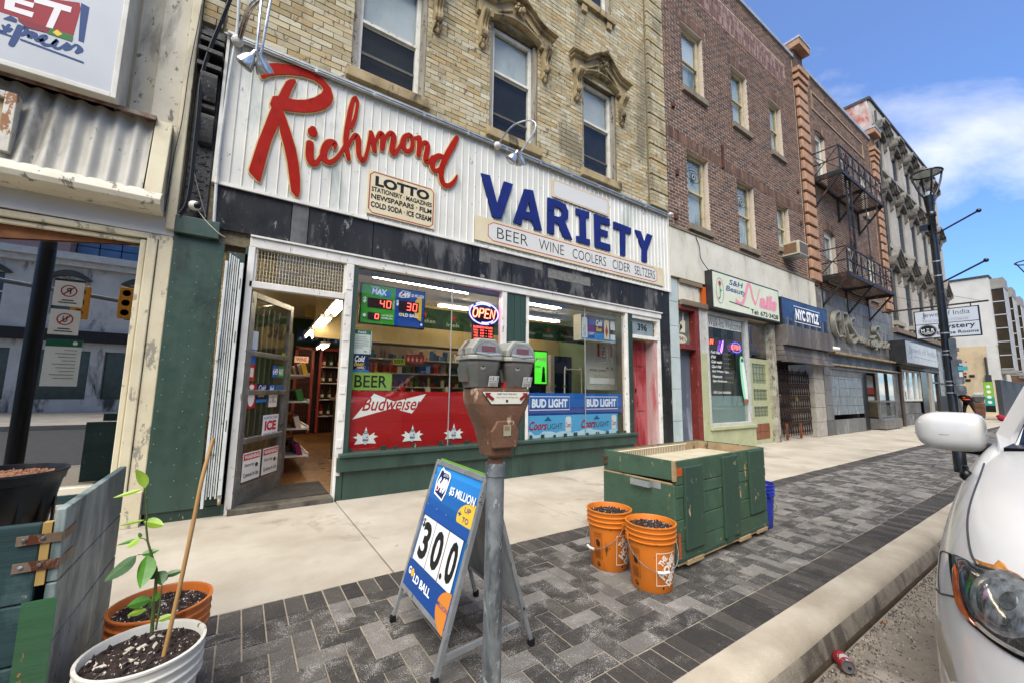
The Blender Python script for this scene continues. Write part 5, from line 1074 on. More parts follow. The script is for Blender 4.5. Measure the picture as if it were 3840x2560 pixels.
brickwork(rb, 8.1, 12.9, 10.25, 10.98, FY, [(8.17, 12.83, 10.33, 10.90)], M('pale_glazed_brick', '#7c5a4a', '#8f7262', sc=9, rough=.8, rnd=1, rcol=['#8a6a5a', '#6a4638', '#9a8070']), bw=.072, bh=.08, single=0); brickwork(rb, 8.17, 12.83, 10.33, 10.90, FY, [], M('mottled_brick', '#6e5046', '#54342c', sc=9, rough=.8, rnd=1, rcol=['#8a6a5e', '#5a382e', '#9a8276', '#4a2e28']), bw=.072, bh=.215, single=0)
O('coping', MB().box(6.76, 13.5, FY - .05, FY + .4, 11.56, 11.66), M('grey_metal_coping', '#a9adb0', '#8d9194', rough=.5, metal=.3), rb)
cwood = M('cream_sash', '#b9ab88', '#a3946f', sc=6, rough=.7, bump=.3, wear='#6d6048', wsc=14, wth=.68)
cst = M('grey_sill_stone', '#7d7260', '#695f4f', sc=6, rough=.9, bump=.5)
pale = M('pale_window_sheet', '#a5aca9', '#b3bab6', sc=1.5, rough=.5, stain='#6d7a78', ssc=2, sth=.5); white_sheet = M('white_window_sheet', '#cfd1d2', '#c4c6c8', sc=1, rough=.6)
for i, h in enumerate(RH):
    sash_window(rb, h[0] + .03, h[1] - .03, h[2], h[3], FY, mat=cwood, lower=pale, upper=(white_sheet if i < 1 else pale), depth=.10, fr=.07, sillm=cst, sill=.09)
for i in (3, 4):
    h = RH[i]; xc = (h[0] + h[1]) / 2; a = Art((h[0] + .12, FY + .118, 5.68), (.60, 0, 0), (0, 0, .42)); t = T('eye_drawing', ['large hand drawn eye on the window nearest the yellow building', 'hand drawn eye on the middle window above the salon'][i - 3], 'drawing', (xc, FY + .11, 5.7)); ink = '#2e3330'
    pts = smoothpts([(.05, .45), (.3, .78), (.65, .80), (.95, .50), (.7, .22), (.3, .25)], 5, True); a.l(ink, pts, .03, closed=True); a.e(ink, .52, .5, .15); a.e('#97a3a0', .52, .5, .11); a.e(ink, .52, .5, .06); a.l(ink, smoothpts([(.08, .7), (.35, .97), (.7, .97), (.95, .75)], 5), .02); a.done(t)
# window air conditioner
ac = T('window_air_conditioner', 'beige window air conditioner on a bracket below the third salon floor window', 'air conditioner', (11.75, FY, 4.8))
xa, za_ = 11.82, 4.80
O('case', MB().box(xa, xa + .56, FY - .42, FY + .05, za_, za_ + .36), M('beige_plastic', '#b5ad97', '#a39b85', rough=.5), ac, bev=.01)
for k in range(4): O('louvre_panel', MB().box(xa + .03 + k * .13, xa + .135 + k * .13, FY - .427, FY - .42, za_ + .04, za_ + .32), M('louvre_dark', '#4c443a', '#5c5346', sc=60, streak=2), ac)
O('side_louvre', MB().box(xa - .006, xa, FY - .36, FY - .06, za_ + .05, za_ + .31), M('rust_louvre', '#5a3a20', '#7a6040', sc=40, rough=.7), ac)
O('support', MB().box(xa + .05, xa + .5, FY - .45, FY, za_ - .03, za_ - .005), trim, ac)
# star bolts and steel bar
for k, (x, z) in enumerate([(7.05, 7.1), (7.1, 5.6), (7.0, 4.62), (13.1, 7.0), (13.15, 6.05)]):
    o = O('wall_anchor', MB().box(x, x + .09, FY - .05, FY, z, z + .11), M('rust_iron', '#3a2018', '#54301f', rough=.9), rb, bev=.01)
O('iron_strap', MB().box(8.95, 9.02, FY - .05, FY, 6.38, 6.95), M('rust_iron'), rb)
# white fascia over salon
wf = T('white_fascia', 'long blank off white fascia above the salon signs with rust specks', 'fascia', (6.76, 4.6, 3.36)); wfm = M('old_white_fascia', '#cdc8b6', '#beb8a5', sc=2, rough=.6, stain='#a39b85', ssc=1.8, sth=.58, wear='#5a4a3a', wsc=24, wth=.80)
for a_, b_, z0_ in ((6.77, 9.20, 3.40), (9.205, 11.3, 3.1), (11.305, 13.68, 2.95)): box('panel', a_, b_, 4.55, 4.61, z0_, 4.40, wfm, wf)
box('top_edge', 6.76, 13.70, 4.53, 4.62, 4.40, 4.43, cst, wf)
P = smoothpts([(7.55, 4.60, 4.60), (7.7, 4.52, 4.2), (7.72, 4.5, 3.9), (7.95, 4.45, 3.65)], 5); O('loose_cable', MB().tube(P, .008, 6), P_('#1c1c1c'), wf)
O('bare_lath', MB().box(7.03, 7.80, 4.54, 4.60, 3.30, 3.38).box(7.03, 7.95, 4.50, 4.58, 2.86, 2.96), M('bare_timber', '#7c6e58', '#5f5342', sc=6, streak=2, rough=.9, bump=.6), wf)
box('white_board', 7.03, 7.72, 4.585, 4.60, 2.96, 3.30, wfm, wf); box('orange_strip', 7.82, 7.90, 4.53, 4.60, 2.95, 3.33, P_('#b8561c'), wf)
# door 394 1/2
redt = M('oxide_red_trim', '#5f1c15', '#72281d', sc=5, rough=.5, wear='#b06a4a', wsc=20, wth=.74)
d4 = T('door_394', 'narrow blue grey door in a dark red frame with a pointing hand transom', 'door', (7.03, FY, 0))
O('door_frame', MB().box(7.52, 7.66, 4.56, 4.75, 0, 2.86).box(7.025, 7.52, 4.56, 4.75, 2.78, 2.86), redt, d4, bev=.006); box('transom_bar', 7.03, 7.60, 4.57, 4.75, 2.00, 2.10, redt, d4, bev=.006)
box('door_leaf', 7.03, 7.52, 4.72, 4.76, .02, 2.0, M('streaky_blue_paint', '#46505c', '#616975', sc=3, streak=1, rough=.45, stain='#8d96a0', ssc=2, sth=.56), d4)
box('transom_pane', 7.03, 7.52, 4.70, 4.71, 2.10, 2.78, M('dull_transom', '#55605c', '#6a736e', rough=.3), d4); a = wallart(7.03, 7.52, 2.10, 2.78, 4.698)
a.e('#c9c3a8', .42, .17, .38, .13, 24); a.t('#1c1a18', '394½', .14, .10, .72, .24, .01)
a.p('#cfc6aa', [(.35, .36), (.68, .36), (.70, .55), (.72, .70), (.62, .74), (.62, .95), (.54, .95), (.52, .72), (.36, .66), (.30, .52)], name='pointing_hand'); a.p('#1f1c1a', [(.34, .40), (.5, .5), (.42, .62), (.34, .56)], name='pointing_hand'); a.done(d4)
# nail salon bay
palegreen = M('pale_lime_paint', '#a8aa84', '#9a9d76', sc=4, rough=.6, bump=.2, wear='#7d775c', wsc=18, wth=.74)
ns = T('salon_shopfront', 'pale lime painted nail salon shopfront with a big lettered window', 'shopfront', (8.7, FY, 0)); gw = M('grey_white_frame', '#b7b6ae', '#a5a49b', sc=6, rough=.5, wear='#6d685c', wsc=16, wth=.72)
O('corner_post', MB().box(7.66, 7.90, 4.56, 4.70, 1.96, 2.9), gw, ns); box('corner_pilaster', 7.665, 7.895, 4.555, 4.70, 0, 1.958, palegreen, ns, bev=.006)
O('window_frame', MB().box(7.90, 7.965, 4.55, 4.64, .48, 2.85).box(9.50, 9.62, 4.55, 4.64, .48, 2.85).box(7.965, 9.50, 4.55, 4.64, 2.79, 2.85).box(7.965, 9.50, 4.55, 4.64, .48, .54), gw, ns, bev=.005)
O('glass_pane', MB().box(7.965, 9.50, 4.60, 4.606, .54, 2.79), sg, ns); O('sill', MB().box(7.88, 9.70, 4.50, 4.64, .41, .48), palegreen, ns, bev=.008); O('base_panel', MB().box(7.90, 9.72, 4.545, 4.64, 0, .41), palegreen, ns)
box('dark_interior', 7.7, 9.6, 6.2, 6.25, 0, 2.9, M('salon_dark', '#3c3a34', '#55534c', sc=2), ns); box('privacy_film', 7.97, 9.495, 4.612, 4.616, .54, 1.10, M('milky_film', '#8fa39b', '#9db0a7', sc=2, rough=.4), ns); box('salon_floor', 7.7, 13.4, 4.7, 6.3, -.01, .02, concrete, ns)
a = wallart(7.965, 9.50, .54, 2.79, 4.594)
a.r('#b5b8b0', .04, .885, .93, .985); a.t('#22242a', 'Walk-Ins Welcome', .05, .895, .92, .975, .0)
for k, s_ in enumerate(['Full Set', 'Fill', 'Gel nails', 'Gel Fill', 'Gel White Tips', 'Manicure', 'Spa Pedicure']):
    y = .64 - k * .045; a.t('#d6d6ce', s_, .08, y, .08 + .030 * len(s_), y + .026, .02, .2)
    for q in range(4): a.e('#d6c65a' if q % 2 else '#d6d6ce', .42 + q * .05, y + .006, .006, n=6)
a.t('#d6d6ce', 'Gift Cert. Available', .08, .27, .52, .296, .01, .2)
a.t(P_('#ff4a3a', .4, 3), 'N', .05, .72, .13, .77, .03, .2); a.t(P_('#6a2a26'), 'ails', .15, .72, .28, .76, .02, .2); a.l(P_('#a86cff', .4, 4), [(.30, .66), (.34, .73), (.38, .77), (.36, .70), (.32, .65)], .012)
a.t(P_('#ff5040', .4, 3), 'OPEN', .62, .70, .82, .745, .01)
for k in range(20): a.e(P_('#6a6cff', .4, 4), .72 + .13 * cos(k * pi / 10), .72 + .048 * sin(k * pi / 10), .007, n=6)
a.p('#8fd0a8', smoothpts([(.80, .62), (.90, .62), (.95, .45), (.98, .28), (.93, .20), (.85, .24), (.80, .42)], 3, True)); a.p('#d9ddd2', smoothpts([(.84, .58), (.90, .56), (.95, .40), (.97, .24), (.92, .22), (.88, .34)], 3, True)); a.e('#23302a', .86, .60, .03, .02, 12); a.e('#8a5a34', .92, .20, .07, .02, 14); a.t('#d6d6ce', 'Nails', .955, .36, .995, .58, .0, .3, rot=90); a.done(ns)
# recessed old lime door leaf, tiles and glass over it
ld = T('lime_panel_door', 'old pale lime door leaf with wire glass panels and brown tiles at its foot', 'door', (9.73, 4.62, 0), radians(3), local=True); L_ = 1.08
O('stile', MB().box(0, .14, 0, .05, 0, 1.98).box(L_ - .16, L_, 0, .05, 0, 1.98), palegreen, ld, bev=.005)
for z0_, h_ in ((0, .10), (.46, .16), (.86, .14), (1.26, .14), (1.86, .12)): O('rail', MB().box(.14, L_ - .16, .003, .047, z0_, z0_ + h_), palegreen, ld)
for z0_, z1_ in ((.62, .86), (1.0, 1.26), (1.40, 1.86)):
    O('wire_glass', MB().box(.14, L_ - .16, .02, .025, z0_, z1_), M('lime_glass', '#82896a', '#757c5d', rough=.3), ld); m = MB()
    for k in range(4): m.box(.24 + k * .17, .245 + k * .17, .015, .02, z0_, z1_)
    for k in range(3): z = z0_ + (k + .5) * (z1_ - z0_) / 3; m.box(.14, L_ - .16, .014, .019, z, z + .005)
    O('lead_wire', m, P_('#4c4f3c'), ld, kind='stuff')
for k in range(3):
    for q in range(2): O('brown_tile', MB().box(.145 + k * .265, .40 + k * .265, .0, .02, .105 + q * .178, .275 + q * .178), M('brown_tile', '#6e3418', '#7e4222', rough=.3), ld, bev=.004)
box('doorway_post', 10.80, 10.98, 4.56, 4.72, 0, 2.85, M('peeling_post', '#a8a391', '#7f796a', sc=6, rough=.8, bump=.5, wear='#5a5344', wsc=12, wth=.6), ns, bev=.006); box('alcove_back', 9.6, 11, 5.6, 5.64, 0, 2.9, M('alcove_lime', '#6f7350', '#5f6446', rough=.8), ns)
O('alcove_glass', MB().box(9.64, 10.80, 4.70, 4.706, 2.02, 2.85), sg, ns); m = MB(); r_ = random.Random(9)
for k in range(26): c = (9.9 + r_.gauss(0, .16), 4.74, 2.18 + abs(r_.gauss(0, .15))); m.tube(smoothpts([c, (c[0] + r_.uniform(-.15, .15), 4.76, c[2] + r_.uniform(-.1, .1)), (c[0] + r_.uniform(-.2, .2), 4.74, c[2] + r_.uniform(-.16, .1))], 3), .007, 5)
tag(O('green_netting', m, P_('#1f6e54'), None), 'tangle of green netting behind the glass above the lime door', 'netting', kind=None)
# signs over the salon
def signbox(name, x0, x1, z0, z1, y, d, face, label, cat='shop sign'):
    t = T(name, label, cat, (x0, y, z0)); O('frame', MB().box(x0 - .02, x1 + .02, y, y + d, z0 - .02, z1 + .02), M('sign_black_frame', '#1e1e1f', '#2b2b2b', rough=.45), t); box('sign_face', x0 + .012, x1 - .012, y - .003, y, z0 + .012, z1 - .012, face, t); return t, wallart(x0, x1, z0, z1, y - .0035)
t, a = signbox('nail_salon_sign', 7.93, 10.90, 2.90, 3.67, 4.40, .15, M('cream_sign_face', '#cfd3b8', '#c4c8ad', sc=2, rough=.4), 'cream S&H Beauty Nails sign box with pink lettering and a rose')
a.t('#34457c', 'S&H', .22, .74, .42, .90, .02, .2); a.t('#34457c', 'Beauty', .17, .50, .47, .70, .02, .2)
a.l('#d88a9a', smoothpts([(.30, .34), (.38, .26), (.44, .5), (.49, .88), (.53, .88), (.56, .55), (.60, .36)], 5), .03); a.l('#d88a9a', smoothpts([(.60, .36), (.64, .6), (.68, .88)], 4), .012); a.t('#d88a9a', 'ails', .66, .30, .96, .76, .05, .2)
a.l('#2c3a30', [(.21, .26), (.50, .20)], .006); a.t('#20241f', 'Tel: 672·3428', .52, .06, .97, .20, .02); a.ring('#6a7a8a', .09, .5, .05, .36, .004); a.e('#a3283a', .09, .70, .018); a.p('#2c7a4a', [(.088, .3), (.094, .3), (.096, .66), (.088, .66)]); a.p('#2c9a6a', [(.09, .45), (.12, .52), (.09, .55)]); a.e('#a3283a', .075, .28, .008); a.done(t)
t, a = signbox('barber_sign', 11.02, 13.86, 2.84, 3.54, 4.38, .17, M('night_skyline_print', '#1d3358', '#27446e', sc=2, rough=.35), 'dark blue NYC STYLZ sign box with a skyline print')
a.r('#4a5364', .0, .0, 1, .30); r_ = random.Random(4)
for k in range(26): x = k / 26; a.r(['#2a3342', '#3a4558', '#566072', '#1f2834'][k % 4], x, .05, x + .035, .2 + r_.random() * .35, name='printed_shape')
a.l('#dfe1e4', [(.22, .22), (.80, .22), (.80, .80), (.22, .80)], .006, closed=True); a.t('#e6e7e8', 'NYC STYLZ', .25, .30, .77, .72, .05); a.done(t)
# barber shop shutter and folding gate
bs2 = T('barber_shop_front', 'dark shop entrance with a rolled steel shutter box and stone jamb', 'shopfront', (12.4, FY, 0)); shm = M('grimy_shutter', '#5d5650', '#4a443f', sc=5, rough=.55, bump=.2, streak=1, stain='#7a7268', ssc=2, sth=.55)
box('shutter_box', 10.99, 13.88, 4.30, 4.64, 2.36, 2.85, shm, bs2)
for k in range(3): box('shutter_slat', 10.99, 13.88, 4.36 + k * .02, 4.60, 1.98 + k * .125, 2.10 + k * .125, shm, bs2, bev=.01)
box('shutter_lip', 10.99, 13.88, 4.30, 4.46, 1.95, 1.98, shm, bs2); stn = M('rough_pale_stone', '#a39d90', '#8d877a', sc=5, rough=.9, bump=.6, bsc=60, grain=.1)
for k in range(5): box('stone_block', 13.22, 13.90, 4.58, 5.2, k * .40 + .004, k * .40 + .396, stn, bs2, bev=.008)
box('dark_interior', 10.99, 13.2, 5.8, 5.85, 0, 2.4, M('barber_dark', '#1c1a1a', '#2c2826', sc=2), bs2); box('display_glow', 11.2, 12.9, 5.7, 5.72, .3, .95, P_('#1e4a5e'), bs2)  # plain teal panel at the back of the barber shop
sc2 = T('scissor_gate', 'rusty black scissor gate closed across the barber shop entrance', 'gate', (12.1, 4.72, 0)); rst = M('rusty_gate_iron', '#2a211c', '#4a3426', sc=12, rough=.7, metal=.3); 
for k in range(16):
    x = 11.04 + k * .142; O('upright_bar', MB().box(x, x + .022, 4.70, 4.715, .08, 1.72 + .06 * (k % 3)), rst, sc2)
m = MB()
for k in range(15):
    x = 11.05 + k * .142
    for q in range(5): z = .15 + q * .33; m.bar((x, 4.725, z), (x + .142, 4.725, z + .30), .016, .006); m.bar((x, 4.69, z + .30), (x + .142, 4.69, z), .016, .006)
O('lattice', m, rst, sc2, kind='stuff'); O('padlock', MB().box(12.20, 12.27, 4.64, 4.68, .98, 1.05).tube([(12.21, 4.66, 1.05), (12.215, 4.66, 1.10), (12.255, 4.66, 1.10), (12.26, 4.66, 1.05)], .008, 6), M('brass_lock', '#9a7a3a', '#b08f4a', metal=.7, rough=.4), sc2)
for x in (11.42, 12.22): O('floor_bolt', MB().box(x, x + .05, 4.60, 4.64, .02, .42).box(x - .02, x + .07, 4.58, 4.62, .10, .16), M('rust_bolt', '#5c2f1a', '#7a4426', rough=.8), sc2)
goods(bs2, 11.3, 12.9, 5.0, 5.3, .95, 12, 21, (.05, .3))
# ================================================================== second red brick building with fire escape over grey stone shopfront
r2 = T('fire_escape_building', 'red brick building with orange block pilasters, arched windows and a grey stone shopfront', 'building', (13.5, FY, 0))
rb2 = M('russet_brick', '#63443a', '#563a31', sc=9, rough=.9, bump=.5, bsc=120, grain=.14, rnd=1, rcol=['#553d30', '#765641', '#44352c', '#80634c', '#634938'], stain='#947a6a', ssc=5, sth=.60)
oblk = M('orange_block_stone', '#9a7358', '#ab8669', sc=5, rough=.85, bump=.6, bsc=60, grain=.1, wear='#5a3a2a', wsc=10, wth=.70)
H2 = [(14.85, 15.65, 7.95, 9.75), (17.05, 17.90, 7.95, 9.75), (19.0, 19.75, 7.95, 9.75), (14.95, 15.85, 4.70, 6.40), (17.0, 17.90, 4.70, 6.40), (19.0, 19.75, 4.70, 6.40)]
wall(13.5, 21.2, 2.2, 11.7, FY, .3, H2, mortl, r2)
for h in H2: box('dark_interior', h[0], h[1], FY + .3, FY + .34, h[2], h[3], darkroom, r2)
brickwork(r2, 14.15, 20.55, 4.30, 11.5, FY, H2, rb2, joint=.017, proud=.005)
for h in H2:
    w = sash_window(r2, h[0] + .03, h[1] - .03, h[2], h[3] - .12, FY, mat=whitew, lower=pale, upper=pale, depth=.10, fr=.08, sillm=cst, sill=.08)
    m = MB(); c = (h[0] + h[1]) / 2; n_ = 12
    for k in range(n_):
        x0_ = h[0] - .04 + (h[1] - h[0] + .08) * k / n_; x1_ = h[0] - .04 + (h[1] - h[0] + .08) * (k + 1) / n_ - .008; e0 = .10 * (1 - (2 * (k + .5) / n_ - 1) ** 2); m.box(x0_, x1_, FY - .018, FY + .02, h[3] - .10 + e0, h[3] + .12 + e0)
    O('arch_brick', m, rb2, w, kind='stuff'); O('arch_filler', MB().box(h[0], h[1], FY + .09, FY + .16, h[3] - .12, h[3]), whitew, w)
for x0_, x1_, top in ((13.46, 14.14, 12.05), (20.56, 21.2, 11.95)):
    box('pilaster_core', x0_ + .03, x1_ - .03, FY - .06, FY, 4.35, top, rb2, r2)
    z = 4.45
    while z < 10.5: O('pilaster_block', MB().box(x0_, x1_, FY - .13, FY - .03, z, z + .27), oblk, r2, bev=.02, seg=1); z += .34
    for k in range(3): box('corbel_course', x0_ - .02 * k, x1_ + .02 * k, FY - .14 - .03 * k, FY, 10.6 + k * .22, 10.74 + k * .22, oblk, r2)
    box('pilaster_cap', x0_ - .06, x1_ + .06, FY - .26, FY + .2, top - .2, top, oblk, r2); box('cap_flashing', x0_ - .08, x1_ + .08, FY - .28, FY + .22, top, top + .07, M('grey_metal_coping'), r2)
strp = M('pale_brick_strip', '#9a8468', '#857056', sc=6, rough=.9, bump=.4)
O('string_frame', MB().box(14.75, 19.7, FY - .03, FY, 11.0, 11.06).box(14.75, 19.7, FY - .03, FY, 10.38, 10.44).box(14.75, 14.81, FY - .03, FY, 10.44, 11.0).box(19.64, 19.7, FY - .03, FY, 10.44, 11.0), strp, r2)
O('coping', MB().box(14.1, 20.6, FY - .06, FY + .4, 11.52, 11.64), M('grey_metal_coping'), r2)
box('side_wall', 13.5, 21.2, FY + .3, 12, 2.3, 11.6, rb2, r2)
# grey stone cladding below
gst = M('grey_granite_tile', '#5b5a56', '#6b6a66', sc=4, rough=.55, bump=.2, bsc=80, grain=.12, rnd=1, rcol=['#4f4e4b', '#6f6e6a', '#5d5c58'], stain='#8d8c86', ssc=3, sth=.58, wear='#2e3032', wsc=9, wth=.70)
SH = [(14.45, 17.10, .55, 1.92), (17.10, 20.75, -.1, 1.95)]
z = 0; row = 0
while z < 4.28:
    h_ = min(.43, 4.28 - z); x = 13.92 - (.3 if row % 2 else 0)
    while x < 21.2:
        a_, b_ = max(x, 13.92), min(x + .62, 21.2); segs = [(a_, b_)]
        for h in SH:
            if h[2] < z + h_ / 2 < h[3]:
                ns = []
                for p, q in segs:
                    if q <= h[0] or p >= h[1]: ns.append((p, q)); continue
                    if p < h[0] - .03: ns.append((p, h[0]))
                    if q > h[1] + .03: ns.append((h[1], q))
                segs = ns
        for p, q in segs:
            if q - p > .04: O('stone_tile', MB().box(p + .004, q - .004, 4.575 + random.uniform(-.003, .003), 4.63, z + .004, z + h_ - .004), gst, r2)
        x += .62
    z += h_; row += 1
for j in range(5):
    for i in range(9): O('etched_block', MB().box(14.47 + i * .292, 14.75 + i * .292, 4.59 + random.uniform(-.004, .004), 4.63, .57 + j * .268, .83 + j * .268), M('scratched_block', '#5c6265', '#7c8486', sc=26, streak=1, rough=.4, stain='#9fa6a6', ssc=9, sth=.58), r2)
O('stone_ledge', MB().box(14.35, 21.15, 4.40, 4.60, 2.36, 2.42).box(14.35, 21.15, 4.46, 4.60, 2.02, 2.07), M('ochre_ledge', '#8a7454', '#9c8a70', sc=5, rough=.7, wear='#5a4a38', wsc=9), r2, bev=.008)
box('ledge_shadow_panel', 14.4, 21.1, 4.55, 4.58, 2.07, 2.36, M('dark_granite', '#2e3236', '#3f4346', rough=.5, streak=1, stain='#5d6164', ssc=3), r2); box('opening_lintel', 14.40, 20.9, 4.54, 4.60, 1.92, 1.99, M('dull_steel', '#6d6a64', '#7c7a74', metal=.4, rough=.5), r2)  # dark granite panel set between the two ledges
box('recess_back', 17.0, 20.9, 5.8, 5.85, 0, 2.4, darkroom, r2); box('recess_reveal', 20.70, 20.75, 4.62, 5.8, 0, 1.95, M('brown_reveal', '#5d5240', '#6b604c'), r2)
shc = M('steel_showcase', '#6f6c66', '#807d76', sc=5, rough=.45, metal=.5)
O('showcase_base', MB().box(18.0, 19.95, 4.30, 5.2, .03, .36), shc, r2, bev=.01); box('showcase_post', 17.98, 18.06, 4.40, 4.46, .36, 1.93, shc, r2); box('showcase_post', 19.86, 19.92, 4.40, 4.46, .36, 1.93, shc, r2); box('showcase_shelf', 17.95, 19.98, 4.38, 5.1, .93, .98, shc, r2)
O('showcase_glass', MB().box(18.06, 19.86, 4.42, 4.426, .36, 1.93), sg, r2); box('showcase_lining', 18.1, 19.85, 5.0, 5.05, .98, 1.9, M('pale_lining', '#a9aca6'), r2); a = wallart(18.1, 19.85, 1.0, 1.6, 4.99); a.r('#8f2a20', 0, .2, 1, .75); a.r('#1e1c1c', 0, .2, 1, .35); a.e('#24262a', .5, .6, .09, .25, 16); a.done(r2); box('showcase_paper', 18.15, 19.8, 4.46, 4.47, .42, .82, P_('#a9aaa2'), r2)
O('black_pier', MB().box(17.12, 17.62, 4.60, 4.72, 0, 1.92), P_('#101112', .3), r2); O('drain_pipe', MB().tube([(21.12, 4.50, 0), (21.12, 4.50, 2.3)], .05, 10), M('brown_pipe', '#3a2c24', '#4a3a30'), r2)
for x in (14.25, 21.15):
    t = O('flood_lamp', MB().tube([(x, 4.52, 2.50), (x + .02, 4.42, 2.48), (x + .05, 4.26, 2.46)], [.05, .075, .05], 10).tube([(x, 4.58, 2.5), (x, 4.5, 2.5)], .02, 6), P_('#c9c6bd', .4), None, smooth=True); tag(t, 'small white floodlight at the %s end of the stone ledge' % ('near' if x < 15 else 'far'), 'lamp', 'floodlights on the grey stone shopfront')
# metal script sign C.R. Sumner & Sons
cs = T('script_sign', 'raised weathered metal script letters C.R. Sumner & Sons on grey stone', 'shop sign', (15.4, 4.56, 2.9)); csm = M('weathered_aluminium', '#8f8b7d', '#a9a596', sc=9, rough=.45, metal=.45, stain='#5f5a4c', ssc=6, sth=.56)
cf = Zm(3000, 1050, .3828)
ST = [[(415, 395, 26), (412, 330, 30), (398, 305, 30), (368, 330, 34), (362, 400, 36), (378, 490, 34), (405, 545, 30), (430, 545, 24)], [(448, 552, 22), (455, 556, 22)],
 [(432, 320, 30), (445, 420, 30), (462, 548, 30)], [(440, 325, 26), (478, 330, 28), (488, 390, 28), (470, 440, 26), (490, 520, 26), (505, 570, 24)],
 [(555, 400, 26), (548, 375, 26), (522, 385, 30), (518, 440, 32), (552, 500, 34), (580, 560, 32), (560, 605, 28), (528, 600, 26), (520, 560, 22), (545, 535, 18)],
 [(600, 545, 18), (602, 590, 18), (615, 600, 18), (625, 560, 18), (628, 605, 18)], [(640, 575, 16), (642, 612, 18)], [(642, 580, 14), (655, 575, 16), (658, 615, 16), (662, 585, 14), (675, 582, 16), (678, 625, 16)], [(690, 590, 14), (692, 632, 16)], [(692, 595, 14), (705, 590, 16), (710, 638, 16), (718, 610, 14), (735, 600, 14), (722, 635, 16), (740, 640, 14)],
 [(758, 545, 22), (740, 560, 22), (748, 590, 22), (735, 630, 20), (760, 650, 20), (778, 620, 16)], [(770, 590, 18), (770, 680, 18)],
 [(795, 490, 20), (790, 460, 24), (762, 455, 26), (755, 500, 28), (785, 545, 28), (808, 600, 26), (800, 650, 24), (775, 650, 20)],
 [(825, 610, 16), (815, 640, 18), (830, 660, 16), (842, 630, 16), (830, 608, 14)], [(850, 610, 14), (854, 660, 16)], [(854, 618, 12), (868, 610, 14), (872, 662, 14)], [(888, 620, 14), (880, 645, 14), (892, 668, 14)]]
for k, st in enumerate(ST):
    W3 = []
    for x, y, w in st: X, Z = at(*cf(x, y), 4.40); W3.append((X, Z, w * abs(Z - at(*cf(x, y + 20), 4.40)[1]) / 20 * .62))
    r_ = ribbon(W3, 4.56, .13 + k * .0005); O('metal_letter', r_, csm, cs)
# iron fire escape
fe = T('fire_escape', 'black iron fire escape with two railed landings and a ladder on the brick wall', 'fire escape', (14.3, 4.4, 4.6)); irn = M('black_iron', '#16171a', '#232325', sc=9, rough=.55, metal=.3, wear='#5a3420', wsc=8, wth=.62); rustd = M('rusty_deck', '#3a2418', '#5a3a26', sc=7, rough=.85, bump=.4)
paler = M('chalky_iron', '#6e6e6e', '#4a4a4a', sc=14, rough=.6)
for z0_, x0_, x1_ in ((7.80, 14.35, 18.3), (4.62, 14.25, 18.45)):
    yf = 3.9; O('landing_frame', MB().bar((x0_, yf, z0_), (x1_, yf, z0_), .04, .11).bar((x0_, 4.6, z0_), (x1_, 4.6, z0_), .04, .11).bar((x0_, yf, z0_), (x0_, 4.6, z0_), .04, .11).bar((x1_, yf, z0_), (x1_, 4.6, z0_), .04, .11), irn, fe)
    m = MB(); y = yf + .05
    while y < 4.58: m.box(x0_ + .03, x1_ - .03, y, y + .028, z0_ + .02, z0_ + .035); y += .048
    O('deck_bars', m, rustd, fe, kind='stuff')
    for x in (x0_ + .02, (x0_ + x1_) / 2, x1_ - .02):
        O('bracket', MB().bar((x, 4.58, z0_ - .85), (x, yf + .02, z0_ - .06), .05).bar((x, 4.58, z0_ - .9), (x, 4.58, z0_), .05).bar((x, yf - .05, z0_ - .05), (x, 4.6, z0_ - .05), .07, .09), irn, fe)
    n_ = 7
    for k in range(n_ + 1):
        x = x0_ + (x1_ - x0_) * k / n_; O('rail_post', MB().bar((x, yf, z0_), (x, yf, z0_ + .82), .032), irn, fe)
        if k < n_: x2_ = x0_ + (x1_ - x0_) * (k + 1) / n_; O('cross_brace', MB().bar((x, yf + .004, z0_ + .05), (x2_, yf + .004, z0_ + .78), .016, .008).bar((x, yf - .006, z0_ + .78), (x2_, yf - .006, z0_ + .05), .016, .008).bar(((x + x2_) / 2, yf + .012, z0_ + .05), ((x + x2_) / 2 + .08, yf + .012, z0_ + .78), .014, .006), paler, fe)
    for z in (z0_ + .82, z0_ + .42): O('rail', MB().bar((x0_, yf, z), (x1_, yf, z), .03).bar((x0_, yf, z), (x0_, 4.6, z), .03).bar((x1_, yf, z), (x1_, 4.6, z), .03), irn, fe)
    O('side_brace', MB().bar((x0_, yf, z0_ + .8), (x0_, 4.6, z0_ + .05), .02).bar((x0_, 4.6, z0_ + .8), (x0_, yf, z0_ + .05), .02), irn, fe)
m = MB(); lx = 15.0
m.bar((lx, 3.98, 4.62), (lx, 3.98, 8.6), .05, .05); m.bar((lx + .36, 3.98, 4.62), (lx + .36, 3.98, 8.6), .05, .05); O('ladder_rail', m, irn, fe)
for k in range(13): O('rung', MB().bar((lx, 3.98, 4.9 + k * .29), (lx + .36, 3.98, 4.9 + k * .29), .022), irn, fe)
for x in (16.4, 17.6): O('hanger_rod', MB().tube([(x, 3.9, 4.7), (x, 3.9, 7.8)], .016, 6), irn, fe)
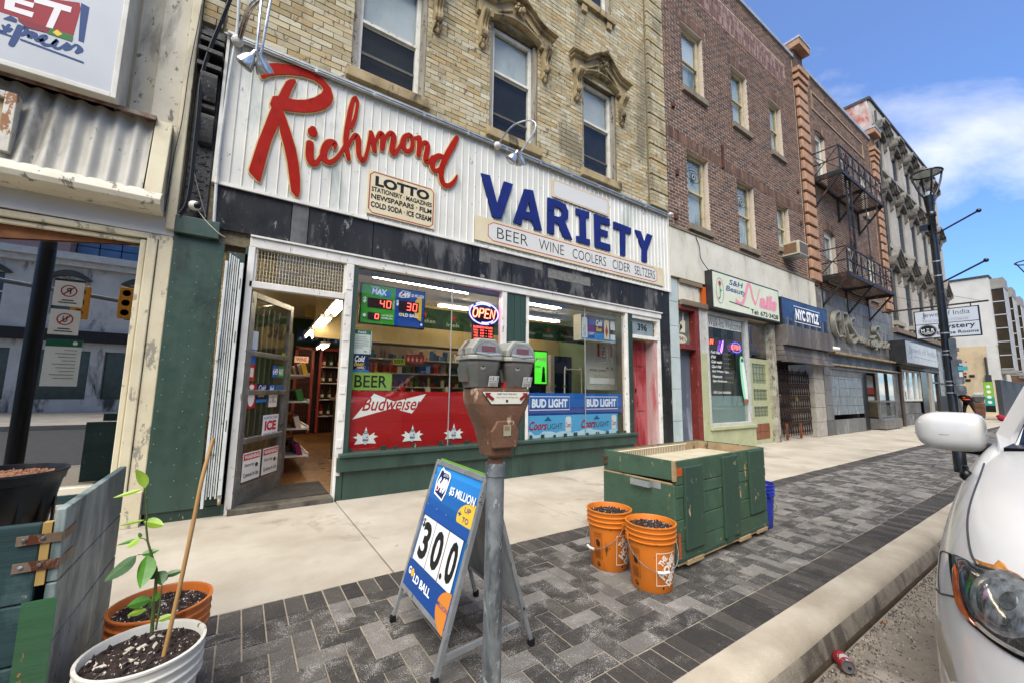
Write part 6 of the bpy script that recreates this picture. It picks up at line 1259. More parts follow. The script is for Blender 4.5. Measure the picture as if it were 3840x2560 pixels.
# ================================================================== cream building with heavy window hoods
cbm = M('cream_stucco', '#aca497', '#9f978a', sc=2, rough=.85, bump=.2, stain='#8d8070', ssc=1.2, sth=.6); dks = M('dark_weathered_sandstone', '#625d55', '#777167', sc=5, rough=.8, bump=.4, stain='#3a3630', ssc=4, sth=.55); grf = M('slate_grey_frame', '#3c4246', '#4a5054', sc=4, rough=.6)
hb = T('hooded_window_building', 'cream stucco building with rows of dark heavy hooded windows beyond the fire escape', 'building', (21.2, FY, 0))
HC = [22.15, 24.35, 26.5, 28.65, 30.85]; HB = []
for xc in HC: HB += [(xc - .48, xc + .48, 10.70, 12.35), (xc - .50, xc + .50, 7.35, 9.65), (xc - .52, xc + .52, 4.12, 6.45)]
wall(21.2, 32.6, 3.7, 13.65, FY, .3, HB, cbm, hb); box('side_wall', 21.2, 32.6, FY + .3, 14, 0, 13.6, M('pale_side_brick', '#8f7a68', '#a39080', sc=3, rough=.9), hb)
box('parapet_edge', 21.2, 32.65, FY - .06, FY + .3, 13.65, 13.75, M('dark_coping', '#33312f', '#44413e'), hb)
O('graffiti_side_wall', MB().box(21.14, 21.2, 4.66, 10.5, 11.4, 13.6), M('painted_parapet_brick', '#b8aca0', '#a34a34', sc=2.4, rough=.9, stain='#c9c2b8', ssc=1.6, sth=.5), hb); O('side_coping', MB().box(21.1, 21.3, 4.56, 10.5, 13.6, 13.72), M('dark_coping'), hb)
for i, h in enumerate(HB):
    box('dark_interior', h[0], h[1], FY + .3, FY + .34, h[2], h[3], darkroom, hb); kind = i % 3
    w = O('window', MB().box(h[0], h[0] + .14, FY + .06, FY + .2, h[2], h[3]).box(h[1] - .14, h[1], FY + .06, FY + .2, h[2], h[3]).box(h[0] + .14, h[1] - .14, FY + .06, FY + .2, h[3] - .3, h[3]), grf, hb)
    O('meeting_rail', MB().box(h[0] + .14, h[1] - .14, FY + .12, FY + .18, (h[2] + h[3]) / 2 - .03, (h[2] + h[3]) / 2 + .03), grf, w); O('pane', MB().box(h[0] + .14, h[1] - .14, FY + .16, FY + .165, h[2], h[3] - .3), wglass, w); O('curtain', MB().box(h[0] + .14, (h[0] + h[1]) / 2, FY + .22, FY + .225, h[2], h[3] - .3), pale, w)
    O('sill', MB().box(h[0] - .12, h[1] + .12, FY - .12, FY + .06, h[2] - .16, h[2]).box(h[0] - .02, h[0] + .1, FY - .09, FY, h[2] - .36, h[2] - .16).box(h[1] - .1, h[1] + .02, FY - .09, FY, h[2] - .36, h[2] - .16), M('pale_sill', '#9d9688', '#8a8376', rough=.8), w)
    zc_ = h[3] - .1; hw = (h[1] - h[0]) / 2 + .28; xc = (h[0] + h[1]) / 2; m = MB()
    if kind < 2: out = [(-hw, 0), (-hw, .22), (-hw * .62, .26), (-hw * .42, .50), (hw * .42, .50), (hw * .62, .26), (hw, .22), (hw, 0)]
    else: out = [(-hw, 0), (-hw, .22), (-hw * .75, .26), (0, .78), (hw * .75, .26), (hw, .22), (hw, 0)]
    for pr_, s_, dz in ((.27, 1.0, .05), (.33, 1.06, .12), (.20, .92, 0)):
        m.prism([(xc + p[0] * s_, FY - pr_, zc_ + p[1] + dz) for p in out] + [(xc + p[0] * s_ * .97, FY - pr_, zc_ + p[1] + dz - .09) for p in out[::-1]], (0, pr_ - .02, 0))
    m.prism([(xc + p[0] * .9, FY - .14, zc_ + p[1]) for p in out], (0, .12, 0)) if False else m.prism([(xc + p[0] * .9, FY - .14, zc_ + p[1]) for p in out] + [(xc + hw * .62, FY - .14, zc_ - .05), (xc + hw * .4, FY - .14, zc_ + .10), (xc, FY - .14, zc_ + .18), (xc - hw * .4, FY - .14, zc_ + .10), (xc - hw * .62, FY - .14, zc_ - .05)], (0, .12, 0))
    hd = O('window_hood', m, dks, hb)
    for s_ in (-1, 1): O('bracket', MB().prism([(xc + s_ * (hw - .16) - .07, FY - p, zc_ + q) for p, q in ((0, .1), (.21, .1), (.19, -.1), (.09, -.3), (.11, -.42), (0, -.55))], (.14, 0, 0)), dks, hd)
box('ledge', 21.2, 32.6, FY - .18, FY, 3.62, 3.80, M('brown_ledge', '#6a5a4a', '#7c6c5c', rough=.8), hb); O('downpipe', MB().tube([(21.55, FY - .1, 4.2), (21.55, FY - .1, 13.2)], .04, 8), M('dark_coping'), hb)
# ground floor of the cream building
z = 0; row = 0
GH = [(21.7, 24.3, .95, 2.2), (24.3, 25.4, -.1, 2.2), (26.3, 29.6, -.1, 2.2)]
while z < 3.6:
    x = 21.25 - (.4 if row % 2 else 0)
    while x < 32.6:
        a_, b_ = max(x, 21.25), min(x + .8, 32.6)
        if not any(h[0] - .01 < (a_ + b_) / 2 < h[1] + .01 and h[2] < z + .2 < h[3] for h in GH): O('stone_tile', MB().box(a_ + .005, b_ - .005, 4.565 + random.uniform(-.003, .003), 4.62, z + .004, z + .44), gst, hb)
        x += .8
    z += .45; row += 1
box('dark_shop_interior', 21.6, 29.8, 5.4, 5.45, 0, 3, darkroom, hb)
O('restaurant_window', MB().box(21.7, 21.78, 4.54, 4.62, .95, 2.2).box(22.5, 22.58, 4.54, 4.62, 1.0, 2.15).box(23.4, 23.48, 4.54, 4.62, 1.0, 2.15).box(24.2, 24.3, 4.54, 4.62, .95, 2.2).box(21.78, 24.2, 4.54, 4.62, .95, 1.02).box(21.78, 24.2, 4.54, 4.62, 2.12, 2.2), whitew, hb); box('restaurant_pane', 21.78, 24.2, 4.58, 4.585, 1.02, 2.12, sg, hb)
for k in range(3): box('net_curtain', 21.85 + k * .85, 22.35 + k * .85, 4.70, 4.71, 1.0, 2.1, pale, hb)
O('black_pier', MB().box(24.32, 25.3, 4.52, 4.62, 0, 2.2), P_('#0d0e10', .25), hb); O('door_frame', MB().box(26.3, 26.4, 4.54, 4.66, 0, 2.2).box(27.5, 27.6, 4.54, 4.66, 0, 2.2).box(26.4, 27.5, 4.54, 4.66, 1.75, 1.82), M('bronze_frame', '#2e2620', '#3a3028', rough=.4), hb); box('door_pane', 26.4, 27.5, 4.60, 4.605, 0, 2.2, sg, hb); box('black_panel', 27.7, 29.6, 4.55, 4.60, 0, 2.2, P_('#131416', .4), hb); box('pale_pier', 25.55, 26.1, 4.50, 4.62, 0, 2.2, stn, hb)
t, a = signbox('restaurant_sign', 20.35, 25.1, 2.38, 3.20, 4.10, .45, M('faded_white_face', '#b8b9b6', '#a9aaa8', sc=3, rough=.4), 'weathered white Jewel of India sign box with faded thin lettering')
a.t('#6d7478', 'Jewel of India', .08, .42, .95, .80, -.01); a.l('#6d7478', [(.14, .80), (.145, .3), (.10, .22)], .008); a.l('#6d7478', [(.22, .34), (.92, .30)], .004); a.done(t)
t = T('mystery_sign', 'black and white raised MYSTERY wall sign with a round white emblem', 'shop sign', (25.6, 4.4, 2.4)); box('backing', 25.4, 28.9, 4.40, 4.56, 2.50, 3.15, P_('#111216'), t); a = wallart(25.4, 28.9, 2.5, 3.15, 4.395); a.t('#d5d6d8', 'MYSTERY', .05, .15, .72, .8, .03); a.e('#24243a', .87, .55, .12, .55, 24); a.e('#c9cacc', .88, .55, .10, .48, 24); a.done(t)
# hanging double sign at right angles to the wall
jx = 20.0; js = T('hanging_sign', 'white projecting sign reading Jewel of India and Mystery Escape Rooms hanging from an iron bar', 'hanging sign', (jx, 3.0, 3.15))
box('panel', jx - .06, jx + .06, 2.17, 3.72, 3.15, 4.14, P_('#15161a', .4), js); a = Art((jx - .062, 3.69, 3.18), (0, -1.49, 0), (0, 0, .93))
a.r('#b4bac2', 0, .52, 1, 1); a.r('#b4bac2', 0, 0, 1, .495); a.t('#33383c', 'Jewel of India', .12, .72, .88, .95, -.005); a.l('#33383c', [(.16, .94), (.165, .72), (.13, .66)], .010); a.l('#7a8086', [(.10, .655), (.88, .655)], .004); a.t('#6a7076', 'FINE INDIAN CUISINE', .13, .57, .85, .63, -.01)
a.ring('#15171a', .19, .25, .158, .24, .008); a.e('#15171a', .19, .25, .142, .215, 32); a.t('#e0e2e4', 'M Ξ R', .08, .22, .30, .34, .01); a.r('#e0e2e4', .07, .19, .31, .20); a.r('#e0e2e4', .10, .16, .28, .17); a.r('#e0e2e4', .13, .13, .25, .14)
a.t('#202428', 'Mystery', .37, .24, .94, .47, .01); a.t('#202428', 'Escape Rooms', .34, .06, .98, .20, .01); a.done(js)
O('iron_bar', MB().tube([(jx, 4.60, 4.26), (jx, 1.95, 4.26)], .03, 8), irn, js); O('stay_wire', MB().tube([(jx, 2.1, 4.28), (jx, 4.6, 5.4)], .006, 5).tube([(jx, 3.0, 4.28), (jx - .8, 4.6, 4.9)], .006, 5), irn, js)
for y in (2.35, 3.55): O('hanger', MB().tube([(jx, y, 4.14), (jx, y, 4.26)], .015, 6), irn, js)
# ================================================================== white modern building across the side street
wb = T('white_corner_building', 'white rendered modern building with projecting dark glazed bays across the side street', 'building', (38, 4.2, 0)); wr_ = M('white_render', '#c9c7c0', '#bcbab3', sc=1.2, rough=.8, stain='#a9a69e', ssc=.6, sth=.6); crr = M('cream_render', '#c9b694', '#bda985', sc=1.2, rough=.8, stain='#a8957a', ssc=.6, sth=.6); dbk = M('grey_base_paint', '#2e2f33', '#38393d', rough=.6)
BX = 38.0
box('white_wall_block', BX, BX + 14, 3.62, 16, 4.3, 8.55, wr_, wb); box('cream_wall_block', BX - .02, BX + 5, 4.06, 16, 2.2, 4.298, crr, wb); box('cream_wall_base', BX - .02, BX + 5, 3.88, 16, 0, 2.198, crr, wb); box('white_corner_pier', BX - .03, BX + 5, 3.64, 4.06, 2.2, 4.298, wr_, wb); box('dark_base', BX + .0, BX + 14, 3.66, 3.88, 0, 2.198, dbk, wb); box('upper_storey', BX + 3, BX + 12, 6, 14, 8.55, 9.6, wr_, wb)
O('roof_edge', MB().box(BX - .06, BX + 14, 3.57, 16, 8.55, 8.66), M('dark_coping'), wb)
for k, (x0_, x1_) in enumerate(((BX + .6, BX + 2.3), (BX + 4.6, BX + 6.4), (BX + 9, BX + 11))):
    box('bay_cap', x0_, x1_, 3.08, 3.62, 7.85, 8.5, M('grey_bay', '#8a8780', '#7a776f'), wb); box('bay_soffit', x0_, x1_, 3.08, 3.62, 2.6, 2.8, M('grey_bay'), wb)
    O('bay_glass', MB().box(x0_ + .05, x1_ - .05, 3.13, 3.61, 2.8, 7.85), M('bronze_glass', '#2e271c', '#3d3324', sc=2, rough=.15), wb)
    for j in range(7): O('bay_mullion', MB().box(x0_ + .02, x1_ - .02, 3.10, 3.615, 2.85 + j * .83, 2.91 + j * .83), M('pale_mullion', '#a9abb0', '#9a9ca0'), wb)
    for j in range(6): x = x0_ + .05 + (x1_ - x0_ - .1) * j / 5; O('bay_mullion', MB().box(x - .03, x + .03, 3.09, 3.13, 2.8, 7.85), M('pale_mullion'), wb)
for y, z in ((5.0, 2.35), (4.66, 2.38), (4.84, 2.12), (5.5, 2.75)): box('dark_vent', BX - .05, BX - .02, y, y + .22, z, z + .15, P_('#2c2620'), wb)
box('wall_window', BX - .04, BX - .02, 6.2, 6.9, .7, 1.1, P_('#8fa3a0', .2), wb)
t = T('meter_mast', 'electric service mast and meter box on corner of the white building', 'utility mast', (BX - .1, 4.1, 0)); O('mast', MB().tube([(BX - .1, 4.12, 1.6), (BX - .1, 4.12, 3.6)], .05, 8), dbk, t); box('meter_box', BX - .2, BX - .03, 3.98, 4.22, 2.0, 2.5, dbk, t); box('lower_box', BX - .18, BX - .03, 3.95, 4.12, 1.2, 1.98, dbk, t)
t = T('green_sandwich_sign', 'tall green and black banner stand by the dark base of the white building', 'banner stand', (35.6, 4.0, 0)); gx_ = 33.9; gy_ = 3.72
box('panel', gx_, gx_ + .04, gy_ - .18, gy_ + .18, .35, 2.0, P_('#181c1a'), t); O('leg', MB().box(gx_ - .0, gx_ + .03, gy_ - .2, gy_ - .18, 0, 2.0).box(gx_, gx_ + .03, gy_ + .18, gy_ + .2, 0, 2.0), P_('#c9c9c4'), t); a = Art((gx_ - .002, gy_ + .17, .7), (0, -.34, 0), (0, 0, 1.28)); a.r('#7fae3c', 0, .35, 1, 1); a.r('#2c8f7c', 0, 0, 1, .35)
for k in range(4): a.e('#d9ddd4', .5, .14 + k * .22, .24)
a.done(t)
fb_ = T('far_brick_block', 'distant brown brick block at the far right end of the street', 'building', (66, 4.3, 0)); box('wall', 54.5, 82, 4.2, 14, 0, 9.6, M('far_brick', '#7a5c48', '#6a4e3e', sc=2, rough=.9), fb_); box('cornice', 54.4, 82, 3.8, 4.2, 9.0, 9.7, dks, fb_); box('shop_band', 54.4, 82, 3.9, 4.2, 2.8, 3.3, wr_, fb_)
for k in range(10):
    for z in (4.0, 6.7): O('window', MB().box(55.6 + k * 2.6, 56.8 + k * 2.6, 4.16, 4.22, z, z + 1.9), M('bronze_glass'), fb_); O('window_hood', MB().box(55.4 + k * 2.6, 57 + k * 2.6, 3.95, 4.20, z + 1.9, z + 2.15), dks, fb_)
fb3 = T('far_glass_block', 'far grey glass block closing the street', 'building', (95, 6, 0)); box('tower', 96, 120, 2.0, 30, 0, 12.5, M('far_glass', '#6d7c88', '#8896a0', sc=1, rough=.3), fb3)
for k in range(5): box('floor_band', 95.9, 96, 2.0, 30, 2.2 * k + 1.8, 2.2 * k + 2.3, wr_, fb3)
# ================================================================== across the street (mirrored in the glass)
ob_ = T('grey_stone_terrace', 'grey stone terrace with arched windows across the street, mirrored in the shop glass', 'building', (0, -15.70, 0)); ost = M('grey_limestone', '#c9c6bf', '#b9b6af', sc=2, rough=.85, bump=.3, stain='#4a4845', ssc=1.2, sth=.55)
OH = []
for k in range(-9, 12):
    xc = k * 2.35 + .5; OH.append((xc - .5, xc + .5, 4.1, 5.7))
for k in range(-9, 12):
    xc = k * 2.35 + .5; OH.append((xc - .95, xc + .95, .5, 2.6))
mb = MB()
for a_, b_, c_, d_ in holes_split(-21.5, 27.5, -.05, 6.5, OH): mb.box(a_, b_, -16.00, -15.70, c_, d_)
O('wall', mb, ost, ob_); box('dark_interior', -21.5, 27.5, -16.70, -16.60, 0, 6.5, darkroom, ob_); O('cornice', MB().box(-21.6, 27.6, -16.00, -15.25, 6.5, 6.8).box(-21.6, 27.6, -16.00, -15.45, 6.25, 6.5).box(-21.6, 27.6, -16.00, -15.55, 3.0, 3.4), M('pale_cornice', '#cfccc5', '#bcb9b2', rough=.8), ob_)
for h in OH[:21]:
    O('window_hood', MB().prism([(x, -15.55, z) for x, z in arc(h[0] - .22, h[1] + .22, h[3] + .0, .38)] + [(x, -15.55, z) for x, z in arc(h[0] - .04, h[1] + .04, h[3] - .05, .18)[::-1]], (0, -.16, 0)), M('dark_hood', '#4a4845', '#3c3a38'), ob_); O('window_pane', MB().box(h[0], h[1], -15.92, -15.90, h[2], h[3]), M('dusky_pane', '#2c3330', '#39423c', rough=.15), ob_); O('sash_bar', MB().box(h[0], h[1], -15.90, -15.86, (h[2] + h[3]) / 2 - .03, (h[2] + h[3]) / 2 + .03), whitew, ob_)
for h in OH[21:]: O('shop_pane', MB().box(h[0], h[1], -15.92, -15.90, h[2], h[3]), M('dusky_pane'), ob_)
t, a = plate('barber_board', -9.8, -2.2, 2.95, 3.45, -15.50, P_('#2a2726'), 'long dark sign board across the street', 'shop sign', .06); 
bt_ = T('glass_office_tower', 'blue and pink glass office tower behind the terrace across the street', 'building', (-20, -60, 0)); gb = M('blue_tower_glass', '#3c5a80', '#4c6c94', sc=1, rough=.2)
box('blue_block', -44, -12, -75, -60, 0, 27, gb, bt_); box('pink_block', -28, -18, -60, -58, 0, 23, M('pink_tower_glass', '#a37c74', '#946c66', rough=.3), bt_); box('brown_block', -34, 4, -95, -76, 0, 40, M('brown_tower', '#4a423c', '#564c44'), bt_)
mb = MB()
for k in range(17): mb.box(-44 + k * 2, -43.9 + k * 2, -60.1, -60, 0, 27)
for k in range(14): mb.box(-44, -12, -60.1, -60, k * 2, k * 2 + .1)
O('mullions', mb, P_('#22303f'), bt_, kind='stuff')
bt2 = T('grey_corner_block', 'tall grey block farther along the opposite side of the street', 'building', (30, -11.5, 0)); box('wall', 28.2, 60, -22, -11.3, 0, 12, ost, bt2)
for k in range(12):
    for z in (3.4, 6.4, 9.2): O('window', MB().box(29.2 + k * 2.5, 30.5 + k * 2.5, -11.3, -11.26, z, z + 1.8), M('dusky_pane'), bt2)
bt3 = T('brick_corner_block', 'brown brick block at the left end of the opposite side of the street', 'building', (-22, -11.5, 0)); box('wall', -60, -22, -22, -11.3, 0, 9, M('far_brick'), bt3)
for k in range(14):
    for z in (3.4, 6.2): O('window', MB().box(-25 - k * 2.5, -23.7 - k * 2.5, -11.3, -11.26, z, z + 1.8), M('dusky_pane'), bt3)
# street pole with parking signs left of the camera, and signal heads on an arm
pole_ = T('sign_pole', 'black steel pole with parking signs mirrored in the left window', 'pole', (-2.45, 1.0, 0)); O('shaft', MB().tube([(-2.45, 1.0, 0), (-2.45, 1.0, 5)], .09, 12), P_('#0f1012', .35), pole_, smooth=True)
for z, w_, h_, c in ((2.25, .30, .36, '#d8d8d4'), (1.84, .30, .36, '#d8d8d4'), (1.12, .36, .66, '#d5dad6')):
    O('sign_plate', MB().box(-2.30, -2.30 + w_, 1.10, 1.108, z, z + h_), P_(c, .4), pole_); a = Art((-2.30 + w_, 1.109, z), (-w_, 0, 0), (0, 0, h_))
    if h_ < .5: a.ring('#a32a24', .5, .62, .28, .24, .05); a.l('#a32a24', [(.32, .78), (.68, .46)], .06); a.t('#22272a', 'P' if z > 2 else 'U', .42, .5, .58, .74, .02); a.r('#22272a', .2, .12, .8, .16); a.r('#22272a', .3, .22, .7, .26)
    else:
        a.r('#1f5e48', 0, .84, 1, 1); a.e('#dfe4e0', .2, .92, .07)
        for k in range(9): a.r('#7a837e', .12, .76 - k * .075, .12 + .7 * ((k * 37 % 10) / 20 + .5), .775 - k * .075)
    a.done(pole_)
sgm = T('traffic_signals', 'yellow traffic signal heads on a grey mast arm across the street', 'traffic light', (-9, -8, 0)); yl = P_('#d98a12', .4); O('mast', MB().tube([(-1.2, -8, -.02), (-1.2, -8, 6)], .1, 10).tube([(-1.2, -8, 3.55), (-9, -5.5, 4.05)], .06, 8), M('galv_mast', '#6c6e70', '#7d7f81', metal=.5), sgm)
for x, y, z in ((-3.1, -7.4, 3.15), (-4.0, -7.1, 3.0), (-7.2, -6.1, 3.3)):
    O('signal_head', MB().box(x - .17, x + .17, y, y + .2, z, z + .95), yl, sgm, bev=.02)
    for k in range(3): O('visor', MB().lathe([(.10, 0), (.11, .16)], (x, y + .20, z + .17 + k * .3), 10, 'y').xf(Matrix.Identity(4)), yl, sgm)
# ================================================================== street furniture and things on the pavement
def atx(x, y, X):
    r = CAM_R * ((x / .6125 - 1920) / 1502.21) + CAM_D * ((y / .6125 - 1280) / 1502.21) + CAM_F; t = X / r.x; return (t * r.y, 1.15 + t * r.z)
galv = M('galvanised_pipe', '#6e7374', '#8c9192', sc=14, rough=.5, metal=.55, bump=.2, bsc=80, stain='#565a5b', ssc=9, sth=.52, wear='#aab0b0', wsc=30, wth=.68)
mbrown = M('weathered_brown_enamel', '#5a3b27', '#6a4a34', sc=7, rough=.55, bump=.5, bsc=90, stain='#7d6250', ssc=5, sth=.56, wear='#a08a70', wsc=26, wth=.74, grain=.08)
mgrey = M('weathered_grey_meter', '#53534d', '#62615a', sc=7, rough=.5, bump=.35, bsc=100, stain='#747670', ssc=6, sth=.58, wear='#6d4a30', wsc=10, wth=.70)
mlite = M('meter_collar_metal', '#85857c', '#98978d', sc=9, rough=.5, metal=.2, bump=.3, wear='#5d4634', wsc=12, wth=.66)
def loft(levels, name, mat, par, cx, cy, cham=.25, sm=False, bev=0):
    """stack of chamfered rectangles: (z, half width x, half depth y, dx, dy)"""
    vs = []; n = 8
    for z, hx, hy, dx, dy in levels:
        c = min(hx, hy) * cham
        for x, y in ((-hx + c, -hy), (hx - c, -hy), (hx, -hy + c), (hx, hy - c), (hx - c, hy), (-hx + c, hy), (-hx, hy - c), (-hx, -hy + c)): vs.append((cx + dx + x, cy + dy + y, z))
    m = len(levels); fs = [(i * n + j, i * n + (j + 1) % n, (i + 1) * n + (j + 1) % n, (i + 1) * n + j) for i in range(m - 1) for j in range(n)] + [tuple(range(n - 1, -1, -1)), tuple((m - 1) * n + j for j in range(n))]
    return O(name, MB().add(vs, fs), mat, par, bev=bev, smooth=sm)
def meter_head(par, cx, cy, z):
    """one coin meter head: tapered body, collar, domed window"""
    h = loft([(z, .046, .044, 0, 0), (z + .02, .049, .048, 0, 0), (z + .078, .061, .060, 0, 0), (z + .092, .061, .060, 0, 0)], 'meter_head', mgrey, par, cx, cy, .35, bev=.004)
    O('side_pocket', MB().prism([(cx - .0605, cy - .02, z + .02), (cx - .0605, cy + .03, z + .02), (cx - .0700, cy + .03, z + .065), (cx - .0700, cy - .02, z + .065)], (.012, 0, 0)), mgrey, h)
    loft([(z + .092, .0675, .066, 0, 0), (z + .106, .0675, .066, 0, 0)], 'collar', mlite, h, cx, cy, .3, bev=.003)
    oct_ = [(-.061, .106), (-.061, .130), (-.034, .163), (.034, .163), (.061, .130), (.061, .106)]
    O('dome', MB().prism([(cx + x, cy - .054, z + q) for x, q in oct_], (0, .10, 0)), mlite, h, bev=.006)
    arcp = [(.049 * cos(k * pi / 16), .112 + .040 * sin(k * pi / 16)) for k in range(17)]
    O('bezel', MB().prism([(cx + x, cy - .0585, z + q) for x, q in arcp], (0, .004, 0)), M('meter_bezel', '#7d8382', '#6c7271', rough=.3, metal=.4), h)
    O('window_glass', MB().prism([(cx + x * .88, cy - .0605, z + .002 + (q - .112) * .88 + .112) for x, q in arcp], (0, .002, 0)), M('meter_window', '#8b9194', '#6f7578', sc=20, rough=.12), h)
    box('display', cx - .026, cx + .026, cy - .0620, cy - .0606, z + .120, z + .137, P_('#6d4a50', .2), h); O('chrome_lip', MB().tube([(cx - .045, cy - .060, z + .112), (cx, cy - .066, z + .108), (cx + .045, cy - .060, z + .112)], .004, 6), M('bright_lip', '#b9bab4', rough=.3, metal=.6), h)
    O('lock', MB().lathe([(.0, -.002), (.013, 0), (.013, .004), (.010, .006)][::-1], (cx - .018, cy - .052, z + .070), 16, 'y').xf(Matrix.Identity(4)), mlite, h); O('keyhole', MB().ball((cx - .018, cy - .0585, z + .070), .003, 8, 4), P_('#0c0b0a'), h)
    a = Art((cx + .004, cy - .0525, z + .006), (.036, -.002, 0), (0, -.010, .034)); a.r('#c9cbc4', 0, 0, 1, 1); a.t('#1b1b1a', '3   5', .38, .62, .95, .92, .02); a.e('#c99a3a', .17, .78, .09); a.t('#1b1b1a', 'ON CITY STREETS', .05, .44, .95, .56, .01)
    for k in range(3): a.r('#4a4a48', .08, .12 + k * .1, .92, .16 + k * .1)
    a.done(h); return h
def parking_meter(x, y, label, double=True, z0=1.156):
    t = T('parking_meter', label, 'parking meter', (x, y, 0), group='parking meters along the kerb'); dz = z0 - 1.156
    O('post', MB().lathe([(.031, -.03), (.031, .86 + dz)], (x, y, 0), 20), galv, t, smooth=True); O('post_collar', MB().lathe([(.034, .862 + dz), (.0345, .905 + dz), (.030, .905 + dz)], (x, y, 0), 20), galv, t, smooth=True)
    O('neck', MB().lathe([(.026, .9 + dz), (.028, .93 + dz)], (x, y, 0), 20), mbrown, t)
    w = 1 if double else .55
    L = [(z + dz, hx * w, hy, 0, 0) for z, hx, hy in ((.925, .034 / w, .036), (.936, .046 / w, .044), (.97, .053 / w ** .6, .050), (1.025, .068 / w ** .4, .056), (1.069, .090, .060), (1.105, .106, .062), (1.135, .111, .062), (1.152, .111, .060), (1.158, .106, .056))]
    hs = loft(L, 'housing', mbrown, t, x, y, .30, bev=.006)
    rg_ = smoothpts([(-.043, .975), (-.052, 1.005), (-.048, 1.035), (-.028, 1.056), (.028, 1.056), (.048, 1.035), (.052, 1.005), (.043, .975)], 1)
    if double:
        O('raised_face', MB().prism([(x + p * .98, y - .063, q + dz) for p, q in [(-.048, .960), (-.056, 1.015), (-.034, 1.050), (.034, 1.050), (.056, 1.015), (.048, .960)]], (0, .02, 0)), mbrown, t, bev=.005)
        a = Art((x - .095, y - .0635, 1.103 + dz), (.19, 0, 0), (0, 0, .044)); a.p('#1b1a18', [(.0, 1), (.0, .9), (.18, .0), (.82, .0), (1, .9), (1, 1)]); a.p('#cbc7b6', [(.012, .96), (.015, .88), (.19, .05), (.81, .05), (.985, .88), (.988, .96)], name='instruction_plate')
        a.t('#33302c', 'INSERT VALID COINS ONLY.', .30, .74, .72, .86, .01); a.t('#55504a', 'DISPLAY INDICATES TIME PURCHASED', .28, .50, .74, .60, -.01); a.e('#33302c', .5, .28, .025)
        a.p('#7a1c1c', [(.05, .90), (.17, .88), (.14, .74), (.24, .46), (.20, .30), (.11, .56), (.08, .50)]); a.p('#7a1c1c', [(.95, .90), (.83, .88), (.86, .74), (.76, .46), (.80, .30), (.89, .56), (.92, .50)]); a.done(t)
        a = Art((x - .012, y - .0655, 1.0 + dz), (.030, 0, 0), (0, 0, .036)); a.r('#8f8d70', 0, 0, 1, 1, name='faded_sticker'); a.r('#7a6a54', .12, .5, .8, .9, name='faded_sticker_print'); a.done(t)
        O('red_wedge', MB().prism([(x + .010, y - .03, 1.157 + dz), (x + .030, y - .03, 1.157 + dz), (x + .018, y - .03, 1.19 + dz)], (0, .02, 0)), P_('#a8302c'), t)
        meter_head(t, x - .072, y, z0 + .001); meter_head(t, x + .066, y, z0 + .001)
    else: meter_head(t, x, y, z0 + .001)
    return t
parking_meter(.745, 1.2, 'twin headed brown and grey parking meter in the foreground, before the shop window')
parking_meter(9.55, 1.16, 'single headed brown parking meter far along the kerb behind the car mirror', double=False, z0=1.06)
# ------------------------------------------------ sandwich board
alf = M('silver_frame', '#8f9394', '#a5a8a8', sc=12, rough=.42, metal=.6, wear='#5f5d58', wsc=20, wth=.72)
sbd = T('sandwich_board', 'silver A frame sandwich board with a blue lottery panel showing 30.0', 'sandwich board', (.95, 1.85, 0))
ya, yb = 2.115, 1.575; top_ = Vector((.94, 0, .755)); bot = Vector((.768, 0, .165)); vv = (top_ - bot); vn = vv.normalized(); nn_ = Vector((-vn.z, 0, vn.x))
def pp(y, s_, d=0): q = bot + vv * s_ + nn_ * d; return Vector((q.x, y, q.z))
O('front_frame', MB().bar(pp(ya - .012, -.02), pp(ya - .012, 1.0), .024, .02, (0, 1, 0)).bar(pp(yb + .012, -.28), pp(yb + .012, 1.0), .024, .02, (0, 1, 0)).bar(pp(ya, 1.0), pp(yb, 1.0), .026, .02, nn_).bar(pp(ya, 0), pp(yb, 0), .024, .02, nn_), alf, sbd, bev=.002)
O('front_leg', MB().bar(pp(ya - .01, -.02), pp(ya - .01, -.275), .016, .016), alf, sbd); O('leg_brace', MB().bar(pp(yb + .012, -.14), (1.12, yb + .012, .11), .014, .022).bar(pp(ya - .01, -.10), (1.12, ya - .01, .13), .012, .014), alf, sbd)
O('back_frame', MB().bar((1.19, ya - .01, .02), (.965, ya - .01, .755), .018, .02, (0, 1, 0)).bar((1.19, yb + .01, .02), (.965, yb + .01, .755), .018, .02, (0, 1, 0)).bar((1.145, ya, .17), (1.145, yb, .17), .016), alf, sbd, bev=.002)
O('back_panel', MB().prism([(1.14, ya - .02, .18), (1.14, yb + .02, .18), (.968, yb + .02, .74), (.968, ya - .02, .74)], (-.005, 0, -.001)), M('dusty_steel_panel', '#6d7072', '#84888a', sc=6, rough=.4, metal=.3, stain='#9fa3a4', ssc=4, sth=.55), sbd)
O('top_card', MB().prism([(.945, ya - .02, .752), (.945, yb + .03, .752), (.950, yb + .03, .775), (.950, ya - .02, .775)], (.004, 0, 0)), P_('#5f8a2e'), sbd); O('top_rail', MB().bar((.955, ya, .752), (.955, yb, .752), .018), P_('#c9cbc8', .4), sbd)
for y in (ya - .01, yb + .01):
    for x in (1.193, .722): O('rubber_foot', MB().box(x - .014, x + .014, y - .012, y + .012, .0, .03), P_('#131313', .8), sbd, bev=.003)
O('panel', MB().prism([pp(ya - .022, .02), pp(yb + .022, .02), pp(yb + .022, .98), pp(ya - .022, .98)], -nn_ * .006), P_('#1c5c9c', .3), sbd)
ub = pp(yb + .022, .02) - pp(ya - .022, .02); a = Art(pp(ya - .022, .02), ub, vv * .96, d0=.0012)
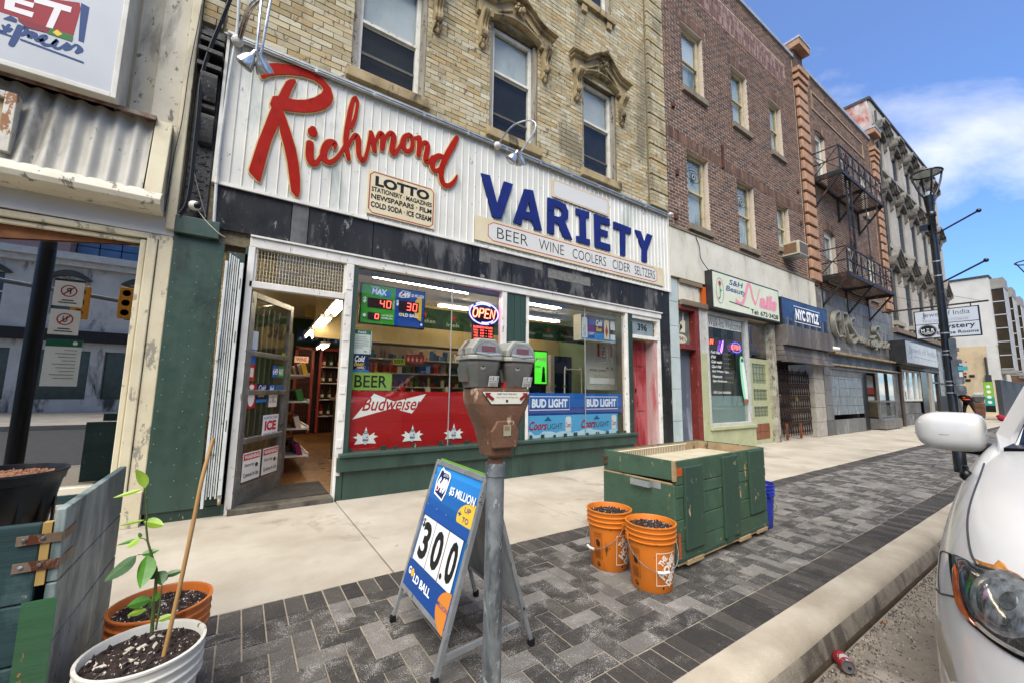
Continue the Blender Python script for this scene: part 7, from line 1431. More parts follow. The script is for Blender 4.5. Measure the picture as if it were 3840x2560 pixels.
for k, c in enumerate(('#2a86c8', '#2577ba', '#206aab', '#1b5c9c', '#184f8e')): a.r(c, 0, .94 - k * .075 + (0 if k else 0), 1, 1.0 - k * .075 if k == 0 else .94 - (k - 1) * .075)
a.e('#e0b234', .985, .70, .30, .12, 30, a0=90, a1=270); a.t('#163a78', 'UP', .80, .74, .92, .78, .02); a.t('#163a78', 'TO', .80, .67, .92, .71, .02); a.t('#163a78', '+', .70, .70, .77, .735, .02)
a.p('#e8eaec', [(.10, .76), (.32, .73), (.36, .80), (.38, .94), (.34, .97), (.20, .975), (.16, .995), (.12, .97), (.08, .86)], name='logo_tile'); a.p('#182452', [(.12, .775), (.31, .745), (.34, .81), (.355, .93), (.33, .952), (.20, .955), (.165, .975), (.135, .955), (.10, .86)], name='logo_tile')
a.t('#f0f0ee', '649', .115, .785, .345, .915, .06, .1); a.t('#f0f0ee', 'LOTTO', .22, .925, .33, .945, .01); a.e('#b8282a', .155, .815, .022); a.t('#dfe8f0', '$5 MILLION', .44, .80, .96, .875, .025)
a.r('#16488c', 0, .575, 1, .655, name='blue_strip'); a.r('#123f80', 0, 0, 1, .20); a.e('#c67a2e', .985, .09, .22, .13, 26, a0=90, a1=270); a.t('#163a78', 'MILLION', .77, .09, .98, .12, .01)
a.t('#e4e8ec', 'G', .06, .10, .12, .155, .03); a.e('#d9a636', .165, .125, .036); a.t('#e4e8ec', 'LD BALL', .21, .075, .62, .135, .03); a.done(sbd)
for k, (u0, u1, s_) in enumerate(((.035, .34, '3'), (.355, .64, '0'), (.655, .93, '.0'))):
    ac_ = Art(a.P(u0, .205, .004 + .001 * k), ub * (u1 - u0), vv * .96 * .36, d0=.0008); ac_.r('#d9dad6', 0, 0, 1, 1, name='number_card')
    if s_ == '.0': ac_.t('#171717', '0', .30, .10, .92, .90, .035); ac_.e('#171717', .14, .14, .09)
    else: ac_.t('#171717', s_, .22 if s_ == '3' else .15, .10, .88, .90, .035)
    if s_ == '3': ac_.t('#171717', '$', .03, .72, .24, .94, .02)
    ac_.done(sbd)
O('card_divider', MB().bar(a.P(.648, .20, .006), a.P(.648, .56, .006), .006, .004), M('rusty_strip', '#6a4a34', '#8a7a68', rough=.7), sbd)
for k in range(5): O('stud', MB().ball(a.P(.05 + k * .225, .655, .008), .0035, 6, 4), alf, sbd)
# ------------------------------------------------ green cart on casters
cg = M('scuffed_green_paint', '#384e3c', '#435a47', sc=4, rough=.5, spec=.3, bump=.6, bsc=34, stain='#26382c', ssc=2.0, sth=.60, wear='#a98a5c', wsc=14, wth=.76, wear2='#14201a')
cg2 = M('dark_green_batten', '#344a3a', '#30443a', sc=4, rough=.5, spec=.3, bump=.6, bsc=30, streak=1, wear='#a8997a', wsc=16, wth=.76)
rawood = M('raw_chipped_wood', '#8d7654', '#a38c68', sc=7, rough=.9, streak=2, bump=.6, bsc=40, wear='#3f3a2c', wsc=12, wth=.68)
ct_ = T('green_cart', 'scuffed dark green wooden cart on casters with a wire rack inside its open top', 'cart', (2.42, 1.655, 0), radians(2.2), local=True); Lc, Dc, Z0, Z1 = 1.34, .60, .055, .700
zs_ = [Z0, .18, .32, .46, .54, Z1]
for a_, b_ in zip(zs_, zs_[1:]): O('plank', MB().box(0.012, Lc, random.uniform(-.003, .002), .02, a_ + .002, b_ - .002), cg, ct_, bev=.004)
for x0_, x1_, a_, b_ in ((.085, .31, .125, .655), (.60, .83, .10, .680), (1.02, 1.27, .20, .69)): O('batten', MB().box(x0_, x1_, -.022, -.001, a_, b_), cg2, ct_, bev=.005)
O('batten', MB().box(.62, .72, -.024, -.002, .07, .10), cg2, ct_)
O('end_board', MB().box(-.012, .010, .0, Dc, Z0, .545), cg, ct_, bev=.004); O('end_top_board', MB().prism([(-.006, .02, .575), (-.006, Dc, .555), (-.006, Dc, Z1 + .005), (-.006, .02, Z1)], (.020, 0, 0)), cg, ct_, bev=.003); O('worn_edge_strip', MB().box(-.010, .012, -.004, .018, .57, .70).box(-.012, .012, .02, Dc, .546, .554), rawood, ct_)
O('orange_patch', MB().box(.012, .080, -.0042, -.003, .60, .655).box(.012, .04, -.0042, -.003, .08, .24), M('orange_undercoat', '#b3501c', '#8f4018', sc=20, rough=.7), ct_)
for a_, b_ in ((Z0, .30), (.302, .52), (.522, Z1)): O('back_plank', MB().box(0.0, Lc, Dc - .02, Dc, a_, b_ + (.0)), cg, ct_, bev=.003); O('far_end_plank', MB().box(Lc - .02, Lc, .02, Dc - .02, a_, b_), cg, ct_, bev=.003)
O('inner_lining', MB().box(.015, Lc - .02, Dc - .028, Dc - .0205, .45, Z1 - .006).box(Lc - .028, Lc - .0205, .02, Dc - .03, .45, Z1 - .006).box(.02, Lc - .03, .0205, .028, .45, Z1 - .01), rawood, ct_)
box('bottom_board', .0, Lc, .0, Dc, Z0 - .012, Z0, rawood, ct_); O('bottom_batten', MB().box(.10, .30, -.012, .02, .030, .062).box(.82, 1.0, -.014, .02, .032, .062).box(1.12, 1.30, -.012, .02, .034, .062), rawood, ct_, bev=.004); O('skirt', MB().box(.0, 1.34, -.008, .0, .062, .085), cg2, ct_, bev=.003)
wire = M('cream_coated_wire', '#d6cbb0', '#c2b698', rough=.45); m = MB()
for k in range(52): x = .06 + k * .0245; m.box(x, x + .006, .04, Dc - .04, .622, .627)
for k in range(4): m.tube([(.05, .06 + k * .16, .609), (Lc - .05, .06 + k * .16, .609)], .004, 6)
O('wire_shelf', m, wire, ct_, kind='stuff'); m = MB()
for k in range(40): x = .08 + k * .0245; m.box(x, x + .006, Dc - .055, Dc - .051, .622, .682)
m.tube([(.07, Dc - .053, .684), (1.06, Dc - .053, .684)], .006, 6); O('wire_rack_edge', m, wire, ct_, kind='stuff'); box('boards_inside', .03, Lc - .03, .03, Dc - .03, .56, .575, M('stained_board', '#6d6252', '#5d4a3c', sc=4, rough=.8), ct_)
O('handle', MB().box(-.052, -.048, .17, .32, .505, .545).box(-.05, -.012, .166, .170, .505, .545).box(-.05, -.012, .318, .322, .505, .545).box(-.0125, -.0105, .10, .17, .505, .545), M('bright_handle', '#a9adac', '#8d9190', metal=.5, rough=.4), ct_)
O('hinge', MB().box(-.018, -.008, Dc - .04, Dc + .01, .64, .66).box(-.018, -.008, Dc - .04, Dc + .01, .60, .615), M('rust_iron'), ct_)
for x in (.12, 1.18):
    for y in (.07, .52):
        O('caster', MB().lathe([(0, -.012), (.022, -.012), (.026, 0), (.022, .012), (0, .012)], (x, y, .026), 14, 'x'), P_('#1a1a1a', .5), ct_); O('caster_fork', MB().box(x - .018, x + .018, y - .022, y + .022, .040, .046).box(x - .018, x - .014, y - .012, y + .012, .018, .042), galv, ct_)
# ------------------------------------------------ buckets
soil = M('potting_soil', '#1f130d', '#35221a', sc=30, rough=1, bump=1, bsc=150, wear='#c9c1b4', wsc=70, wth=.70, grain=.35)
def soil_disc(cx, cy, z, r, par, seed, deb=40):
    rr = random.Random(seed); vs = []; n = 30; m = 12
    for i in range(m + 1):
        for j in range(n):
            q = r * i / m; t_ = 2 * pi * j / n; x, y = q * cos(t_), q * sin(t_); vs.append((cx + x, cy + y, z + (mnoise.noise(Vector((x * 16 + seed, y * 16, 0))) * .011 + mnoise.noise(Vector((x * 60, y * 60, seed))) * .006) * (1 - (i / m) ** 4)))
    fs = [(i * n + j, i * n + (j + 1) % n, (i + 1) * n + (j + 1) % n, (i + 1) * n + j) for i in range(m) for j in range(n)]; fs = [tuple(reversed(f)) for f in fs]
    s_ = O('soil', MB().add(vs, fs), soil, par, smooth=True); mb_ = MB(); mw = MB()
    for k in range(deb * 4):
        th = rr.uniform(0, 2 * pi); q = r * .95 * sqrt(rr.random()); x, y = cx + q * cos(th), cy + q * sin(th); e = rr.uniform(.0015, .006)
        wq = rr.random() < .22; e *= .45 if wq else 1; (mw if wq else mb_).obox((x, y, z + .006), (rr.random(), rr.random(), .3), (-rr.random(), .5, .2), (0, .3, 1), e, e * .8, e * .6)
    O('soil_crumbs', mb_, M('dark_crumb', '#2a1a12', '#120b08', sc=90, rough=1), s_, kind='stuff'); O('perlite', mw, P_('#b9b2a6', .8), s_, kind='stuff')
class Cone(Art):
    """print wrapped round a bucket: x in radians*, y in metres above its base"""
    def __init__(s, cx, cy, z0, r0, r1, h, a0, d0=.0008): s.c = (cx, cy, z0, r0, r1, h); s.a0 = a0; s.d = d0; s.step = .0005; s.parts = []; s.asp = 1; s.u = Vector((.15, 0, 0)); s.v = Vector((0, 0, 1)); s.n = Vector((0, -1, 0))
    def P(s, x, y, d=None):
        cx, cy, z0, r0, r1, h = s.c; r = r0 + (r1 - r0) * y / h + (s.d if d is None else d); t_ = s.a0 + x; return Vector((cx + r * cos(t_), cy + r * sin(t_), z0 + y))
    def r(s, c, x0, y0, x1, y1, name='printed_panel'):
        n = max(2, int(abs(x1 - x0) / .08)); pts = [(x0 + (x1 - x0) * i / n, y) for i in range(n + 1) for y in (y0, y1)]
        return s._add(c, pts, [(2 * i, 2 * i + 2, 2 * i + 3, 2 * i + 1) for i in range(n)], name)
    def tr(s, c, txt, cx_, cy_, w, h_, ang, bold=.02):
        vs, fs = text_mesh(txt, bold, 0); P = []
        for x, y in vs: X, Y = (x - .5) * w, (y - .5) * h_; P.append((cx_ + (X * cos(ang) - Y * sin(ang)) / .14, cy_ + X * sin(ang) + Y * cos(ang)))
        return s._add(c, P, fs, 'lettering')
def bucket(cx, cy, label, mat, a_handle, soilz=.335, base=.118, top=.145, h=.368, z0=0, ribs=True, seed=1, art=None, group='five gallon buckets on the pavers', handle=True):
    t = T('bucket', label, 'bucket', (cx, cy, z0), group=group)
    rr = lambda z: base + (top - base) * z / h
    pr = [(0, 0.0), (base - .004, 0.0), (base, .006), (rr(.20), .20), (rr(.27), .272), (rr(.27) + .010, .274), (rr(.285) + .010, .279), (rr(.285) + .002, .283), (rr(.30) + .002, .302), (rr(.30) + .009, .304), (rr(.31) + .009, .309), (rr(.31) + .002, .313), (rr(.33) + .002, .330), (rr(.33) + .007, .332), (rr(.34) + .007, .337), (rr(.34) + .001, .341), (top + .001, h - .008), (top + .006, h - .006), (top + .006, h), (top - .003, h + .001), (top - .006, h - .004), (rr(.25) - .004, .25), (0, .25)]
    O('bucket_body', MB().lathe(pr, (cx, cy, z0), 44), mat, t, smooth=True); soil_disc(cx, cy, z0 + soilz, rr(soilz) - .004, t, seed)
    if handle:
        for s_ in (-1, 1):
            ang = a_handle + s_ * pi / 2; ex, ey = cx + (rr(.29) + .010) * cos(ang), cy + (rr(.29) + .010) * sin(ang); O('handle_boss', MB().obox((ex, ey, z0 + .285), (-sin(ang), cos(ang), 0), (cos(ang), sin(ang), 0), (0, 0, 1), .016, .006, .018), mat, t, bev=.002)
        pts = []
        for k in range(15):
            th = -pi / 2 + pi * k / 14; R_ = rr(.25) + .016 + .004 * cos(th); ang = a_handle + th; pts.append((cx + R_ * cos(ang), cy + R_ * sin(ang), z0 + .285 - .155 * cos(th) ** .8 if cos(th) > 0 else z0 + .285))
        O('wire_handle', MB().tube(pts, .0022, 6), galv, t); mid = pts[6:9]; O('handle_grip', MB().tube(mid, .008, 10), P_('#c9c8c2', .4), t)
    if art: art(Cone(cx, cy, z0, base, base + (top - base), h, 0), t)
    return t
orange = M('orange_plastic', '#c06c22', '#b8651d', sc=3, rough=.45, spec=.3, stain='#a3581c', ssc=3, sth=.6, wear='#5a3416', wsc=9, wth=.78)
def hd_art(ang):
    def f(a, t):
        a.a0 = ang; w = 1.2; W_ = '#d9cfc0'
        for r_ in ((0, .045, w, .049), (0, .225, w, .229), (0, .045, .025, .229), (w - .025, .045, w, .229)): a.r(W_, *r_)
        a.tr(W_, 'THE', .30, .185, .060, .036, radians(52), .05); a.tr(W_, 'HOME', .56, .150, .150, .050, radians(52), .06); a.tr(W_, 'DEPOT', .84, .105, .135, .050, radians(52), .06)
        a.d += .0004; a.a0 = ang - 1.12; ink = '#3a2010'
        for r_ in ((0, .075, .42, .077), (0, .235, .42, .237), (0, .075, .012, .237), (.408, .075, .42, .237)): a.r(ink, *r_)
        a.t(ink, 'WARNING', .06, .222, .38, .231, .01); a.t(ink, 'ATTENTION', .06, .208, .38, .217, .01); a.p(ink, [(.14, .155), (.30, .150), (.34, .178), (.22, .200), (.10, .188)]); 
        for k in range(7): a.r(ink, .06, .084 + k * .008, .36, .087 + k * .008)
        for k in range(4): a.r(ink, .16, .035 + k * .007, .30, .039 + k * .007)
        a.done(t)
        for q in (-.9, .35): O('drain_hole', MB().ball((a.c[0] + .1195 * cos(ang + q), a.c[1] + .1195 * sin(ang + q), .032), (.006, .006, .007), 8, 5), P_('#20100a'), t)
    return f
bucket(2.155, 1.655, 'nearer of two orange buckets of soil with warning print, beside the green cart', orange, radians(-118), seed=3, art=hd_art(radians(-131)))
bucket(2.150, 1.985, 'farther of two orange buckets of soil beside the green cart', orange, radians(-190), seed=5, art=hd_art(radians(-118)))
bucket(3.90, 1.86, 'blue bucket mostly hidden behind the far end of the green cart', M('blue_plastic', '#1c2a86', '#24339a', rough=.35), radians(-20), seed=7)
orange2 = M('orange_planter', '#c06a2c', '#b26024', sc=3, rough=.4, stain='#96481a', ssc=3, sth=.6)
bucket(-.175, 2.015, 'orange bucket of dark soil behind the white bucket, by the weathered blue crate', orange2, radians(20), seed=9, soilz=.34, handle=False)
whb = M('white_bucket_plastic', '#c9c6bb', '#bdb9ac', sc=4, rough=.4, stain='#8f8a78', ssc=4, sth=.62, wear='#6a5a44', wsc=14, wth=.76)
bucket(-.178, 1.70, 'white bucket holding the citrus sapling and bamboo stake beside the blue crate', whb, radians(-10), seed=12, soilz=.345)
# citrus sapling
z3 = lambda x, y: (x * .5485 * .6125, (1700 + y * .5485) * .6125)
sp = T('citrus_sapling', 'young citrus sapling with bright and dark green leaves growing in the white bucket', 'plant', (-.17, 1.72, .34)); stm = M('green_stem', '#4a5a24', '#38461c', sc=40, rough=.6)
def S3(x, y, Y=1.72): q = at(*z3(x, y), Y); return Vector((q[0], Y, q[1]))
sp_pts = [S3(*p) for p in [(1038, 1215), (1050, 1050), (1065, 900), (1070, 790), (1040, 700), (1010, 600), (1000, 500), (1005, 400), (995, 300), (1000, 230)]]
O('stem', MB().tube(sp_pts, [.0052, .0048, .0042, .0038, .0034, .003, .0027, .0024, .002, .0016], 7), stm, sp, smooth=True); O('side_stem', MB().tube([S3(1065, 1200, 1.70), S3(1092, 1040, 1.70), S3(1108, 890, 1.70)], [.003, .0024, .0016], 6), stm, sp, smooth=True)
for p, q in (((1010, 600), (955, 575)), ((1040, 700), (940, 690)), ((1052, 1000), (1000, 1060)), ((1108, 890), (1120, 830)), ((1035, 1140), (985, 1070))): O('twig', MB().tube([S3(*p), (S3(*p) + S3(*q)) / 2 + Vector((0, 0, .004)), S3(*q)], .0013, 5), stm, sp)
LM = [M('leaf_young', '#8aa636', '#7c9a2c', sc=30, rough=.4, bump=.2, bsc=200), M('leaf_mid', '#4a7a24', '#3c6a20', sc=30, rough=.38, bump=.2, bsc=200), M('leaf_dark', '#2a4a1c', '#345824', sc=30, rough=.35, bump=.2, bsc=200)]
for k, (b0, b1, w_, mi, dy) in enumerate([((995, 232), (935, 95), 66, 0, .0), ((975, 242), (775, 292), 26, 0, .01), ((985, 452), (815, 485), 20, 0, -.02), ((985, 462), (1125, 482), 66, 0, -.01), ((955, 575), (865, 640), 42, 0, -.02), ((950, 582), (795, 618), 22, 1, .02), ((965, 690), (1090, 650), 40, 1, .0), ((935, 695), (715, 865), 84, 2, -.03), ((1010, 692), (965, 910), 112, 1, -.04), ((1070, 815), (1012, 850), 46, 2, .01), ((1085, 802), (1110, 892), 78, 2, -.02), ((1125, 832), (1255, 790), 42, 2, .0), ((1030, 992), (865, 1035), 68, 1, -.02), ((1035, 1005), (1095, 945), 52, 1, -.01), ((1000, 1062), (868, 1100), 40, 0, -.02), ((1080, 1140), (1188, 1092), 40, 0, .0), ((958, 575), (952, 535), 26, 1, 0), ((1150, 850), (1105, 838), 40, 2, .02), ((1040, 1040), (1010, 990), 30, 1, .02)]):
    A_, B_ = S3(*b0), S3(*b1, 1.72 + dy); d_ = B_ - A_; L_ = d_.length; sd_ = d_.normalized().cross(Vector((.45, .85, -.3)).normalized()).normalized(); W_ = w_ * .00036 * 1.3; up_ = sd_.cross(d_.normalized()); n = 7; vs = []
    for i in range(n + 1):
        s_ = i / n; w = W_ * (sin(pi * min(1, s_ * 1.0) ** .8) ** .8 if 0 < s_ < 1 else .02); c_ = A_ + d_ * s_ + up_ * (-.10 * L_ * (s_ - .5) ** 2 * 1.5) - Vector((0, 0, .06 * L_ * s_ * s_)); vs += [c_ - sd_ * w * .5 + up_ * w * .16, c_, c_ + sd_ * w * .5 + up_ * w * .16]
    fs = [(3 * i + j, 3 * i + j + 1, 3 * i + j + 4, 3 * i + j + 3) for i in range(n) for j in (0, 1)]; O('leaf', MB().add(vs, fs), LM[mi], sp, smooth=False)
stk = O('bamboo_stake', MB().tube(smoothpts([(-.128, 1.66, .33), (-.108, 1.675, .52), (-.092, 1.69, .70), (-.080, 1.71, .85), (-.062, 1.73, .975)], 4), [.0062] * 17, 9), M('bamboo', '#9a7444', '#b08a58', sc=20, streak=1, rough=.5), None, smooth=True, base=None); tag(stk, 'thin tan bamboo stake standing in the white bucket beside the sapling', 'stake')
sb_ = MB(); r_ = random.Random(5)
for k in range(16): th = r_.uniform(0, 6.28); q = r_.uniform(.02, .11); c_ = (-.178 + q * cos(th) - .02, 1.70 + q * sin(th), .352); sb_.obox(c_, (r_.uniform(-1, 1), r_.uniform(-1, 1), .1), (r_.uniform(-1, 1), .4, .2), (0, 0, 1), r_.uniform(.004, .012), r_.uniform(.003, .006), .0015)
tag(O('shell_scraps', sb_, P_('#b9b09c', .8), None, kind='stuff'), 'pale eggshell and peel scraps on the soil of the white bucket', 'scraps')
# ------------------------------------------------ weathered blue green crate on the left with the black pot
cb1 = M('weathered_teal_planks', '#26383a', '#304644', sc=5, rough=.7, spec=.2, bump=1, bsc=30, streak=2, stain='#4c605f', ssc=3, sth=.60, wear='#a8a594', wsc=26, wth=.80, wear2='#16201f')
cb2 = M('streaked_blue_green_planks', '#384b4b', '#4d5f5f', sc=5, rough=.55, bump=.6, bsc=30, streak=2, stain='#8a968f', ssc=2.2, sth=.50, wear='#151c1c', wsc=24, wth=.78, wear2='#a3664a')
gpat = M('bright_green_patch', '#2f5234', '#2c5a36', sc=6, rough=.6, bump=.7, bsc=30, streak=2, wear='#a8683f', wsc=20, wth=.76, wear2='#1c2a20')
lc = T('weathered_crate', 'weathered blue green plank crate at the left edge with rusty corner straps', 'crate', (-.385, 1.70, 0)); cxr, cyf, cyb, ctop = -.385, 1.70, 2.43, .765
for a_, b_ in ((0, .20), (.203, .40), (.403, .555), (.558, ctop)):
    O('plank', MB().box(-1.5, cxr - (.041 if a_ > .5 else .024), cyf + random.uniform(-.004, .002), cyf + .022, a_, b_), cb1, lc, bev=.005)
for a_, b_ in ((-.01, .22), (.223, .43), (.433, .60), (.603, ctop + .035)): O('side_plank', MB().box(cxr - .020, cxr + random.uniform(0, .003), cyf + .0, cyb, a_, b_), cb2, lc, bev=.004)
box('corner_post', cxr - .040, cxr - .022, cyf - .003, cyf + .02, .60, ctop - .0, M('pine_post', '#a38448', '#8a6c38', sc=9, streak=1, rough=.9, bump=.6), lc)
O('green_patch', MB().box(at(45, 1400, 1.69)[0], at(150, 1400, 1.69)[0] - .02, cyf - .0058, cyf - .0042, .06, at(90, 1378, 1.69)[1]), gpat, lc)
for z_ in (.725, .655): O('corner_strap', MB().box(-.47, cxr + .002, cyf - .0075, cyf - .0055, z_ - .013, z_ + .012).box(cxr + .0035, cxr + .0055, cyf - .006, cyf + .10, z_ - .013 + .0, z_ + .012), M('rusty_strap', '#6d5a48', '#8a7a68', sc=14, rough=.6, metal=.4, wear='#5a2f18', wsc=14, wth=.6), lc); 
for z_ in (.725, .655):
    for x_ in (-.455, -.42): O('strap_screw', MB().ball((x_, cyf - .0085, z_), (.006, .003, .006), 8, 4), galv, lc)
box('plywood_lid', -1.5, cxr - .022, cyf + .024, cyb - .02, .655, .668, M('grey_plywood', '#8a8072', '#9c9284', sc=3, rough=.85, streak=2, bump=.4, stain='#5f584c', ssc=3, sth=.58, wear='#3a352c', wsc=16, wth=.72), lc); box('back_board', -1.5, cxr - .02, cyb - .02, cyb, .0, .70, cb1, lc)
for y_ in (1.93, 2.2): O('cleat', MB().box(cxr - .055, cxr - .022, y_, y_ + .05, .669, .715), M('new_pine', '#b08a4c', '#9a763c', rough=.8), lc)
bp = T('black_nursery_pot', 'black plastic nursery pot of brown mulch standing on the weathered crate', 'plant pot', (-.60, 1.99, .668)); blk_ = M('black_nursery_plastic', '#101011', '#1a1a1b', sc=8, rough=.35, stain='#2e2b28', ssc=8, sth=.6)
pcx, pcy = -.605, 1.99
O('pot_body', MB().lathe([(0, .0), (.105, 0), (.108, .01), (.135, .170), (.140, .172), (.144, .196), (.148, .198), (.148, .205), (.138, .205), (.134, .17), (0, .165)], (pcx, pcy, .669), 40), blk_, bp, smooth=True)
for k in range(14): th = 2 * pi * k / 14; O('rib', MB().obox((pcx + .124 * cos(th), pcy + .124 * sin(th), .669 + .085), (-sin(th), cos(th), 0), (cos(th), sin(th), 0), (0, 0, 1), .006, .003, .07), blk_, bp)
O('mulch', MB().lathe([(0, .182), (.06, .186), (.10, .180), (.134, .176)], (pcx, pcy, .669), 30), M('brown_mulch', '#5a3826', '#7a5038', sc=60, rough=1, bump=1, bsc=150, grain=.3), bp); m = MB(); r_ = random.Random(2)
for k in range(420): th = r_.uniform(0, 6.28); q = .125 * sqrt(r_.random()); m.obox((pcx + q * cos(th), pcy + q * sin(th), .669 + .188), (r_.random(), r_.random(), .2), (-.5, r_.random(), .4), (0, .2, 1), r_.uniform(.003, .008), .002, .0015)
O('mulch_chips', m, M('mulch_chip', '#6a432c', '#8a6248', sc=90, rough=1, rnd=1, rcol=['#5a3624', '#93694c', '#7a4f36']), bp, kind='stuff')
# ------------------------------------------------ litter in the gutter
cn = T('crushed_can', 'dented red and black drink can lying in the gutter', 'can', (2.50, .835, -.15)); ax_ = Vector((-.80, -.60, .12)).normalized(); cc_ = Vector((2.50, .835, -.117)); u_ = ax_.orthogonal().normalized(); w_ = ax_.cross(u_)
def cyl(prof, ang0=0, ang1=2 * pi, n=28, seed=0):
    vs = []; m_ = MB(); full = abs(ang1 - ang0 - 2 * pi) < .01; nn = n if full else n + 1
    for r, s_ in prof:
        for j in range(nn): t_ = ang0 + (ang1 - ang0) * j / n; q = r * (1 - .07 * max(0, sin(t_ * 2 + s_ * 60)) * (1 if .01 < s_ < .09 else 0)); vs.append(cc_ + (u_ * cos(t_) + w_ * sin(t_)) * q + ax_ * (s_ - .05))
    fs = [(i * nn + j, i * nn + (j + 1) % nn, (i + 1) * nn + (j + 1) % nn, (i + 1) * nn + j) for i in range(len(prof) - 1) for j in range(n if full else n)]
    return m_.add(vs, fs)
al2 = M('can_aluminium', '#a9aaab', '#8f9091', rough=.3, metal=.8)
O('can_body', cyl([(.028, .0), (.033, .008), (.033, .03), (.033, .06), (.033, .088), (.027, .1)]), M('can_red', '#9a2028', '#b3343a', sc=20, rough=.3, metal=.3, wear='#c9c4c0', wsc=40, wth=.66), cn, smooth=True); O('can_end', cyl([(.0, .097), (.023, .097), (.026, .102), (.027, .1)]), al2, cn, smooth=True); O('black_band', cyl([(.0337, .012), (.0337, .042)], -.6, 1.6), P_('#141416', .3), cn, smooth=True); O('white_text_block', cyl([(.0338, .046), (.0338, .085)], 1.7, 3.0), P_('#b9b5b0', .4), cn, smooth=True)
O('mouth_hole', MB().ball(cc_ + ax_ * .049 + u_ * .008, (.008, .008, .006), 8, 5), P_('#0c0c0c'), cn)
for (x, y, z, s_, c, lab) in ((*atz(2027, 1430, -.147), -.147, .022, '#8a4a1c', 'curled orange brown dead leaf on the gutter concrete'), (1.05, 3.05, .003, .012, '#b8742c', 'small orange dead leaf on the concrete sidewalk')):
    m = MB(); r_ = random.Random(int(x * 7)); P = []
    for k in range(11): th = 2 * pi * k / 11; q = s_ * (1 if k % 2 else .55) * r_.uniform(.8, 1.2); P.append((x + q * cos(th), y + q * sin(th) * .8, z + r_.uniform(0, s_ * .45)))
    vs = [(x, y, z + .004)] + P; m.add(vs, [(0, 1 + k, 1 + (k + 1) % 11) for k in range(11)]); tag(O('dead_leaf', m, P_(c, .8), None), lab, 'leaf')
# ================================================================== tall street lamp with sign backs
lmp = T('street_lamp', 'tall black street lamp with ring hood and banner arms, beside the hanging sign', 'street lamp', (9.28, 1.4, 0)); blkp = M('glossy_black_paint', '#0c0d0f', '#15171a', sc=9, rough=.25, wear='#3a3a3a', wsc=40, wth=.76)
O('pole', MB().lathe([(.075, -.03), (.075, .35), (.058, .38), (.055, 2.0), (.048, 3.7), (.050, 4.08), (.062, 4.10), (.064, 4.16), (.052, 4.18)], (9.3, 1.4, 0), 18), blkp, lmp, smooth=True)
O('lantern_cup', MB().lathe([(.05, 4.14), (.052, 4.22), (.062, 4.32), (.072, 4.46), (.05, 4.47), (0, 4.46)], (9.3, 1.4, 0), 18), blkp, lmp, smooth=True); O('lens', MB().lathe([(0, 4.46), (.05, 4.47), (.045, 4.53), (0, 4.55)], (9.3, 1.4, 0), 14), M('frosted_lens', '#a9b5b8', '#b8c2c4', rough=.2), lmp, smooth=True)
Rr = .19; zt = 4.86
O('hood_ring', MB().tube([(9.3 + Rr * cos(k * pi / 18), 1.4 + Rr * sin(k * pi / 18), zt) for k in range(36)], .016, 6, closed=True), blkp, lmp, smooth=True); O('reflector_disc', MB().lathe([(0, zt + .03), (Rr - .02, zt + .012), (Rr - .02, zt), (0, zt + .012)], (9.3, 1.4, 0), 36), M('frosted_disc', '#aab7b4', '#98a5a2', sc=3, rough=.3), lmp)
for k in range(4): th = k * pi / 2 + .5; O('strut', MB().tube(smoothpts([(9.3 + .06 * cos(th), 1.4 + .06 * sin(th), 4.44), (9.3 + .11 * cos(th), 1.4 + .11 * sin(th), 4.54), (9.3 + .16 * cos(th), 1.4 + .16 * sin(th), 4.70), (9.3 + Rr * cos(th), 1.4 + Rr * sin(th), zt)], 4), .014, 6), blkp, lmp)
O('sensor_box', MB().box(9.2, 9.3, 1.44, 1.54, 3.86, 3.96), blkp, lmp)
for z_, px, py in ((3.80, 2248, 484), (2.98, 2265, 598)):
    Y1, Z1 = atx(px, py, 9.3); Y0 = 1.35; O('banner_arm', MB().tube([(9.3, 1.46, z_ - .02), (9.3, Y0, z_), (9.3, Y1, Z1)], .014, 8), blkp, lmp); O('arm_finial', MB().ball((9.3, Y1, Z1), .032, 10, 6), blkp, lmp, smooth=True)
stl = M('sign_back_grey', '#4a4d50', '#5c6063', sc=5, rough=.35, metal=.4, stain='#7a7f83', ssc=4, sth=.55)
fq = lambda zx, zy: ((3300 + zx * .319) * .6125, (1200 + zy * .319) * .6125)
def rr_plate(x, y0, y1, z0, z1, c=.03, n=4):
    P = []
    for (cy_, cz_, a0) in ((y1 - c, z1 - c, 0), (y0 + c, z1 - c, 90), (y0 + c, z0 + c, 180), (y1 - c, z0 + c, 270)):
        for k in range(n + 1): th = radians(a0 + 90 * k / n); P.append((x, cy_ + c * cos(th), cz_ + c * sin(th)))
    return MB().prism(P, (.004, 0, 0))
for k, (p, q) in enumerate((((800, 212), (915, 428)), ((850, 458), (1000, 750)), ((890, 765), (1025, 872)))):
    ya_, za_ = atx(*fq(*p), 9.22); yb_, zb_ = atx(*fq(*q), 9.22); O('sign_plate', rr_plate(9.22, yb_, max(ya_, 1.36), zb_, za_), stl, lmp)
O('edge_sign_plate', MB().box(9.05, 9.35, 1.47, 1.474, 1.36, 1.86).box(9.05, 9.35, 1.47, 1.474, 1.16, 1.33), M('bleached_sign', '#a9acac', '#8f9292', sc=9, rough=.4, wear='#3c4044', wsc=18, wth=.62), lmp)
for z_ in (2.14, 1.86, 1.80, 1.38, 1.32, 1.20, 3.32, 3.08): O('steel_band', MB().lathe([(.0585, z_), (.0585, z_ + .02)], (9.3, 1.4, 0), 16), M('steel_band', '#9a9c9e', metal=.7, rough=.35), lmp)
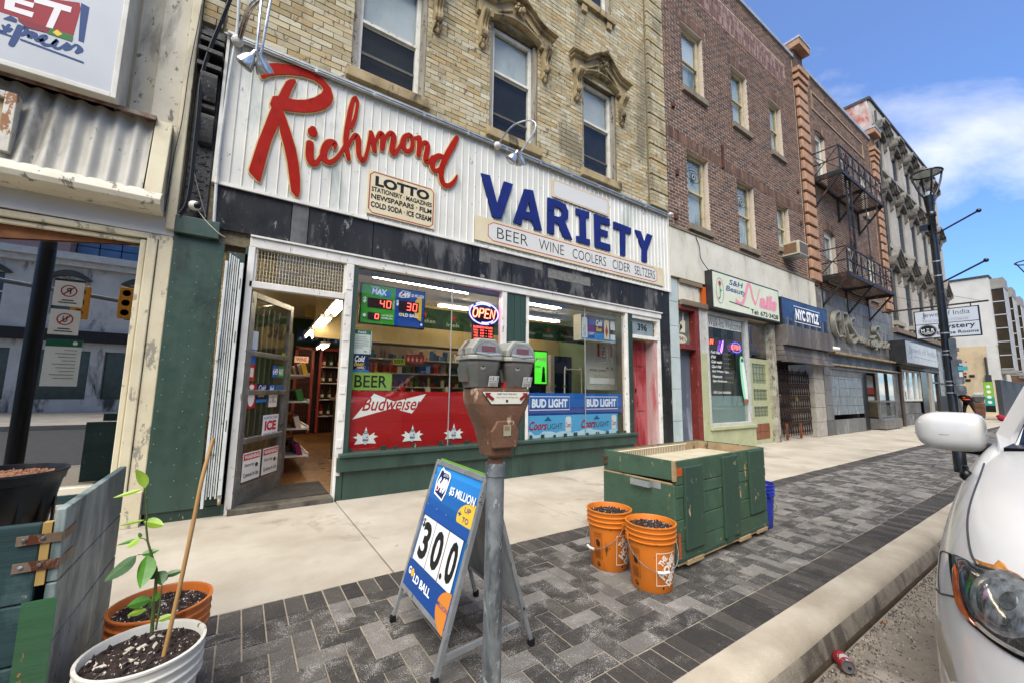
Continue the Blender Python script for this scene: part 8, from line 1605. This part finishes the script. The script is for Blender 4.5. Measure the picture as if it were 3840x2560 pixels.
a = Art((9.215, 1.30, 1.45), (0, -.13, 0), (0, 0, .25)); a.r('#9fa5a8', .2, .72, .8, .85); a.r('#3f8f96', .05, .42, .85, .66); a.r('#b9b9b9', .1, .02, .4, .32); a.e('#8a2c2c', .6, .22, .14, .07); a.e('#c8482c', .75, .92, .1, .05); a.done(lmp)
lm2 = T('street_lamp', 'distant black street lamp near the white building at the right edge', 'street lamp', (31.5, 1.4, 0)); O('pole', MB().lathe([(.09, 0), (.07, 6.2), (.13, 6.5), (.16, 6.9), (0, 6.95)], (31.5, 1.5, 0), 12), blkp, lm2, smooth=True); O('hood_ring', MB().tube([(31.5 + .6 * cos(k * pi / 10), 1.5 + .6 * sin(k * pi / 10), 7.7) for k in range(20)], .03, 6, closed=True), blkp, lm2)
for k in range(4): th = k * pi / 2 + .4; O('strut', MB().tube([(31.5 + .1 * cos(th), 1.5 + .1 * sin(th), 6.7), (31.5 + .6 * cos(th), 1.5 + .6 * sin(th), 7.7)], .025, 5), blkp, lm2)
lm2['group'] = lmp['group'] = 'black street lamps along the kerb'
# ================================================================== person bending at the corner
pr_ = T('person', 'person in dark clothes and grey cap bending forward with one arm out', 'person', (31.8, 3.88, 0)); cxp, cyp = 31.8, atx(2222, 930, 31.8)[0]
def skinned(name, pts, edges, rad, mat, par):
    me = bpy.data.meshes.new(name); b = BASE[par.name]; me.from_pydata([tuple(Vector(p) - b) for p in pts], edges, []); me.update(); me.materials.append(mat); o = bpy.data.objects.new(name, me); COL.objects.link(o); o.parent = par; BASE[o.name] = b
    md = o.modifiers.new('s', 'SKIN'); 
    for i, r in enumerate(rad): me.skin_vertices[0].data[i].radius = (r, r)
    me.skin_vertices[0].data[0].use_root = True; s2 = o.modifiers.new('u', 'SUBSURF'); s2.levels = 1; s2.render_levels = 1; return o
def ensure_skin(me):
    if not me.skin_vertices: 
        import bmesh
        bm = bmesh.new(); bm.from_mesh(me); bm.verts.layers.skin.verify(); bm.to_mesh(me); bm.free()
def skinned(name, pts, edges, rad, mat, par):
    import bmesh
    b = BASE[par.name]; me = bpy.data.meshes.new(name); bm = bmesh.new(); ly = bm.verts.layers.skin.verify()
    vs = [bm.verts.new(Vector(p) - b) for p in pts]
    for v, r in zip(vs, rad): v[ly].radius = (r, r)
    vs[0][ly].use_root = True
    for e in edges: bm.edges.new((vs[e[0]], vs[e[1]]))
    bm.to_mesh(me); bm.free(); me.materials.append(mat); o = bpy.data.objects.new(name, me); COL.objects.link(o); o.parent = par; BASE[o.name] = b
    o.modifiers.new('s', 'SKIN'); s2 = o.modifiers.new('u', 'SUBSURF'); s2.levels = 1; s2.render_levels = 1
    for md in o.modifiers:
        if md.type == 'SKIN': md.use_smooth_shade = True
    return o
dark = P_('#15151a', .8); skin_ = P_('#8a5a42', .6)
B = lambda x, y, z: (cxp + x, cyp + y, z)
pts = [B(.25, 0, .86), B(.05, .02, 1.02), B(-.18, .05, 1.16), B(-.30, .06, 1.22), B(-.38, .06, 1.27), B(-.42, .06, 1.34), B(.26, .10, .84), B(.12, .14, .46), B(.22, .16, .08), B(.10, .17, .03), B(.26, -.10, .84), B(.20, -.20, .46), B(.34, -.34, .08), B(.22, -.38, .03), B(-.20, .24, 1.16), B(-.24, .46, 1.02), B(-.26, .66, .96), B(-.26, .73, .95), B(-.20, -.14, 1.14), B(-.24, -.28, .94), B(-.34, -.16, .80), B(-.36, -.08, .78)]
ed = [(0, 1), (1, 2), (2, 3), (3, 4), (4, 5), (0, 6), (6, 7), (7, 8), (8, 9), (0, 10), (10, 11), (11, 12), (12, 13), (2, 14), (14, 15), (15, 16), (16, 17), (2, 18), (18, 19), (19, 20), (20, 21)]
skinned('body', pts, ed, [.15, .155, .16, .08, .06, .10, .10, .07, .05, .045, .10, .07, .05, .045, .07, .05, .035, .04, .07, .05, .035, .04], dark, pr_)
O('head', MB().ball(B(-.43, .06, 1.34), (.095, .08, .12), 14, 9), skin_, pr_, smooth=True); O('cap', MB().ball(B(-.40, .06, 1.40), (.115, .098, .085), 14, 8), M('patterned_cap', '#8a8a8c', '#2a2a2e', sc=22, rough=.8), pr_, smooth=True)
O('hair', MB().ball(B(-.34, .06, 1.33), (.08, .085, .12), 12, 8), P_('#241a16', .8), pr_, smooth=True); O('nose', MB().ball(B(-.53, .06, 1.33), (.02, .015, .025), 8, 5), skin_, pr_)
hd_ = MB()
for k in range(5): hd_.tube([B(-.26, .74, .945), B(-.27 - .004 * k, .80 + .004 * k, .965 - .014 * k), B(-.275 - .01 * k, .845 - (.03 if k == 4 else .006 * abs(k - 1.5)), .962 - .020 * k)], [.012, .010, .006], 6)
O('fingers', hd_, skin_, pr_, smooth=True); O('vest_stripe', MB().ball(B(-.14, -.02, 1.02), (.17, .20, .05), 12, 6), P_('#c8402c', .6), pr_, smooth=True); O('orange_badge', MB().ball(B(-.24, .06, 1.14), (.10, .08, .07), 10, 6), P_('#b8742c', .6), pr_, smooth=True)
O('shoe', MB().ball(B(.12, .165, .045), (.15, .055, .05), 10, 6).ball(B(.24, -.37, .045), (.15, .055, .05), 10, 6), P_('#3a5a8a', .6), pr_, smooth=True)
bg_ = O('red_bag', MB().ball((31.0, 2.98, .12), (.30, .26, .15), 16, 10).ball((31.15, 3.15, .22), (.16, .14, .09), 12, 8), P_('#8a1430', .7), None, smooth=True); tag(bg_, 'crimson bag lying on the sidewalk beside the bending person', 'bag')
# ================================================================== parked white car, nose towards the camera
white = M('dusty_white_car_paint', '#c6c5c0', '#bfbdb8', sc=1.2, rough=.24, coat=.6, stain='#a3a4a3', ssc=1.1, sth=.6)
car = T('white_car', 'dusty white car parked at the kerb on the right with rust along its bonnet edge', 'car', (3.4, -.5, -.15)); Yc = -.505
def ztop(x): 
    P = [(1.22, .66), (1.30, .70), (1.5, .755), (1.7, .80), (2.0, .865), (2.4, .925), (2.8, .965), (3.2, .985), (5.9, 1.02), (6.2, .95)]
    for (a_, p), (b_, q) in zip(P, P[1:]):
        if a_ <= x <= b_: return p + (q - p) * (x - a_) / (b_ - a_)
    return P[0][1] if x < P[0][0] else P[-1][1]
DX = [(0, 0), (.004, .20), (.015, .38), (.04, .54), (.085, .67), (.15, .77), (.23, .845), (.34, .90), (.48, .943), (.66, .970), (.9, .988), (1.2, 1.0), (1.7, 1.0), (2.3, 1.0), (3.2, 1.0), (4.0, .99), (4.5, .95), (4.75, .82), (4.85, .5), (4.87, 0)]
LV = [(0, .20, 1.31, .905), (.12, None, 1.29, .915), (.35, None, 1.285, .918), (.55, None, 1.29, .920), (.75, None, 1.33, .905), (.88, None, 1.38, .875), (.96, None, 1.43, .845), (1.0, None, 1.47, .80)]
vs = []; nL = len(DX)
for k, _, xn, w in LV:
    for dx, s_ in DX:
        x = xn + dx * (1 if dx < 1.2 else (5.98 - xn + 0) / (4.87) if False else 1); x = min(x, 6.2); z_ = .05 + (ztop(x) - .05) * k; vs.append((x, Yc + w * s_, z_))
fs = [(i * nL + j + 1, i * nL + j, (i + 1) * nL + j, (i + 1) * nL + j + 1) for i in range(len(LV) - 1) for j in range(nL - 1)]
# bonnet: rows from the top level inwards
top0 = (len(LV) - 1) * nL; rows_ = [(.93, .012), (.80, .030), (.5, .055), (0, .070)]; prev = [top0 + j for j in range(nL)]
for f_, dz in rows_:
    cur = []
    for j in range(nL):
        x, y, z_ = vs[top0 + j]; cur.append(len(vs)); k_ = min(1, max(0, (x - 1.45) / .35)); vs.append((x + (1 - f_) * .0, Yc + (y - Yc) * f_, z_ + dz * k_))
    fs += [(prev[j + 1], prev[j], cur[j], cur[j + 1]) for j in range(nL - 1)]; prev = cur
n0 = len(vs); V2 = [(x, 2 * Yc - y, z_) for x, y, z_ in vs]; F2 = [tuple(reversed([i + n0 for i in f])) for f in fs]
import bmesh
bm = bmesh.new(); b = BASE[car.name]
bv = [bm.verts.new((p[0] - b.x, p[1] - b.y, p[2] - b.z)) for p in vs + V2]
for f in fs + F2:
    try: bm.faces.new([bv[i] for i in f])
    except Exception: pass
bmesh.ops.remove_doubles(bm, verts=bm.verts, dist=.0008); bmesh.ops.recalc_face_normals(bm, faces=bm.faces)
me = bpy.data.meshes.new('body'); bm.to_mesh(me); body_copy = bm.copy(); bm.free(); me.polygons.foreach_set('use_smooth', [True] * len(me.polygons)); me.materials.append(white)
body = bpy.data.objects.new('body', me); COL.objects.link(body); body.parent = car; BASE[body.name] = b; md = body.modifiers.new('s', 'SUBSURF'); md.levels = 2; md.render_levels = 2
dg = bpy.context.evaluated_depsgraph_get(); ev = body.evaluated_get(dg); em = ev.to_mesh(); tv = [tuple(v.co + b) for v in em.vertices]; tf = [tuple(p.vertices) for p in em.polygons]; BVH = BVHTree.FromPolygons(tv, tf); ev.to_mesh_clear()
def oncar(px, py, off=.0):
    """point of the bodywork seen at picture point px, py, lifted off the surface"""
    d = (CAM_R * ((px / .6125 - 1920) / 1502.21) + CAM_D * ((py / .6125 - 1280) / 1502.21) + CAM_F).normalized(); h, n, i, t_ = BVH.ray_cast(EYE, d)
    if h is None: return None
    if n.dot(d) > 0: n = -n
    return h + n * off
zc = lambda x, y: ((3380 + .7077 * x) * .6125, (1450 + .7077 * y) * .6125)
def patch(name, poly, mat, off, par, n=14, thick=None):
    """panel pressed onto the bodywork inside a closed outline"""
    P = [zc(*p) for p in poly]; x0_, x1_ = min(p[0] for p in P), max(p[0] for p in P); y0_, y1_ = min(p[1] for p in P), max(p[1] for p in P)
    c_ = (sum(p[0] for p in P) / len(P), sum(p[1] for p in P) / len(P)); rings = [[]]; cc = oncar(*c_, off); m = len(P); vs_ = []; R_ = 5
    if cc is None: return None
    vs_.append(cc)
    for r_ in range(1, R_ + 1):
        for p in P:
            q = oncar(c_[0] + (p[0] - c_[0]) * r_ / R_, c_[1] + (p[1] - c_[1]) * r_ / R_, off if r_ < R_ else off * .2); vs_.append(q or cc)
    fs_ = [(0, 1 + j, 1 + (j + 1) % m) for j in range(m)] + [(1 + (r_ - 1) * m + j, 1 + r_ * m + j, 1 + r_ * m + (j + 1) % m, 1 + (r_ - 1) * m + (j + 1) % m) for r_ in range(1, R_) for j in range(m)]
    return O(name, MB().add(vs_, fs_), mat, par, smooth=True)
def seam(name, line, r, mat, par, off=.0, taper=None):
    P = [oncar(*zc(*p), off) for p in smoothpts(line, 5)]; P = [p for p in P if p is not None]
    return O(name, MB().tube(P, taper or r, 6), mat, par, smooth=True) if len(P) > 1 else None
hl = [(262, 885), (330, 905), (400, 942), (470, 960), (560, 990), (680, 1040), (800, 1090), (800, 1500), (700, 1475), (600, 1420), (500, 1355), (420, 1290), (360, 1235), (315, 1150), (285, 1060), (268, 960)]
blkt = P_('#0b0c0e', .25); lampm = patch('headlight', smoothpts(hl, 3, True), M('headlight_housing', '#1c1d1f', '#2c2e30', sc=30, rough=.12, coat=1), .006, car)
if lampm:
    patch('reflector_bowl', [(560 + 205 * cos(t_ * pi / 12), 1160 + 190 * sin(t_ * pi / 12) + 60 * cos(t_ * pi / 12)) for t_ in range(24)], M('chrome_rim', '#77797a', '#a9abab', sc=50, rough=.2, metal=.7), .0095, lampm)
    patch('lamp_lens', [(565 + 170 * cos(t_ * pi / 12), 1165 + 160 * sin(t_ * pi / 12) + 50 * cos(t_ * pi / 12)) for t_ in range(24)], M('lamp_depth', '#2b2e30', '#6f7578', sc=42, streak=1, rough=.1, coat=1), .0125, lampm)
    patch('bulb_hood', [(600 + 55 * cos(t_ * pi / 8), 1150 + 60 * sin(t_ * pi / 8)) for t_ in range(16)], M('lamp_bright', '#6d7274', '#3a3e40', sc=30, rough=.15, metal=.5), .015, lampm)
    patch('amber_strip', smoothpts([(285, 935), (300, 940), (305, 1020), (318, 1120), (345, 1190), (400, 1260), (392, 1272), (335, 1215), (300, 1130), (284, 1030)], 2, True), M('amber_reflector', '#8a3c14', '#a34a1a', sc=30, rough=.15, coat=1), .0095, lampm)
    seam('chrome_trim', [(420, 1262), (500, 1330), (600, 1392), (700, 1440), (790, 1470)], .005, M('chrome_trim', '#c9cbcc', metal=.9, rough=.15), lampm, .008)
    seam('lamp_edge', [(262, 885), (268, 960), (285, 1060), (315, 1150), (360, 1235), (420, 1290), (500, 1355), (600, 1420), (760, 1500)], .0035, blkt, lampm, .002)
seam('bonnet_gap', [(400, 942), (372, 880), (357, 800), (352, 720), (362, 640), (385, 560), (415, 480), (440, 405)], .003, M('panel_gap', '#2e2f30', rough=.6), car, .0005)
seam('bonnet_gap', [(400, 942), (470, 965), (560, 995), (700, 1045)], .004, M('panel_gap'), car, .001)
seam('bumper_gap', [(118, 1010), (150, 1000), (175, 1050), (205, 1090), (240, 1100), (280, 1110)], .0025, M('panel_gap'), car, .0005); seam('fender_gap', [(205, 1090), (198, 1000), (205, 920), (215, 870), (262, 885)], .0022, M('panel_gap'), car, .0005)
patch('rust_patch', [(385, 905), (430, 925), (490, 940), (515, 915), (545, 935), (565, 965), (620, 990), (680, 1035), (670, 1050), (600, 1022), (520, 994), (430, 958)], M('rust', '#8a4a16', '#c98a3a', sc=30, rough=.8, bump=.5), .0022, car)
patch('grille_scuff', [(165, 1135), (175, 1150), (215, 1250), (262, 1400), (300, 1560), (260, 1560), (215, 1450), (180, 1300)], M('cream_scuff', '#a39b8a', '#8d8678', sc=9, rough=.5), .002, car)
patch('lower_cladding', [(150, 800), (165, 860), (190, 1000), (200, 1080), (235, 1150), (290, 1300), (360, 1480), (380, 1568), (150, 1568), (130, 1400), (118, 1200), (118, 1010), (130, 900)], M('scuffed_grey_bumper', '#86888a', '#9b9d9e', sc=6, rough=.4, stain='#6f7274', ssc=4, sth=.52), .001, car) if False else None
# washer cap, wheel, mirror, windscreen, pillars
pw = oncar(*zc(345, 480), .0)
if pw: O('hinge_cap', MB().ball(pw + Vector((0, 0, .01)), (.022, .018, .022), 10, 6).lathe([(.009, 0), (.009, .018), (0, .02)], pw + Vector((0, 0, .025)), 12), blkt, car, smooth=True)
for x in (2.28, 5.1):
    for s_, nm in ((1, 1), (-1, 1)):
        yw = Yc + s_ * .72; w_ = O('wheel', MB().lathe([(.23, -.10), (.31, -.095), (.33, -.06), (.335, 0), (.33, .06), (.31, .095), (.23, .10)], (x, yw, .185), 32, 'y'), P_('#141414', .7), car, smooth=True); O('rim', MB().lathe([(0, .06), (.05, .07), (.20, .085), (.235, .09), (.235, -.09), (0, -.09)], (x, yw, .185), 24, 'y'), M('alloy', '#8d9092', metal=.7, rough=.35), w_)
glsd = M('car_dark_glass', '#0b0d0f', '#14171a', sc=2, rough=.06, coat=1)
zb = .965
def gh(name, P, mat, par=car, th=None, **k): return O(name, MB().add(P, [tuple(range(len(P)))]), mat, par, **k)
Ls, Rs = Yc + .80, Yc - .80
wsb = [(2.55, Yc + .74, .955), (2.25, Yc, 1.0), (2.55, Yc - .74, .955)]; wst = [(3.35, Yc + .60, 1.50), (3.22, Yc, 1.55), (3.35, Yc - .60, 1.50)]
O('windscreen', MB().add(wsb + wst, [(0, 3, 4, 1), (1, 4, 5, 2)]), glsd, car)
for s_ in (1, -1):
    O('roof_pillar', MB().prism([(2.46, Yc + s_ * .775, .93), (2.60, Yc + s_ * .725, .965), (3.38, Yc + s_ * .595, 1.52), (3.44, Yc + s_ * .63, 1.51), (2.78, Yc + s_ * .81, .985)], (.0, -s_ * .03, 0)), white, car, bev=.012)
    O('black_pillar_trim', MB().prism([(2.60, Yc + s_ * .727, .968), (2.66, Yc + s_ * .705, .975), (3.42, Yc + s_ * .575, 1.515), (3.38, Yc + s_ * .597, 1.522)], (.0, -s_ * .02, .004)), M('dull_black_trim', '#2c2d30', '#3a3b3e', rough=.5), car)
    O('side_glass', MB().add([(2.86, Yc + s_ * .80, .99), (3.46, Yc + s_ * .625, 1.49), (5.3, Yc + s_ * .62, 1.50), (5.8, Yc + s_ * .80, 1.02)], [(0, 1, 2, 3)]), glsd, car)
O('roof', MB().add([(3.36, Yc + .61, 1.515), (3.22, Yc, 1.56), (3.36, Yc - .61, 1.515), (5.4, Yc + .62, 1.53), (5.4, Yc, 1.60), (5.4, Yc - .62, 1.53), (6.0, Yc + .8, 1.03), (6.05, Yc, 1.1), (6.0, Yc - .8, 1.03)], [(0, 1, 4, 3), (1, 2, 5, 4), (3, 4, 7, 6), (4, 5, 8, 7)]), white, car, smooth=True)
O('wiper', MB().tube([(2.42, Yc + .62, .985), (2.50, Yc + .2, 1.02), (2.52, Yc - .2, 1.035)], .009, 6), blkt, car); O('cowl', MB().prism([(2.50, Yc + .76, .955), (2.20, Yc, 1.005), (2.50, Yc - .76, .955), (2.60, Yc - .74, .97), (2.30, Yc, 1.015), (2.60, Yc + .74, .97)], (0, 0, -.02)), blkt, car)
mr = O('mirror_housing', MB().ball((3.02, .478, .975), (.085, .122, .090), 26, 16), white, car, smooth=True)
me_ = mr.data
for v in me_.vertices:
    c_ = Vector((3.02, .478, .975)) - BASE[car.name]; d_ = v.co - c_; q = d_.y / .122
    s2 = 1.12 - .18 * max(0, q) ** 2 if q > 0 else 1.12 + .04 * q
    sq = lambda t_: math.copysign(abs(t_) ** .66, t_)
    kq = (sqrt(max(0, 1 - abs(q) ** 6)) / max(.05, sqrt(max(0, 1 - q * q)))) if q < 0 else 1
    d_ = Vector((max(-.085, min(.085, d_.x * kq)), d_.y, max(-.09, min(.09, d_.z * kq))))
    v.co = c_ + Vector((.085 * sq(d_.x / .085) * s2, .124 * sq(q), .088 * sq(d_.z / .09) * s2 * (1.0 if d_.z > 0 else .96)))
O('mirror_seam', MB().tube([(3.02 - .094 * cos(th), .478 + .128 * sin(th), .962 - .004 * sin(th)) for th in [-1.4 + 2.8 * k / 16 for k in range(17)]], .0016, 5), M('panel_gap'), car)
O('mirror_arm', MB().prism([(3.0, .50, .885), (2.98, .38, .870), (2.98, .26, .85), (3.0, .26, .90), (3.02, .36, .925), (3.02, .50, .90)], (.09, 0, 0)), P_('#1c1d1f', .5), car, bev=.01)
